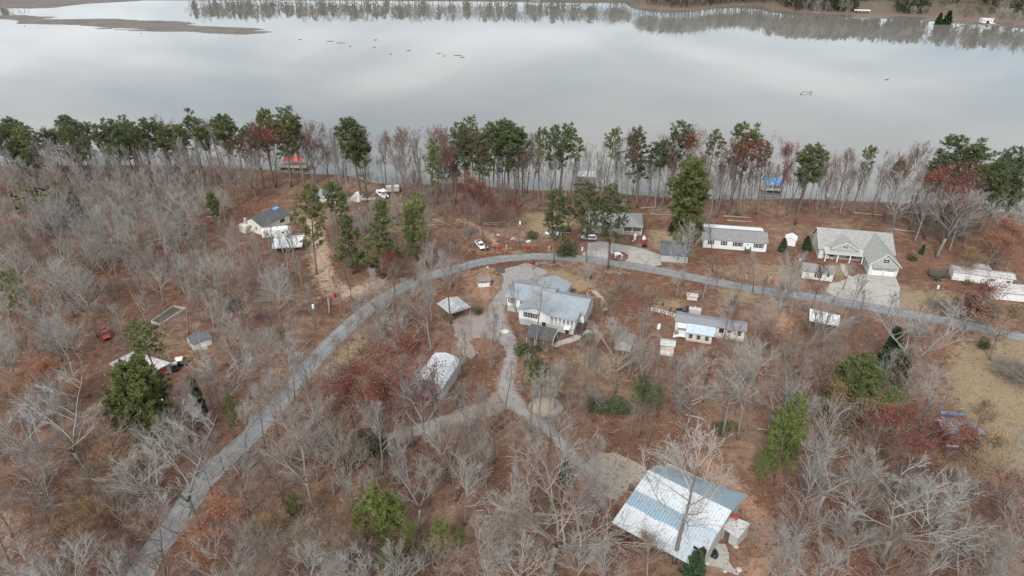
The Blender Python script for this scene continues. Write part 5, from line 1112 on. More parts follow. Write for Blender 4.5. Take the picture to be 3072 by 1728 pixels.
# ================================================================== VEHICLES
def wheel(par, x, y, r=.34, w=.22):
    q = MB(); q.disc((x, y, r), r, (0, 1, 0), w, 16); wv = q.build('wheel', M['tyre'], par); q = MB(); q.disc((x, y, r), r * .6, (0, 1, 0), w + .03, 12); q.build('rim', M['metal'], wv); return wv
def car(px, ang, kind, mat, label, cat='car', L_=4.8, W_=1.84, bed=None, name=None):
    """x forward; sedan, suv or pickup built from lofted stations"""
    o = G(*px); e = empty(name or {'sedan': 'parked_car', 'suv': 'parked_suv', 'pickup': 'pickup_truck'}[kind], (o.x, o.y, 0), ang, label, cat)
    hw = W_ / 2; X0 = -L_ / 2
    lowz = .28 if kind == 'sedan' else .42
    belt = {'sedan': .92, 'suv': 1.1, 'pickup': 1.12}[kind]; hood = {'sedan': .86, 'suv': 1.04, 'pickup': 1.08}[kind]
    def ring(x, w0, w1, z0, z1): return [(x, -w1 * .92, z0), (x, -w0, z0 + (z1 - z0) * .35), (x, -w1, z1 - .12), (x, -w1 * .88, z1), (x, w1 * .88, z1), (x, w1, z1 - .12), (x, w0, z0 + (z1 - z0) * .35), (x, w1 * .92, z0)]
    sts = [(X0, .86, .80, lowz + .12, belt - .12), (X0 + .12, .97, .93, lowz, belt - .02), (X0 + .9, 1, .97, lowz, belt), (0, 1, .98, lowz, belt), (L_ * .2, 1, .96, lowz, belt - .01), (L_ * .34, .99, .92, lowz, hood), (L_ / 2 - .15, .93, .85, lowz, hood - .12), (L_ / 2, .84, .75, lowz + .1, hood - .26)]
    if kind == 'pickup': sts[0] = (X0, .97, .95, lowz + .1, belt); sts[1] = (X0 + .05, 1, .97, lowz, belt)
    b_ = MB(); b_.loft([ring(x, hw * a, hw * b, z0, z1) for x, a, b, z0, z1 in sts]); b_.build('body', M[mat], e, smooth=False)
    if kind == 'sedan': xr0, xr1, xg0, xg1, top = X0 + 1.35, L_ * .06, X0 + .75, L_ * .235, 1.44
    elif kind == 'suv': xr0, xr1, xg0, xg1, top = X0 + .55, L_ * .08, X0 + .2, L_ * .25, 1.75
    else: xr0, xr1, xg0, xg1, top = X0 + 2.35, L_ * .14, X0 + 2.15, L_ * .25, 1.80
    g = MB(); tw = hw * .72; bw = hw * .90
    g.loft([[(xg0, -bw, belt - .03), (xg0, bw, belt - .03), (xg1, bw, belt - .03), (xg1, -bw, belt - .03)], [(xr0, -tw, top - .05), (xr0, tw, top - .05), (xr1, tw, top - .05), (xr1, -tw, top - .05)]]); g.build('windows', M['glass'], e)
    r_ = MB(); r_.loft([[(xr0 - .05, -tw - .02, top - .07), (xr0 - .05, tw + .02, top - .07), (xr1 + .06, tw + .02, top - .07), (xr1 + .06, -tw - .02, top - .07)], [(xr0 + .08, -tw + .1, top + .02), (xr0 + .08, tw - .1, top + .02), (xr1 - .1, tw - .1, top + .02), (xr1 - .1, -tw + .1, top + .02)]])
    for s in (-1, 1):
        for xb, xt in ((xg1, xr1), (xg0, xr0), ((xg0 + xg1) / 2 - .1, (xr0 + xr1) / 2 - .1)): r_.tube([(xb, s * (bw + .01), belt - .03), (xt, s * (tw + .02), top - .05)], .045, 4)
    r_.build('cabin_roof', M[mat], e)
    if kind == 'pickup':
        MB().bx(X0 + .12, X0 + 2.05, -hw * .82, hw * .82, belt + .002, belt + .02).build('bed_cover', M['black'], e)
        q = MB(); q.bx(X0 + .05, X0 + 2.1, -hw * .96, -hw * .84, belt - .05, belt + .07); q.bx(X0 + .05, X0 + 2.1, hw * .84, hw * .96, belt - .05, belt + .07); q.bx(X0 + .0, X0 + .1, -hw * .96, hw * .96, belt - .1, belt + .07); q.build('bed_rails', M[mat], e)
    xw = L_ * .31; r = .34 if kind == 'sedan' else .39
    for x in (-xw, xw):
        for s in (-1, 1): wheel(e, x, s * (hw - .09), r)
    for s in (-1, 1):
        MB().box((L_ / 2 - .12, s * hw * .66, hood - .28), (.22, .32, .14)).build('headlight', M['metal'], e); MB().box((X0 + .06, s * hw * .78, belt - .25), (.1, .2, .3)).build('tail_light', M['red_plastic'], e)
        MB().box((xg1 - .25, s * (hw + .08), belt + .06), (.14, .2, .14)).build('mirror', M[mat], e)
    MB().box((L_ / 2 - .02, 0, lowz + .16), (.14, W_ * .86, .22)).build('bumper', M['black'], e)
    MB().box((L_ / 2 - .05, 0, hood - .34), (.1, W_ * .45, .16)).build('grille', M['black'], e)
    return e
car((1380 + 372 / 6.037, 660 + 490 / 6.037), R(-68), 'pickup', 'white', 'white pickup truck with a black bed parked on the leaves above the road', 'pickup', 5.7, 1.95)
car((1024 + 1868 / 2.5156, 300 + 1055 / 2.5156), R(170), 'suv', 'white', 'white car parked at the top of the concrete driveway behind a tall pine', 'car', 4.9, 1.85)
car((1920 + 985 / 6.9, 880 + 420 / 6.9), R(168), 'suv', 'black', 'black car parked behind the grey roofed trailer', 'car', 6.0, 2.0)
car((260 + 280 / 4.83, 920 + 430 / 4.83), R(-52), 'pickup', 'red_paint', 'faded red pickup truck left in the wood at left', 'pickup', 5.2, 1.85)
car((2720 + 1130 / 6.037, 1180 + 690 / 6.037), R(-28), 'pickup', 'blue_paint', 'blue pickup truck half hidden by the wide dark red oak', 'pickup', 5.2, 1.85)
car((260 + 1045 / 4.83, 920 + 1340 / 4.83), R(-60), 'sedan', 'white', 'white car at the right edge of the huge dark pine', 'car', 4.6, 1.8)
car((680 + 1150 / 6.586, 560 + 1250 / 6.586), R(2), 'sedan', 'black', 'dark car under the white metal carport', 'car', 4.5, 1.8)
car((680 + 1420 / 6.586, 560 + 1210 / 6.586), R(10), 'suv', 'red_paint', 'red car at the right end under the white metal carport', 'car', 3.0, 1.6)
# covered dark boat or truck with a white boat in front, left of the porch house
def boat(px, ang, L_, W_, label, name='boat', trailer=True, cover=None, cabin=False, z0=None, hull='white'):
    o = G(*px) if z0 is None else G(px[0], px[1], z0); e = empty(name, (o.x, o.y, o.z), ang, label, 'boat'); zb = .65 if trailer else .0
    b_ = MB(); rings = []
    for t, w, k, top in ((-.5, .9, 0, .75), (-.3, 1, 0, .78), (0, 1, 0, .82), (.25, .82, .05, .9), (.4, .5, .2, .98), (.5, .04, .55, 1.05)):
        x = t * L_; h = W_ / 2 * w; rings.append([(x, -h, zb + top), (x, -h * .9, zb + top * .45), (x, 0, zb + k), (x, h * .9, zb + top * .45), (x, h, zb + top)])
    b_.loft(rings); b_.build('hull', M[hull], e)
    if cover: MB().loft([[(x, -w, zb + .8), (x, 0, zb + z), (x, w, zb + .8)] for x, w, z in ((-.48 * L_, W_ * .45, 1.1), (-.2 * L_, W_ * .5, 1.5), (.15 * L_, W_ * .45, 1.4), (.42 * L_, W_ * .15, 1.1))]).build('cover', M[cover], e)
    else:
        MB().bx(-L_ * .42, L_ * .1, -W_ * .36, W_ * .36, zb + .83, zb + .86).build('cockpit', M['grey_wall'], e); MB().bx(L_ * .0, L_ * .1, -W_ * .36, W_ * .36, zb + .86, zb + 1.3).build('windscreen', M['glass'], e)
        for s in (-.28, .28): MB().box((-L_ * .12, s * W_, zb + 1.02), (.5, .5, .35)).build('seat', M['white'], e)
    if cabin:
        q = MB(); [q.tube([(x, y, zb + .8), (x - .3, y, zb + 2.3)], .04, 5) for x in (-L_ * .3, 0) for y in (-W_ * .42, W_ * .42)]; q.build('arch_frame', M['metal'], e); MB().bx(-L_ * .36, .1, -W_ * .46, W_ * .46, zb + 2.3, zb + 2.38).build('sun_top', M['cloth_red'] if cabin == 2 else M['white'], e)
    MB().box((-L_ / 2 - .2, 0, zb + .6), (.4, .4, .9)).build('engine', M['black'], e)
    if trailer:
        q = MB(); q.tube([(-L_ * .5, -W_ * .35, .5), (L_ * .3, -W_ * .35, .5), (L_ * .65, 0, .5)], .06, 4); q.tube([(-L_ * .5, W_ * .35, .5), (L_ * .3, W_ * .35, .5), (L_ * .65, 0, .5)], .06, 4); q.build('trailer_frame', M['metal'], e)
        for x in (-.25, -.12):
            for s in (-1, 1): wheel(e, x * L_, s * W_ * .42, .32, .2)
    return e
boat((820 + 1960 / 6.038, 400 + 1150 / 6.038), R(125), 8.2, 2.6, 'white cabin cruiser boat on its trailer in the clearing near the shore', cabin=True)
boat((1024 + 1600 / 2.5156, 300 + 1035 / 2.5156), R(175), 5.5, 2.1, 'white boat on a trailer partly hidden by the tall pine beside the dark covered boat')
boat((1024 + 1655 / 2.5156, 300 + 1000 / 2.5156), R(172), 6.2, 2.3, 'dark covered boat on a trailer right behind the tall roadside pine', cover='black', hull='black')
o = G(820 + 2060 / 6.038, 400 + 1090 / 6.038); e = empty('box_trailer', (o.x, o.y, 0), R(10), 'dark sided box trailer with a white roof behind the white cabin cruiser', 'trailer')
MB().bx(0, 4.6, 0, 2.2, .6, 2.4).build('body', M['grey_wall'], e); MB().bx(-.1, 4.7, -.1, 2.3, 2.4, 2.5).build('roof', M['roof_white'], e)
for y in (.0, 2.2): q = MB(); q.disc((2.3, y, .35), .35, (0, 1, 0), .2); q.build('wheel', M['tyre'], e)
o = G(820 + 1560 / 6.038, 400 + 1245 / 6.038); e = empty('utility_trailer', (o.x, o.y, 0), R(8), 'pale flat utility trailer between the canvas shelter and the cabin cruiser', 'trailer'); MB().bx(0, 6, 0, 2, .5, .65).build('bed', M['concrete'], e); MB().bx(0, 6, -.04, .02, .65, 1.1).build('side_rail', M['wood'], e)
for y in (0, 2): q = MB(); q.disc((3, y, .33), .33, (0, 1, 0), .2); q.build('wheel', M['tyre'], e)
# utility cart, mower and tan box by the block house
def cart(px, ang, label, c1, c2, name='utility_cart'):
    o = G(*px); e = empty(name, (o.x, o.y, 0), ang, label, 'cart'); MB().loft([[(-1.2, -.6, .4), (-1.2, .6, .4), (-1.2, .6, .9), (-1.2, -.6, .9)], [(.4, -.65, .35), (.4, .65, .35), (.4, .65, .85), (.4, -.65, .85)], [(1.3, -.5, .45), (1.3, .5, .45), (1.3, .5, .75), (1.3, -.5, .75)]]).build('body', M[c1], e)
    MB().bx(-.7, .5, -.6, .6, 1.75, 1.82).build('roof', M[c2], e); posts(e, [(-.65, -.55), (-.65, .55), (.45, -.55), (.45, .55)], .8, 1.76, .03, 'metal'); MB().bx(-.5, .0, -.5, .5, .85, 1.1).build('seat', M['black'], e)
    for x in (-.8, .9):
        for s in (-1, 1): wheel(e, x, s * .6, .28, .22)
cart((260 + 1370 / 4.83, 920 + 855 / 4.83), R(20), 'small white topped utility cart right of the white roofed block house', 'black', 'white')
cart((260 + 1290 / 4.83, 920 + 915 / 4.83), R(-60), 'dark utility cart nearest to the wall of the white roofed block house', 'black', 'block')
o = G(260 + 1290 / 4.83, 920 + 815 / 4.83); e = empty('tan_crate', (o.x, o.y, 0), R(20), 'pale tan box standing behind the white topped utility cart', 'box'); MB().bx(0, 1.6, 0, 1.2, .0, .75).build('body', flat('tan_board', (.60, .45, .32), .8), e); MB().bx(-.05, 1.65, -.05, 1.25, .75, .82).build('lid', flat('tan_lid', (.66, .52, .38), .8), e)

# ================================================================== BINS, MAILBOXES, POLES
def bin_(px, ang, label, tip=False):
    o = G(*px); e = empty('wheelie_bin', (o.x, o.y, 0 if not tip else .3), ang, label, 'bin', 'red wheelie bins by the road')
    b_ = MB(); b_.loft([[(-.27, -.3, .05), (.27, -.3, .05), (.27, .3, .05), (-.27, .3, .05)], [(-.34, -.4, 1.05), (.34, -.4, 1.05), (.34, .4, 1.05), (-.34, .4, 1.05)]]); b_.build('body', M['red_plastic'], e)
    MB().loft([[(-.36, -.44, 1.06), (.36, -.44, 1.06), (.36, .44, 1.06), (-.36, .44, 1.06)], [(-.3, -.34, 1.18), (.3, -.34, 1.18), (.3, .34, 1.18), (-.3, .34, 1.18)]]).build('lid', M['red_plastic'] if not 'dark lid' in label else M['black'], e)
    for s in (-1, 1): q = MB(); q.disc((s * .28, .32, .13), .13, (1, 0, 0), .07); q.build('wheel', M['tyre'], e)
    MB().tube([(-.25, .46, 1.05), (.25, .46, 1.05)], .025, 5).build('handle', M['black'], e)
    if tip: e.rotation_euler = (R(75), 0, ang)
    e.scale = (1.25, 1.25, 1.2)
bin_((1380 + 698 / 6.037, 660 + 500 / 6.037), R(20), 'red wheelie bin lying tipped over near the white pickup', True)
bin_((1380 + 1225 / 6.037, 660 + 530 / 6.037), R(5), 'upright red wheelie bin on the far side of the road, right of the power pole')
bin_((1380 + 1308 / 6.037, 660 + 795 / 6.037), R(-10), 'red wheelie bin with a dark lid on the near side of the road')
bin_((2532 / 2.5156, 800 + 232 / 2.5156), R(30), 'red wheelie bin alone beside the left sandy track')
bin_((2048 + 680 / 2.5156, 300 + 1385 / 2.5156), R(0), 'red wheelie bin beside the small shingled shed at right')
def mailbox(px, label, red=False):
    o = G(*px); e = empty('mailbox', (o.x, o.y, 0), 0, label, 'mailbox'); MB().bx(-.07, .07, -.07, .07, 0, 1.1).build('post', M['white'], e)
    prof = [(-.14, 0), (.14, 0), (.14, .16), (.08, .25), (-.08, .25), (-.14, .16)]; MB().prism([(x, -.3, 1.1 + z) for x, z in prof], (0, .6, 0)).build('box', M['red_paint'] if red else M['white'], e); MB().bx(.15, .17, -.1, .02, 1.2, 1.4).build('flag', M['red_plastic'], e)
mailbox((1580 + 360 / 5.367, 660 + 490 / 5.367), 'white mailbox post left of the concrete driveway'); mailbox((1940 + 1600 / 5.367, 660 + 950 / 5.367), 'white mailbox post on the tan grass in front of the long white house')
mailbox((1380 + 838 / 6.037, 660 + 525 / 6.037), 'white mailbox post by the road, right of the tipped red bin'); mailbox((1940 + 1222 / 5.367, 660 + 975 / 5.367), 'red and white mailbox at the road edge below the dark roofed shed', True)
def pole(px, vtop, label, arm=True, trans=True, mat='pole', r=.15, name='utility_pole', box=False):
    o = G(*px); h = min(13, height_for(o.x, o.y, vtop)); e = empty(name, (o.x, o.y, 0), 0, label, 'pole'); MB().tube([(0, 0, -.3), (0, 0, h)], [r, r * .7], 8).build('pole', M[mat], e)
    if arm:
        MB().bx(-1.1, 1.1, -.06, .06, h - .7, h - .55).build('crossarm', M[mat], e)
        for x in (-1, 0, 1): MB().tube([(x, 0, h - .55), (x, 0, h - .35)], [.05, .03], 6).build('insulator', M['white'], e)
    if trans: MB().tube([(.35, -.1, h - 2.3), (.35, -.1, h - 1.3)], [.28, .28], 12).build('transformer', M['white'], e)
    if box:
        for x in (-.25, .3): MB().bx(x - .2, x + .2, -.35, -.15, .3, 1.2).build('meter_box', M['white'], e)
    return e, h
P1, h1 = pole((1380 + 1065 / 6.037, 660 + 520 / 6.037), 652, 'tall power pole with a transformer above the bend of the road')
P2, h2 = pole((2382 / 2.5156, 800 + 478 / 2.5156), 800 + 252 / 2.5156, 'slim power pole with a white transformer, left of the left road bend', False)
P3, h3 = pole((2250 / 2.5156, 800 + 672 / 2.5156), 800 + 518 / 2.5156, 'short post with white meter boxes beside the road at left', False, False, 'pole', .1, 'meter_post', True)
P4, h4 = pole((2048 + 1870 / 2.5156, 800 + 290 / 2.5156), 800 + 108 / 2.5156, 'power pole with a white transformer beside the garage driveway at right')
P5, h5 = pole((1024 + 1965 / 2.5156, 800 + 430 / 2.5156), 800 + 225 / 2.5156, 'bare thin pole standing in the red leaves above the barn', False, False, 'wood', .1, 'wooden_post')
P6, h6 = pole((1940 + 245 / 5.367, 660 + 660 / 5.367), 660 + 375 / 5.367, 'pale thin pole before the left end of the dark roofed shed', False, False, 'wood', .09, 'wooden_post')
P7, h7 = pole((2048 + 850 / 2.5156, 300 + 1330 / 2.5156), 300 + 1165 / 2.5156, 'power pole with a double white transformer left of the small shingled shed', True, True)
P8, h8 = pole((1235 / 4.83 + 260, 920 + 870 / 4.83), 920 + 545 / 4.83, 'pale bare post at the corner of the white roofed block house', False, False, 'wood', .1, 'wooden_post')
P9, h9 = pole((1200 / 2.5156 * 0 + 180, 1640), 1440, 'dark power pole among the trees at lower left', True, False)
def wire(a, b, za, zb, sag, label):
    pts = [];
    for i in range(13):
        t = i / 12; pts.append((a[0] + (b[0] - a[0]) * t, a[1] + (b[1] - a[1]) * t, za + (zb - za) * t - sag * 4 * t * (1 - t)))
    o_ = MB().tube(pts, .018, 4).build('power_line', M['black'], None); tag(o_, label, 'cable')
wire(P2.location, P9.location, h2 - .3, h9 - .6, 1.5, 'power line from the slim left pole down to the lower left woods')
wire(P1.location, P7.location, h1 - .4, h7 - .5, 1.8, 'power line crossing the right half from the tall pole at the road bend')
wire(P1.location, P2.location, h1 - .4, h2 - .4, 1.5, 'power line from the tall pole at the bend to the slim left pole')
wire(P7.location, P4.location, h7 - .4, h4 - .5, .8, 'power line between the two transformer poles at right')
# ================================================================== RAIL FENCES AND LOGS
def zig(name, pts, label, mat='wood', amp=.0):
    e = empty(name, (pts[0].x, pts[0].y, 0), 0, label, 'fence'); off = Vector((pts[0].x, pts[0].y, 0)); rr = random.Random(len(pts))
    for a, b in zip(pts[:-1], pts[1:]):
        for z in (.22, .5, .78):
            d = (b - a).normalized() * .15; MB().tube([a - off - d + Vector((0, 0, z + rr.uniform(-.05, .05))), b - off + d + Vector((0, 0, z + rr.uniform(-.05, .05)))], .075, 5).build('rail', M[mat], e)
    for p in pts: q_ = p - off; MB().bx(q_.x - .08, q_.x + .08, q_.y - .08, q_.y + .08, -.1, .95).build('post', M[mat], e)
Z5 = lambda L_: [G(1580 + x / 5.367, 660 + y / 5.367) for x, y in L_]
zig('split_rail_fence', Z5([(90, 800), (180, 740), (150, 720), (320, 715), (400, 760), (500, 718), (585, 770), (715, 755)]), 'zigzag split rail fence on the near side of the road bend', 'log')
zig('split_rail_fence', Z5([(850, 760), (900, 800), (1080, 830), (1150, 870)]), 'short rail fence behind the multi stemmed bare tree', 'log')
zig('split_rail_fence', Z5([(1270, 850), (1340, 870), (1430, 865), (1500, 895), (1580, 870), (1660, 895)]), 'grey rail fence along the near road verge before the concrete driveway', 'log')
zig('split_rail_fence', [G(1380 + x / 6.037, 660 + y / 6.037) for x, y in [(95, 1070), (170, 1020), (270, 1005), (340, 955), (440, 925), (520, 920), (590, 950)]], 'weathered rail fence above the white well house', 'log')
lr = random.Random(8); LOGS = []
def log_(u1, v1, u2, v2, r, label, branch=0):
    a, b = G(u1, v1), G(u2, v2); z = r * .9; q = MB(); off = Vector((a.x, a.y, 0)); d = b - a
    q.tube([(0, 0, z), tuple(d * .35 + Vector((lr.uniform(-.2, .2), lr.uniform(-.2, .2), z))), tuple(d * .7 + Vector((lr.uniform(-.2, .2), lr.uniform(-.2, .2), z))), tuple(d + Vector((0, 0, z)))], [r, r * .85, r * .7, r * .45], 7)
    for k in range(branch):
        p = d * lr.uniform(.4, 1) + Vector((0, 0, z)); q.tube([p, p + Vector((lr.uniform(-1, 1), lr.uniform(-1, 1), lr.uniform(.4, 1.6))) * 1.6], [r * .35, .02], 4)
    o = q.build('fallen_log', M['log'], None, (a.x, a.y, 0)); tag(o, label, 'log'); LOGS.append(o); return o
Lg = [(1448, 672, 1518, 670, .28, 'upper of two straight logs lying above the tall power pole', 0), (1445, 676, 1500, 674, .25, 'lower of two straight logs lying above the tall power pole', 0), (1136, 655, 1215, 664, .25, 'pale log lying right of the broad dark conifer', 2), (1200, 682, 1330, 676, .25, 'long pale log behind the bare trees left of the white pickup', 4),
      (1300, 660, 1360, 682, .3, 'leaning pale log at the upper end of the gravel path', 3), (450, 725, 640, 706, .35, 'long mossy fallen trunk left of the camper trailer', 6), (470, 732, 600, 712, .25, 'thinner fallen trunk lying beside the long mossy one', 5), (520, 671, 600, 675, .3, 'fallen trunk in the grey wood left of the dark roofed house', 5),
      (660, 617, 705, 622, .22, 'pale fallen trunk behind the dark roofed house', 2), (2170, 650, 2250, 655, .28, 'upper of the stacked logs behind the long white house', 0), (2180, 663, 2255, 667, .28, 'lower of the stacked logs behind the long white house', 0), (760, 908, 830, 903, .22, 'pale fallen trunk left of the white transformer pole', 3),
      (985, 900, 988, 945, .35, 'thick short log beside the road near the left red bin', 0), (2245, 1112, 2290, 1128, .3, 'mossy log in the red leaves below the trailer, left piece', 0), (2300, 1125, 2350, 1138, .3, 'mossy log in the red leaves below the trailer, right piece', 0), (2055, 1246, 2120, 1264, .28, 'dark fallen trunk in the red leaves at right of the young pines', 2),
      (2270, 1289, 2310, 1293, .25, 'pale log near the tall narrow bright pine', 0), (1920, 626, 1975, 622, .22, 'thin pale log near the shore behind the porch house', 1), (1950, 643, 2040, 647, .2, 'long pale log left of the huge bright pine', 2), (1000, 1120, 1110, 1062, .18, 'thin log edging the tan grass by the road', 0),
      (620, 652, 700, 650, .2, 'grey fallen limb above the dark roofed house', 3), (2560, 640, 2650, 648, .25, 'dark trunk lying behind the big shingled house', 3), (2680, 690, 2760, 700, .3, 'fallen trunk right of the big shingled house', 4)]
for t in Lg: log_(*t)
def brushpile(u, v, r, label, mat='bark_dark'):
    p = G(u, v); rr = random.Random(int(u)); q = MB()
    for i in range(int(80 * max(1, (r / 3) ** 2.2))):
        a = rr.uniform(0, 6.28); d = Vector((math.cos(a), math.sin(a), rr.uniform(-.1, .45))); c_ = Vector((rr.gauss(0, r * .35), rr.gauss(0, r * .35), rr.uniform(.1, r * .35))); l_ = r * rr.uniform(.3, .8)
        q.tube([c_ - d * l_, c_ + Vector((0, 0, .1)), c_ + d * l_], [.02, .045, .02], 3, False)
    o = q.build('brush_pile', M[mat], None, (p.x, p.y, 0)); tag(o, label, 'brush pile')
for a in [(1405, 700, 3, 'dark heap of cut branches above the white pickup'), (1192, 672, 3, 'dark branch heap right of the broad dark conifer'), (700, 920, 4, 'brush heap behind the small white shed', 'bark_dark'), (1560, 725, 1.6, 'uprooted stump heap right of the power pole', 'log'), (2420, 925, 2.0, 'dark brush heap left of the white roofed shelter'), (3050, 1130, 6, 'big dark bramble heap at the right edge of the tan field'),
          (2850, 930, 5, 'dark thicket pile below the long white trailer'), (3010, 700, 3, 'brush heap near the right edge woods'), (2060, 695, 1.6, 'small log heap left of the huge bright pine', 'log'), (1090, 530, 3, 'brush heap at the sandy shore'), (790, 950, 2.0, 'small branch heap in the left yard'), (2210, 640, 2.5, 'root heap behind the long white house'), (1640, 1020, 2.0, 'leafy heap below the dark carport'), (1180, 760, 2.5, 'branch heap beside the road left of the well house')]: brushpile(*a)
# ================================================================== LAKE THINGS
def snag(u, v, ln, label, up=.6, n=4):
    p = G(u, v, WATER_Z); rr = random.Random(int(u * 7)); q = MB(); q.tube([(0, 0, .05), (ln * .5, .2, .12), (ln, 0, .1)], [.2, .22, .1], 5)
    for k in range(n): t = rr.random(); q.tube([(ln * t, 0, .1), (ln * t + rr.uniform(-1.5, 1.5), rr.uniform(-1, 1), up * rr.uniform(.6, 1.8))], [.1, .03], 4)
    o = q.build('driftwood', M['wood_dark'], None, (p.x, p.y, WATER_Z)); tag(o, label, 'driftwood', 'driftwood in the lake')
for u, v, ln, n, lb in [(980, 124, 6, 0, 'thin driftwood log right of the mud bank'), (1010, 129, 7, 0, 'driftwood log just beyond the end of the mud bank'), (1121, 120, 3, 3, 'small driftwood snag farthest out left of centre'), (1047, 139, 2, 1, 'short driftwood piece below the long thin one'), (1118, 142, 2.5, 1, 'driftwood piece in mid lake left of centre'), (1170, 163, 1.5, 1, 'tiny driftwood piece nearest the left group'),
                        (1220, 152, 3, 2, 'driftwood piece between the left and the centre groups'), (1310, 160, 3, 1, 'driftwood piece left of the upright snag'), (1329, 168, 1.2, 6, 'upright snag standing in the lake at centre'), (1362, 166, 6, 1, 'long flat driftwood log right of the upright snag'), (1378, 172, 4, 1, 'lower driftwood log at the right of the centre group'), (895, 119, 3, 0, 'driftwood stub at the tip of the mud bank'), (421, 100, 1.5, 1, 'driftwood stub before the mud bank at left'), (72, 79, 1.2, 2, 'driftwood stub nearest the left edge'), (2655, 239, 2.5, 1, 'small driftwood piece far right in the lake')]:
    snag(u, v, ln, lb, .5, n)
p = G(2400, 284, WATER_Z); q = MB(); q.tube([(0, 0, .1), (2.8, 3.2, .9), (2.2, 3.4, 1.3)], [.2, .16, .08], 5); q.tube([(2.8, 3.2, .9), (7.6, 3.0, .7)], [.12, .16], 5)
for k in range(9): a = k * .7; q.tube([(7.6, 3.0, .7), (7.8 + math.cos(a) * 1.1, 3.0 + math.sin(a) * .8, .7 + 1.2 * math.sin(a * 1.3))], [.08, .03], 4)
q = q.build('dead_tree', M['wood_dark'], None, (p.x, p.y, WATER_Z)); tag(q, 'dead tree lying in the lake at right with roots sticking up', 'driftwood')
# ================================================================== GARDEN AND SMALL THINGS
def statue(px, label, top, low, name='lawn_figure', sc=1.0):
    o = G(*px); e = empty(name, (o.x, o.y, 0), R(10), label, 'statue'); MB().tube([(0, 0, 0), (0, 0, .2), (0, 0, .5), (0, 0, .9)], [.32, .36, .33, .26], 10).build('base', M[low], e); MB().tube([(0, 0, .9), (0, 0, 1.2), (0, 0, 1.5)], [.27, .34, .2], 10).build('torso', M[top], e)
    MB().tube([(0, 0, 1.5), (0, 0, 1.62), (0, 0, 1.76), (0, 0, 1.86)], [.08, .17, .16, .04], 10).build('head', M['white'], e); MB().tube([(-.3, 0, 1.4), (-.4, -.1, 1.1), (-.2, -.28, 1.0)], [.09, .07, .05], 6).build('arm', M[top], e); MB().tube([(.3, 0, 1.4), (.4, -.1, 1.1), (.2, -.28, 1.0)], [.09, .07, .05], 6).build('arm', M[top], e); e.scale = (sc,) * 3
statue((1580 + 1742 / 5.367, 660 + 315 / 5.367), 'white statue on the lawn right of the porch house', 'white', 'white', sc=1.25); statue((1580 + 1880 / 5.367, 660 + 375 / 5.367), 'tall red and white lawn figure before the dark roofed shed', 'cloth_white', 'cloth_red', sc=1.5)
statue((1580 + 1712 / 5.367, 660 + 370 / 5.367), 'small white statue in front of the taller white one', 'white', 'cloth_dark', sc=.6)
o = G(1580 + 1895 / 5.367, 660 + 440 / 5.367); e = empty('black_kettle_grill', (o.x, o.y, 0), 0, 'dark round cart standing below the red and white lawn figure', 'cart'); MB().tube([(0, 0, .45), (0, 0, .6), (0, 0, .95), (0, 0, 1.1)], [.4, .85, .8, .3], 12).build('drum', M['black'], e); q = MB(); q.disc((.6, 0, .3), .3, (0, 1, 0), .1); q.build('wheel', M['tyre'], e); q = MB(); q.disc((-.6, 0, .3), .3, (0, 1, 0), .1); q.build('wheel', M['tyre'], e)
# fountain with pale figures in the round bed of the concrete driveway
o = G(1580 + 1460 / 5.367, 660 + 580 / 5.367); bed = sheet('flower_bed', [tuple(G(1580 + x / 5.367, 660 + y / 5.367)[:2]) for x, y in [(1330, 540), (1420, 500), (1560, 515), (1640, 560), (1635, 620), (1560, 665), (1420, 655), (1320, 620)]], .03, flat('mulch', (.17, .075, .05), .95, 0, .5, 3), .1, 31)
e = empty('fountain', (o.x, o.y, 0), 0, 'white basin fountain in the round mulch bed of the concrete driveway', 'fountain'); MB().tube([(0, 0, 0), (0, 0, .7)], [.35, .2], 10).build('pedestal', M['white'], e); MB().tube([(0, 0, .62), (0, 0, .8), (0, 0, .92)], [.3, 1.0, 1.15], 18).build('basin', M['white'], e); MB().tube([(0, 0, .9), (0, 0, 1.5)], [.1, .05], 8).build('spout', M['white'], e)
for x, y, lb in [(1375, 560, 'pale garden figure left of the fountain basin'), (1428, 610, 'pale garden figure in front of the fountain'), (1530, 610, 'pale garden figure right of the fountain')]: statue((1580 + x / 5.367, 660 + y / 5.367), lb, 'white', 'concrete', 'garden_figure', .75)
statue((1580 + 895 / 5.367, 660 + 495 / 5.367), 'white garden figure left of the concrete driveway on its stone edging', 'white', 'white', 'garden_figure', .8)
o = G(1380 + 1235 / 6.037, 660 + 410 / 6.037); e = empty('white_tub', (o.x, o.y, 0), R(30), 'white tub leaning on the stump heap right of the power pole', 'tub'); MB().loft([[(-.5, -.25, 0), (.5, -.25, 0), (.5, .25, 0), (-.5, .25, 0)], [(-.8, -.42, .55), (.8, -.42, .55), (.8, .42, .55), (-.8, .42, .55)]]).build('body', M['white'], e)
for i, (x, y, lb) in enumerate([(960, 330, 'upper pale block of the heap left of the power pole'), (985, 345, 'right pale block of the heap left of the power pole'), (935, 355, 'lower pale block of the heap left of the power pole'), (680, 270, 'pale rock upslope of the tipped red bin, left one'), (710, 275, 'pale rock upslope of the tipped red bin, right one'), (498, 860, 'pale rock at the road edge above the rail fence')]):
    o = G(1380 + x / 6.037, 660 + y / 6.037); rr_ = random.Random(i); q = MB(); s_ = .45; q.loft([[(math.cos(t) * r * rr_.uniform(.8, 1.2), math.sin(t) * r * rr_.uniform(.8, 1.2), z) for t in np.linspace(0, 5.4, 7)] for r, z in ((s_, 0), (s_ * .9, s_ * .5), (s_ * .4, s_ * .8))]); q = q.build('pale_rock', M['concrete'], None, tuple(o)); tag(q, lb, 'rock')
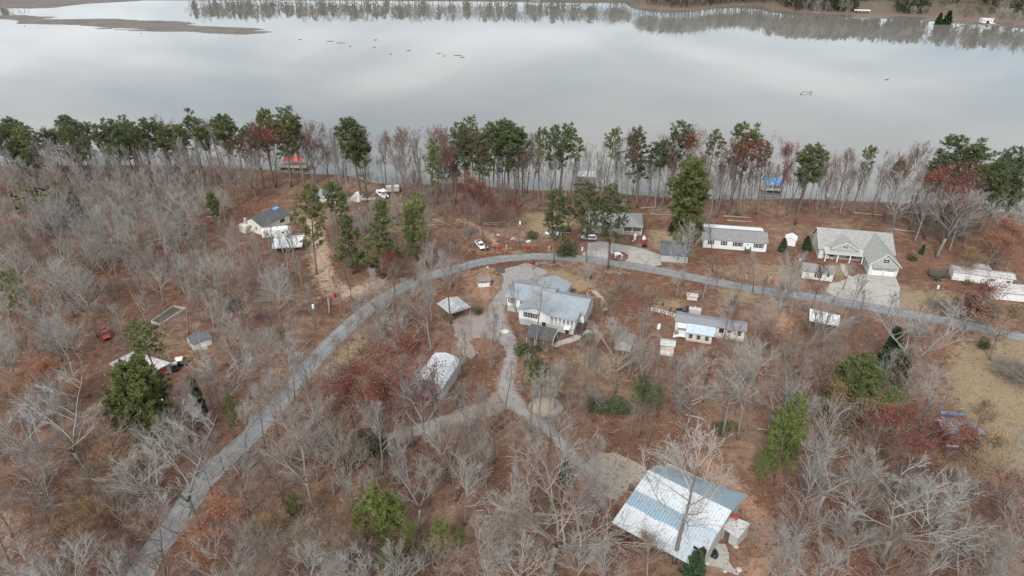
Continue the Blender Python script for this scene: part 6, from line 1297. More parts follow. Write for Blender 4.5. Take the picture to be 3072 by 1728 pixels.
o = P('m2', 1230, 488); e = MB(); e.loft([[(math.cos(t) * r, math.sin(t) * r * .7, z) for t in np.linspace(0, 5.6, 9)] for r, z in ((1.3, 0), (1.0, .25), (.3, .4))]); e = e.build('gravel_mound', flat('pale_sand', (.62, .58, .52), .95), None, tuple(o)); tag(e, 'small whitish sand mound on the gravel driveway before the metal roofed house', 'mound')
o = P('m2', 1545, 1060); e = MB(); rr_ = random.Random(3); e.loft([[(math.cos(t) * r * rr_.uniform(.85, 1.15), math.sin(t) * r * .9 * rr_.uniform(.85, 1.15), z) for t in np.linspace(0, 6.0, 16)] for r, z in ((4.2, -.05), (3.2, .8), (1.9, 1.5), (.6, 1.9))]); e = e.build('gravel_heap', M['pad'], None, tuple(o), smooth=True); tag(e, 'large tan heap of gravel below the metal roofed house, beside the lane', 'gravel heap')
e = sheet('leaf_mulch', C('m2', [(1010, 560), (1060, 530), (1130, 545), (1160, 600), (1120, 650), (1050, 660), (1000, 620)]), .02, flat('orange_mulch', (.22, .11, .065), .95, 0, .5, 2), .3, 33)

# ================================================================== PEOPLE
def person(px, ang, label, shirt, trousers, pose=0, hair='hair'):
    o = G(*px); e = empty('person', (o.x, o.y, 0), ang, label, 'person')
    k = pose
    J = {'pel': (0, 0, .95), 'wst': (0, 0, 1.1), 'chs': (0, .02, 1.35), 'nek': (0, .01, 1.5), 'hd0': (0, -.01, 1.58), 'hd1': (0, -.02, 1.68), 'hd2': (0, -.01, 1.76)}
    V = []; E_ = []; Rd = []; ix = {}
    def add(n, p, r, par=None):
        ix[n] = len(V); V.append(p); Rd.append(r)
        if par: E_.append((ix[par], ix[n]))
    add('pel', J['pel'], .15); add('wst', J['wst'], .135, 'pel'); add('chs', J['chs'], .16, 'wst'); add('nek', J['nek'], .06, 'chs'); add('hd0', J['hd0'], .075, 'nek'); add('hd1', J['hd1'], .10, 'hd0'); add('hd2', J['hd2'], .07, 'hd1')
    for s, n in ((-1, 'l'), (1, 'r')):
        st = .06 * s * (1 if k else .6); add('hip' + n, (s * .10, 0, .88), .095, 'pel'); add('kne' + n, (s * .11, -.02 + st, .50), .065, 'hip' + n); add('ank' + n, (s * .11, .01 + st * 2, .09), .042, 'kne' + n); add('toe' + n, (s * .12, -.16 + st * 2, .035), .032, 'ank' + n)
        el = (s * .26, .02, 1.12); wr_ = (s * .28, -.10 - .14 * k, .90 + .18 * k)
        add('sho' + n, (s * .19, .01, 1.42), .065, 'chs'); add('elb' + n, el, .045, 'sho' + n); add('wri' + n, wr_, .030, 'elb' + n)
        d = (Vector(wr_) - Vector(el)).normalized(); pm = Vector(wr_) + d * .06; add('plm' + n, tuple(pm), .034, 'wri' + n)
        side = d.cross(Vector((s, 0, 0))).normalized()
        for f, (of, ln) in enumerate(((-.030, .075), (-.010, .085), (.010, .080), (.028, .062))):
            b = pm + side * of + d * .03; add('f%d%s' % (f, n), tuple(b), .010, 'plm' + n); add('g%d%s' % (f, n), tuple(b + d * ln * .5 + Vector((-s * .008, 0, 0))), .009, 'f%d%s' % (f, n)); add('h%d%s' % (f, n), tuple(b + d * ln + Vector((-s * .028, 0, 0))), .008, 'g%d%s' % (f, n))
        th = Vector(wr_) + d * .025 - side * .035; add('t0' + n, tuple(th), .011, 'wri' + n); add('t1' + n, tuple(th + d * .035 - side * .02), .009, 't0' + n)
    def skin(name, keep, grow, mat, par):
        ids = [i for i, n in enumerate(ix) if keep(n)]; mp = {a: b for b, a in enumerate(ids)}
        me = bpy.data.meshes.new(name); me.from_pydata([V[i] for i in ids], [(mp[a], mp[b]) for a, b in E_ if a in mp and b in mp], []); ob = bpy.data.objects.new(name, me); col.objects.link(ob); ob.parent = par
        m_ = ob.modifiers.new('s', 'SKIN'); m_.use_smooth_shade = True
        for i, sv in zip(ids, me.skin_vertices[0].data): sv.radius = (Rd[i] + grow, (Rd[i] + grow) * (.8 if Rd[i] > .12 else 1)); sv.use_root = False
        me.skin_vertices[0].data[0].use_root = True
        sb = ob.modifiers.new('u', 'SUBSURF'); sb.levels = 1; sb.render_levels = 1
        me.materials.append(M[mat]); return ob
    b_ = skin('body', lambda n: True, 0, 'skin', e)
    skin('shirt', lambda n: n in ('pel', 'wst', 'chs', 'shol', 'shor', 'elbl', 'elbr'), .018, shirt, e)
    skin('trousers', lambda n: n in ('pel', 'hipl', 'hipr', 'knel', 'kner', 'ankl', 'ankr'), .016, trousers, e)
    q = MB(); q.tube([(0, .02, 1.66), (0, .03, 1.74), (0, .02, 1.81), (0, .01, 1.845)], [.108, .112, .08, .02], 10); q.build('hair', M[hair], e, smooth=True)
    q = MB(); q.tube([(0, -.105, 1.655), (0, -.135, 1.63)], [.012, .018], 5); q.build('nose', M['skin'], e)
    for s in (-1, 1): MB().box((s * .036, -.1, 1.675), (.026, .02, .012)).build('eye', M['dark'], e); MB().box((s * .11, .0, 1.65), (.02, .04, .06)).build('ear', M['skin'], e)
    MB().box((0, -.1, 1.595), (.05, .02, .012)).build('mouth', M['red_paint'], e)
    for s in (-1, 1): MB().box((s * .12, -.06 + .12 * s * (1 if k else .6), .035), (.1, .27, .07)).build('shoe', M['black'], e)
    return e
person((1380 + 503 / 6.037, 660 + 553 / 6.037), R(-70), 'person in a white top and dark trousers standing right of the white pickup', 'cloth_white', 'cloth_dark', 1)
person((1380 + 455 / 6.037, 660 + 568 / 6.037), R(100), 'person in grey blue clothes at the front corner of the white pickup', 'cloth_blue', 'cloth_blue', 0)
person((1920 + 622 / 6.9, 880 + 388 / 6.9), R(200), 'person in black clothes left of the black car, beside the picket fence', 'cloth_dark', 'cloth_dark', 1)
person((1920 + 468 / 6.9, 880 + 275 / 6.9), R(170), 'person in black clothes farther left on the bare ground behind the picket fence', 'cloth_dark', 'cloth_dark', 0)
# ================================================================== PLANTING
def tt(kind, ut, vt, vb, wide=1.0, key=None, label=None, d=1.19255):
    """tree given by where its TOP is seen (ut,vt) and the row vb of its foot, in 2576-wide photo coordinates"""
    ut, vt, vb = ut * d, vt * d, vb * d
    ub = ut + (1536 - ut) * (vb - vt) / (4560 - vt)
    return tp(kind, ub, vb, vt, wide, key, label)
def tc(c, kind, xt, yt, yb, wide=1.0, key=None, label=None):
    o = CR[c]; return tt(kind, o[0] + xt / 2.5156, o[1] + yt / 2.5156, o[1] + yb / 2.5156, wide, key, label, 1.0)
# --- pines of the lake shore, left to right
for a in [('pine', 42, 322, 478, 1.5), ('pine', 10, 345, 480, 1.1), ('pine', 68, 372, 492, 1.35), ('layerpine', 148, 290, 452, 1.35), ('pine', 205, 340, 455, 1.1), ('pine', 250, 306, 452, 1.3),
          ('pine', 190, 372, 470, 1.2), ('pine', 308, 288, 450, 1.0), ('pine', 330, 312, 458, 1.1), ('pine', 360, 300, 452, 1.05), ('pine', 290, 345, 466, 1.2), ('pine', 405, 306, 448, 1.0), ('pine', 440, 332, 456, 1.2),
          ('pine', 375, 350, 468, 1.0), ('pine', 270, 360, 478, 1.1), ('layerpine', 468, 272, 448, 1.1), ('pine', 505, 315, 440, .9), ('pine', 552, 288, 452, 1.25), ('toppine', 612, 318, 448, .9),
          ('pine', 655, 275, 460, .9), ('pine', 700, 270, 470, 1.3), ('pine', 738, 288, 478, 1.1), ('pine', 885, 291, 500, 1.15), ('pine', 905, 330, 505, .9),
          ('youngpine', 1092, 356, 512, .75), ('pine', 1138, 308, 512, 1.0), ('toppine', 1165, 330, 508, 1.0), ('pine', 1190, 292, 506, 1.15), ('pine', 1238, 308, 508, 1.15), ('pine', 1280, 308, 510, 1.2), ('pine', 1308, 322, 506, 1.1),
          ('pine', 1215, 335, 512, 1.1), ('pine', 1262, 335, 514, 1.2), ('toppine', 1358, 321, 520, .7), ('pine', 1402, 318, 515, .95), ('pine', 1412, 310, 502, .9), ('toppine', 1440, 336, 508, 1.0),
          ('toppine', 1530, 318, 532, .9), ('pine', 1622, 320, 522, 1.15), ('pine', 1700, 307, 515, .95), ('pine', 1672, 350, 518, .9), ('toppine', 1798, 327, 522, 1.0), ('pine', 1893, 313, 545, 1.05),
          ('toppine', 1935, 358, 540, 1.0), ('pine', 2045, 356, 565, 1.1), ('toppine', 2186, 368, 540, .9), ('toppine', 2268, 402, 545, .9), ('pine', 2365, 372, 545, 1.0),
          ('pine', 2445, 348, 560, 1.6), ('pine', 2478, 372, 565, 1.2), ('pine', 2415, 380, 560, 1.1), ('pine', 2530, 378, 575, 1.0), ('pine', 2562, 366, 600, 1.2), ('pine', 2585, 380, 590, 1.2), ('pine', 2545, 402, 615, 1.0)]:
    tt(a[0], a[1], a[2], a[3], a[4])
# --- pines inland
tt('fullpine', 762, 465, 690, .85, label='round crowned pine beside the sandy track, right of the dark roofed house')
tt('pine', 838, 460, 640, .9, label='dark pine in front of the pale green roofed cabin')
tt('pine', 532, 482, 610, .7, label='small topped pine alone among grey bare trees, left of the dark roofed house')
tt('conepine', 862, 480, 690, 1.0, label='narrow conifer right of the sandy track, behind the taller bare trees')
tt('conepine', 940, 498, 700, 1.5, label='broad dark conifer in front of the white boat on its trailer')
tt('youngpine', 1035, 488, 690, .7, label='narrow yellow green pine left of the white pickup')
tt('pine', 1030, 520, 705, .6)
tc('c2', 'fullpine', 1620, 678, 1240, .92, label='tall pine between the road and the dark covered boat')
tc('c2', 'fullpine', 1885, 615, 1225, .92, label='tall pine right in front of the white sedan')
tc('c2', 'fullpine', 2060, 650, 1270, .95, label='tall leaning pine standing between the road and the porch of the grey house')
tt('grandpine', 1750, 390, 640, 1.0, label='huge dense bright green pine behind the long white house')
tt('cedar', 1692, 560, 582, 1.6, label='round green cedar at the foot of the huge pine')
tt('domepine', 315, 912, 1140, .95, label='huge dark green pine in front of the white roofed block house')
tc('m1', 'toppine', 1095, 392, 1120, 1.25, label='tall thin pine with a see-through crown behind the white roofed block house')
tc('m1', 'cedar', 1455, 868, 1110, .7, label='narrow dark cedar right of the huge dark pine')
tc('m1', 'youngpine', 1695, 968, 1290, .55, label='slim young pine left of the road near its lower bend')
tc('b1', 'youngpine', 2195, 828, 1085, .8, label='bright green young pine right of the bright orange tree')
tc('b2', 'youngpine', 240, 778, 1200, 1.1, label='bushy bright green pine, topmost of the lower middle clump')
tc('b2', 'youngpine', 350, 850, 1230, 1.0, label='dull green pine leaning on the topmost pine of the lower middle clump')
tc('b2', 'youngpine', 120, 960, 1250, .8)
tc('b2', 'youngpine', 490, 1060, 1290, .9)
tc('b2', 'youngpine', 730, 1065, 1330, 1.15)
tc('b2', 'youngpine', 340, 1228, 1470, .9)
tc('b2', 'youngpine', 900, 1072, 1300, .6)
tc('b2', 'youngpine', 1600, 830, 1060, .6)
tc('m2', 'toppine', 2230, 850, 1310, .8); tc('m2', 'toppine', 2300, 820, 1290, .9); tc('m2', 'toppine', 2370, 880, 1360, 1.0); tc('m2', 'toppine', 2340, 900, 1270, .8)
tc('m2', 'toppine', 1440, 640, 1240, .9, label='sparse green pine below the dark carport of the metal roofed house')
tc('m2', 'toppine', 1500, 760, 1260, .8)
tc('m3', 'domepine', 1380, 698, 1290, 1.05, label='broad dark green pine with a domed top left of the big pale tree')
tc('m3', 'youngpine', 1590, 930, 1350, 1.0)
tc('m3', 'youngpine', 915, 955, 1560, .62, label='tall narrow bright pine left of the domed dark pine'); tc('m3', 'youngpine', 840, 1080, 1640, .8)
tc('b3', 'youngpine', 650, 480, 760, .9); tc('b3', 'toppine', 860, 480, 820, .8); tc('b3', 'youngpine', 740, 330, 640, .8)
tc('m3', 'cedar', 1650, 470, 830, .9, label='dark cedar against the trunk of the big pale tree')
tc('m3', 'cedar', 1720, 620, 900, .8)
tt('youngpine', 8, 680, 800, 1.1); tt('cedar', 1975, 601, 633, 1.4, label='dark green cedar beside the small white tent shed')
tt('cedar', 2036, 595, 630, 1.4, label='dark green cedar at the left end of the big shingled house')
tt('bush', 2295, 636, 652, 1.6); tt('cedar', 2325, 615, 640, 1.0); tt('bush', 2358, 690, 705, 1.3); tt('bush', 2440, 703, 718, 1.3)
tt('bush', 2480, 848, 872, 1.2, label='round green bush beside the road at far right'); tt('redbush', 2470, 730, 790, 1.4)
tt('bush', 1485, 690, 700, 1.2)
tc('m2', 'bush', 1020, 290, 350, 1.2, label='yellow green bush right of the open carport')
tc('m2', 'bush', 2040, 985, 1075, 1.6, label='dark green mounded bush in the clearing above the barn'); tc('m2', 'bush', 2130, 1020, 1100, 1.3)
tc('m2', 'bush', 1390, 560, 650, 1.6); tc('m2', 'bush', 1500, 560, 620, 1.2); tc('m2', 'bush', 1860, 500, 570, 1.3)
tc('b3', 'cedar', 110, 1280, 1449, 1.5, label='low green cedar at the lower corner of the barn')
tc('b2', 'cedar', 1700, 590, 720, 1.4); tc('b2', 'bush', 210, 390, 520, 1.5); tc('b2', 'bush', 60, 390, 530, 1.8)
tc('m2', 'bush', 1900, 980, 1070, 1.6); tc('b3', 'bush', 330, 270, 350, 1.6)
tc('c2', 'bush', 750, 640, 720, 1.2); tc('c2', 'bush', 1700, 1060, 1160, 1.6); tc('c2', 'bush', 1450, 960, 1040, 1.0); tt('bush', 90, 455, 560, 1.2)
# --- leaf-holding oaks
for a in [('redoak', 668, 318, 470, 1.3), ('redthin', 640, 335, 475, 1.2), ('redoak', 1208, 345, 505, .6), ('redthin', 1105, 330, 512, 1), ('redthin', 1000, 335, 505, .9), ('redoak', 1590, 345, 515, .7), ('redoak', 1722, 345, 520, .9), ('redthin', 1680, 380, 520, 1),
          ('redoak', 1860, 350, 540, .8), ('redthin', 1830, 372, 548, 1), ('redoak', 1990, 375, 545, .6), ('redthin', 2100, 400, 545, .8), ('redthin', 2270, 400, 555, 1.1), ('redthin', 905, 340, 505, 1.0), ('redthin', 770, 320, 485, 1),
          ('redoak', 1172, 460, 600, .9), ('redoak', 1215, 470, 610, .9), ('redoak', 1140, 395, 520, .7), ('redthin', 1310, 385, 520, 1), ('redthin', 1780, 420, 540, 1), ('redoak', 2380, 425, 600, 1.2), ('redthin', 2440, 420, 590, 1.1),
          ('redoak', 1280, 500, 600, .8), ('redoak', 985, 640, 735, .95), ('redoak', 1850, 640 + 120, 860, .5)]:
    tt(a[0], a[1], a[2], a[3], a[4])
tc('m2', 'redoak', 480, 640, 1360, 1.0, label='tall red leafed oak left of the white metal garage')
tc('m2', 'redoak', 200, 800, 1260, 1.25, label='wide dark red oak left of the gravel lane'); tc('m2', 'redoak', 350, 860, 1330, 1.1); tc('m2', 'redoak', 60, 900, 1330, 1.2)
tc('m2', 'redthin', 690, 715, 1230, .8, label='thin red leafed oak right in front of the white metal garage roof')
tc('b3', 'redoak', 1780, 240, 760, 1.5, label='wide dark red oak left of the blue pickup'); tc('b3', 'redoak', 2080, 330, 740, 1.2)
tc('m3', 'redoak', 2250, 140, 470, 1.35, label='dense dark red oak between the road and the long white roofed trailer')
tc('m3', 'redthin', 640, 500, 1020, .9); tc('m3', 'redthin', 220, 620, 1020, 1.0)
tc('m3', 'redthin', 1050, 0, 330, 1); tc('c3', 'redthin', 290, 1180, 1440, 1)
# --- orange and tan under-storey
for a in [('b1', 'orange', 1650, 955, 1420, 1.15, 'bright orange tree at the lower edge of the road'), ('b1', 'orange', 1580, 1180, 1600, 1.1, 'orange tree in front of the brightest orange tree'), ('b1', 'orange', 60, 640, 1000, 1.3, 'pale orange tree at the left edge of the photo')]:
    tc(a[0], a[1], a[2], a[3], a[4], a[5], label=a[6])
for c, k, x, y, yb, wd in [('b1', 'tan', 640, 700, 980, 1.2), ('b1', 'tan', 900, 480, 800, 1.3), ('b1', 'tan', 560, 420, 700, 1.1), ('b1', 'orange', 280, 930, 1240, 1.2), ('b1', 'tan', 620, 900, 1200, 1.3), ('b1', 'tan', 820, 700, 960, 1.2), ('b1', 'tan', 480, 1050, 1300, 1.2),
          ('m1', 'orange', 180, 750, 1150, 1.3), ('m1', 'orange', 60, 950, 1300, 1.3), ('m1', 'orange', 350, 830, 1150, 1.0), ('m1', 'tan', 180, 550, 760, 1.0), ('m1', 'tan', 500, 80, 300, 1.1), ('m1', 'tan', 620, 30, 260, 1.0), ('m1', 'orange', 720, 630, 830, .9),
          ('c1', 'orange', 270, 840, 1060, 1.4), ('c1', 'orange', 120, 910, 1180, 1.4), ('c1', 'tan', 570, 1120, 1290, 1.1), ('c1', 'redoak', 480, 390, 560, 1.0), ('c1', 'redoak', 1230, 330, 470, .8), ('c1', 'tan', 620, 1330, 1500, 1.1),
          ('b2', 'tan', 60, 1150, 1400, 1.2), ('b1', 'tan', 2300, 1080, 1400, 1.4), ('b1', 'tan', 2000, 980, 1300, 1.2), ('b1', 'tan', 2480, 1180, 1449, 1.3), ('b2', 'tan', 2350, 1160, 1449, 1.0), ('b2', 'redthin', 640, 560, 900, .8),
          ('c3', 'orange', 2480, 930, 1240, 1.5), ('c3', 'orange', 2380, 1010, 1330, 1.4), ('c3', 'tan', 2180, 1130, 1350, 1.4), ('c3', 'tan', 2250, 1060, 1290, 1.2), ('c3', 'orange', 2560, 990, 1300, 1.2), ('m3', 'tan', 2480, 300, 700, 1.4),
          ('b3', 'tan', 1230, 60, 500, 1.2), ('b3', 'tan', 1500, 130, 520, 1.2), ('m3', 'orange', 1250, 950, 1300, 1.0), ('b3', 'tan', 2350, 420, 800, 1.3), ('b3', 'tan', 2200, 560, 900, 1.3), ('b3', 'redthin', 2450, 800, 1200, 1.2), ('b3', 'tan', 2300, 150, 450, 1.0),
          ('m3', 'orange', 800, 130, 330, .8), ('m2', 'tan', 2050, 180, 380, 1.0), ('m2', 'tan', 1950, 240, 430, .9), ('m2', 'tan', 2000, 120, 300, 1.0)]:
    tc(c, k, x, y, yb, wd)
# --- big bare trees that stand out
BIG = [('b1', 'spread', 400, 0, 690, 1.5, 'broad pale bare tree left of the huge dark pine, with two leaning trunks'), ('b1', 'spread', 1270, 370, 1100, 1.6, 'broad pale bare tree on the left verge of the road, the widest there'),
       ('b1', 'bare', 230, 560, 1190, 1.3, 'leaning pale bare tree among orange leaved under-storey at lower left'), ('b1', 'bare', 2230, 200, 1000, 1.3, 'tall bare tree right of the road above the bright green young pine'),
       ('b2', 'spread', 1600, 700, 1440, 2.0, 'wide spreading pale tree left of the barn'), ('b2', 'bare', 600, -150, 560, 1.1, 'tall dark trunked bare tree where the gravel lane meets the red oaks'),
       ('b3', 'bare', 100, 370, 1350, 1.5, 'tall bare tree rising in front of the barn roof'), ('m3', 'spread', 1900, 260, 930, 1.7, 'biggest pale bare tree, right of the domed dark pine'),
       ('m3', 'spread', 1950, 840, 1250, 1.5, 'dome shaped pale bare tree above the blue steel beams'), ('b3', 'spread', 1200, 380, 980, 1.3, 'pale bare tree in front of the domed dark pine, forked low'),
       ('b3', 'bare', 950, 820, 1300, 1.5, 'pale bare tree right of the orange clay track'), ('b3', 'bare', 1400, 950, 1400, 1.5, 'white limbed bare tree second to the right of the clay track'),
       ('b3', 'spread', 1750, 660, 1350, 1.6, 'tall pale bare tree at lower right with long level limbs'), ('b3', 'spread', 2250, 1130, 1600, 1.8, 'pale green limbed bare tree in the lower right corner'),
       ('m1', 'spread', 1700, 420, 880, 1.1, 'dark trunked bare tree in the yard right of the small white shed'), ('m1', 'slim', 860, 280, 610, 1.2, 'dark bare tree behind the white roofed block house'), ('m1', 'slim', 1300, 60, 510, 1.2, 'dark bare tree beside the empty block foundation'),
       ('m1', 'bare', 1150, 0, 290, 1.2, 'dark forked bare tree above the empty block foundation'), ('m1', 'spread', 500, 380, 740, 1.3, 'pale bare tree in front of the red pickup'), ('m1', 'spread', 650, 20, 330, 1.0, None),
       ('m1', 'bare', 2040, 0, 500, 1.2, 'bare tree left of the pole with the white transformer'), ('m1', 'slim', 1450, 150, 430, 1.0, None), ('c1', 'spread', 1100, 930, 1190, 1.3, 'low spreading bare tree in front of the fallen logs at left'),
       ('c2', 'spread', 1880, 1180, 1560, .8, 'bare multi stemmed tree by the rail fence beside the road'), ('c2', 'bare', 950, 760, 1050, 1.0, 'tall bare tree behind the white pickup'), ('c2', 'bare', 150, 760, 1190, 1.1, 'pale bare tree left of the broad dark conifer'),
       ('c3', 'bare', 60, 960, 1400, 1.2, 'bare tree between the dark roofed shed and the long white house'), ('c3', 'slim', 300, 830, 1300, .9, None), ('c3', 'slim', 590, 1150, 1449, 1.2, 'bare tree on the near verge of the road in front of the long white house'),
       ('c3', 'bare', 800, 1150, 1449 + 330, 1.1, 'forked bare tree left of the small shingled shed'), ('c3', 'bare', 1700, 560, 1130, 1.4, 'leaning pale bare tree behind the big shingled house'), ('c3', 'spread', 2100, 640, 1190, 1.4, 'dark trunked leaning bare tree right of the big shingled house'),
       ('m3', 'slim', 1270, -50, 170, 1.6, 'bare tree in front of the wing of the big shingled house'), ('m3', 'bare', 1130, 180, 760, 1.1, 'two stemmed bare tree standing before the white roofed shelter'), ('m3', 'bare', 1020, 200, 770, .9, None),
       ('m3', 'slim', 1610, 170, 410, 1.2, None), ('m3', 'bare', 370, 210, 560, 1.0, 'bare tree before the right end of the grey roofed trailer'), ('m3', 'bare', 420, 650, 1280, 1.2, None), ('m3', 'bare', 560, 600, 1300, 1.1, None), ('m3', 'bare', 120, 650, 1240, 1.1, None),
       ('m2', 'slim', 800, -120, 430, 1.0, 'dark bare tree standing before the open carport'), ('m2', 'bare', 640, 20, 650, 1.1, 'tall leaning bare tree left of the open carport'), ('m2', 'slim', 1370, 70, 600, 1.0, 'bare tree before the left end of the metal roofed house'),
       ('m2', 'slim', 1480, 90, 620, 1.2, 'bare tree before the middle of the metal roofed house, with a full crown'), ('m2', 'slim', 1140, 240, 600, 1.0, 'slim bare tree in the gravel turning, left of the metal roofed house'), ('m2', 'slim', 1010, 340, 680, 1.0, None),
       ('m2', 'slim', 845, 560, 1050, .9, 'slim bare tree before the white metal garage'), ('m2', 'slim', 910, 400, 830, .9, None), ('m2', 'slim', 1210, 700, 1220, 1.0, 'bare tree standing in the gravel driveway fork'),
       ('m2', 'bare', 2120, 380, 960, 1.1, 'forked bare tree in front of the small weathered shed'), ('m2', 'bare', 2290, 300, 720, 1.0, None), ('m2', 'slim', 1890, 400, 770, 1.0, None), ('m2', 'slim', 1950, 420, 750, .9, None),
       ('m2', 'bare', 250, 400, 820, 1.0, 'pale bare tree on the right verge of the road above the wide red oak'), ('m2', 'slim', 850, -80, 220, 1.0, None), ('m2', 'slim', 965, -60, 190, .7, None), ('m2', 'slim', 1600, 820, 1310, 1.0, None),
       ('m2', 'slim', 1510, 780, 1390, 1.1, None), ('m2', 'slim', 920, 820, 1290, 1.0, None), ('m2', 'slim', 1100, 860, 1270, 1.0, None), ('m2', 'slim', 720, 800, 1250, 1.0, None)]
for c, k, x, y, yb, wd, lb in BIG: tc(c, k, x, y, yb, 1 + (wd - 1) * .7, label=lb)
# --- the scattered wood: regions (photo coordinates of the feet), spacing, kinds, height range
occupied = [(t[2], t[1]) for t in []]
cell = {}
def occ_add(x, y): cell.setdefault((int(x // 4), int(y // 4)), []).append((x, y))
def occ_ok(x, y, r):
    k = int(r // 4) + 1
    for i in range(-k, k + 1):
        for j in range(-k, k + 1):
            for p in cell.get((int(x // 4) + i, int(y // 4) + j), ()):
                if (p[0] - x) ** 2 + (p[1] - y) ** 2 < r * r: return False
    return True
for t in TREES: occ_add(t[1], t[2])
# areas on the ground kept clear (buildings, yards, roads): polygons in photo coordinates
CLEAR = [S(p) for p in [
    [(1500, 780), (1850, 830), (1840, 990), (1680, 1060), (1500, 1020), (1480, 900)], [(1500, 640), (1920, 650), (1950, 760), (1550, 760)], [(1960, 700), (2120, 700), (2120, 800), (1960, 790)],
    [(2050, 655), (2330, 660), (2320, 780), (2060, 760)], [(2390, 640), (2720, 660), (2740, 900), (2400, 860)], [(2830, 790), (3072, 800), (3300, 900), (3072, 930), (2840, 900)],
    [(1990, 900), (2270, 930), (2250, 1050), (1900, 1080), (1900, 980)], [(2410, 910), (2540, 930), (2530, 1000), (2410, 980)], [(1290, 880), (1430, 880), (1430, 980), (1300, 980)],
    [(1240, 1060), (1410, 1060), (1400, 1200), (1240, 1180)], [(1820, 1360), (2280, 1400), (2330, 1728), (1990, 1728), (1830, 1600)], [(310, 1040), (570, 1040), (560, 1160), (330, 1150)],
    [(520, 980), (640, 980), (640, 1060), (520, 1060)], [(720, 610), (920, 610), (930, 770), (730, 770)], [(1100, 560), (1200, 560), (1200, 620), (1100, 620)], [(2930, 1010), (3300, 1010), (3300, 1480), (2980, 1420), (2870, 1200)],
    [(1390, 700), (1530, 700), (1560, 770), (1400, 800)], [(2800, 1280), (2980, 1300), (2970, 1400), (2780, 1390)], [(1370, 800), (1500, 800), (1500, 900), (1370, 900)], [(450, 900), (570, 900), (570, 980), (450, 980)],
    [(1600, 800), (1720, 800), (1760, 860), (1600, 850)], [(940, 560), (1000, 560), (1000, 600), (940, 600)], [(905, 650), (975, 660), (1000, 800), (1100, 840), (1120, 900), (960, 910), (930, 800)]]]
roadw = S(road_px)
def clear_at(x, y, r=1.0):
    a = np.array([[x]]), np.array([[y]])
    for p in CLEAR:
        if poly_sd(a[0], a[1], p)[0, 0] > -r * .3: return False
    if line_sd(a[0], a[1], roadw, 6.5)[0, 0] > -.8: return False
    if line_sd(a[0], a[1], C('m2', drv), 4.5)[0, 0] > -.3: return False
    return True
PROT = [(1500, 800, 1800, 1010), (1540, 680, 1700, 760), (1960, 710, 2070, 790), (2120, 680, 2310, 760), (2410, 680, 2700, 855), (2860, 790, 3072, 890), (2020, 900, 2240, 1040), (2425, 925, 2520, 980), (1310, 888, 1410, 945), (1250, 1060, 1400, 1190),
        (1835, 1385, 2250, 1700), (530, 990, 616, 1052), (350, 1045, 520, 1130), (725, 620, 910, 755), (1120, 555, 1165, 600), (1425, 715, 1470, 755), (280, 985, 345, 1030), (2260, 530, 2350, 580), (850, 470, 960, 505), (1430, 830, 1465, 868), (2790, 1300, 2950, 1360)]
def blocks(x, y, h, r):
    u0, v0 = proj(x, y, 0); u1, v1 = proj(x, y, h); rp = r * FL / math.hypot(y, CAM_H - h / 2)
    n = 0
    for a, b, c, d in PROT:
        if min(u0, u1) - rp * .7 < c and max(u0, u1) + rp * .7 > a and v1 < d and v0 > b: return True
    return False
wr = random.Random(5)
BAREPLAN = []
def region(px, spacing, kinds, hr, n_try=3000, wide=(.8, 1.25), block_keep=.28, mx=9999):
    pts = S(px); xs = [p[0] for p in pts]; ys = [p[1] for p in pts]; cnt = 0
    for _ in range(n_try):
        x = wr.uniform(min(xs), max(xs)); y = wr.uniform(min(ys), max(ys))
        if poly_sd(np.array([[x]]), np.array([[y]]), pts)[0, 0] < 0: continue
        if y > shore_y(x) - 3 or not occ_ok(x, y, spacing) or not clear_at(x, y): continue
        k = wr.choice(kinds); h = wr.uniform(*hr)
        if k in ('orange', 'tan'): h *= .62
        if k == 'sapling': h *= .5
        if blocks(x, y, h, h * .25) and wr.random() > block_keep: continue
        occ_add(x, y); BAREPLAN.append((k, x, y, h, wr.uniform(*wide))); cnt += 1
        if cnt >= mx: break
    return cnt
cnts = []
cnts.append(region([(-60, 470), (860, 490), (820, 520), (400, 530), (-60, 540)], 4.6, ['pine', 'pine', 'pine', 'bare', 'layerpine', 'brown'], (15, 22), 2500, (.9, 1.4), mx=66))
cnts.append(region([(-60, 520), (840, 530), (800, 600), (700, 660), (640, 720), (560, 820), (-60, 830)], 4.7, ['bare'] * 5 + ['spread'] * 3 + ['slim'] + ['brown'] * 2 + ['sapling'] * 2, (14, 20), 9000))
cnts.append(region([(-80, 820), (480, 820), (330, 900), (270, 1120), (-80, 1260)], 5.4, ['bare'] * 4 + ['spread'] * 3 + ['brown'] * 2 + ['tan', 'sapling'], (12, 18), 3000))
cnts.append(region([(330, 820), (880, 760), (930, 880), (860, 960), (600, 960), (400, 900)], 4.3, ['bare', 'spread', 'brown', 'slim', 'slim', 'sapling'], (10, 16), 7000, block_keep=.35))
cnts.append(region([(560, 960), (880, 880), (960, 960), (860, 1120), (700, 1180), (600, 1100)], 6.0, ['spread', 'brown', 'slim', 'bare'], (10, 15), 1200, block_keep=.35))
cnts.append(region([(300, 880), (560, 900), (520, 990), (300, 1000)], 6.0, ['bare', 'slim', 'brown'], (11, 16), 800, block_keep=.35))
cnts.append(region([(540, 1250), (900, 1100), (960, 1180), (760, 1400), (640, 1560), (500, 1900), (300, 1900), (420, 1560)], 3.8, ['bare', 'bare', 'spread', 'slim', 'brown'], (12, 17), 3500, mx=80))
cnts.append(region([(-60, 1240), (440, 1340), (520, 1420), (420, 1600), (330, 1900), (-200, 1900)], 4.8, ['bare', 'spread', 'brown', 'brown', 'tan', 'orange', 'sapling'], (10, 16), 3500, mx=55))
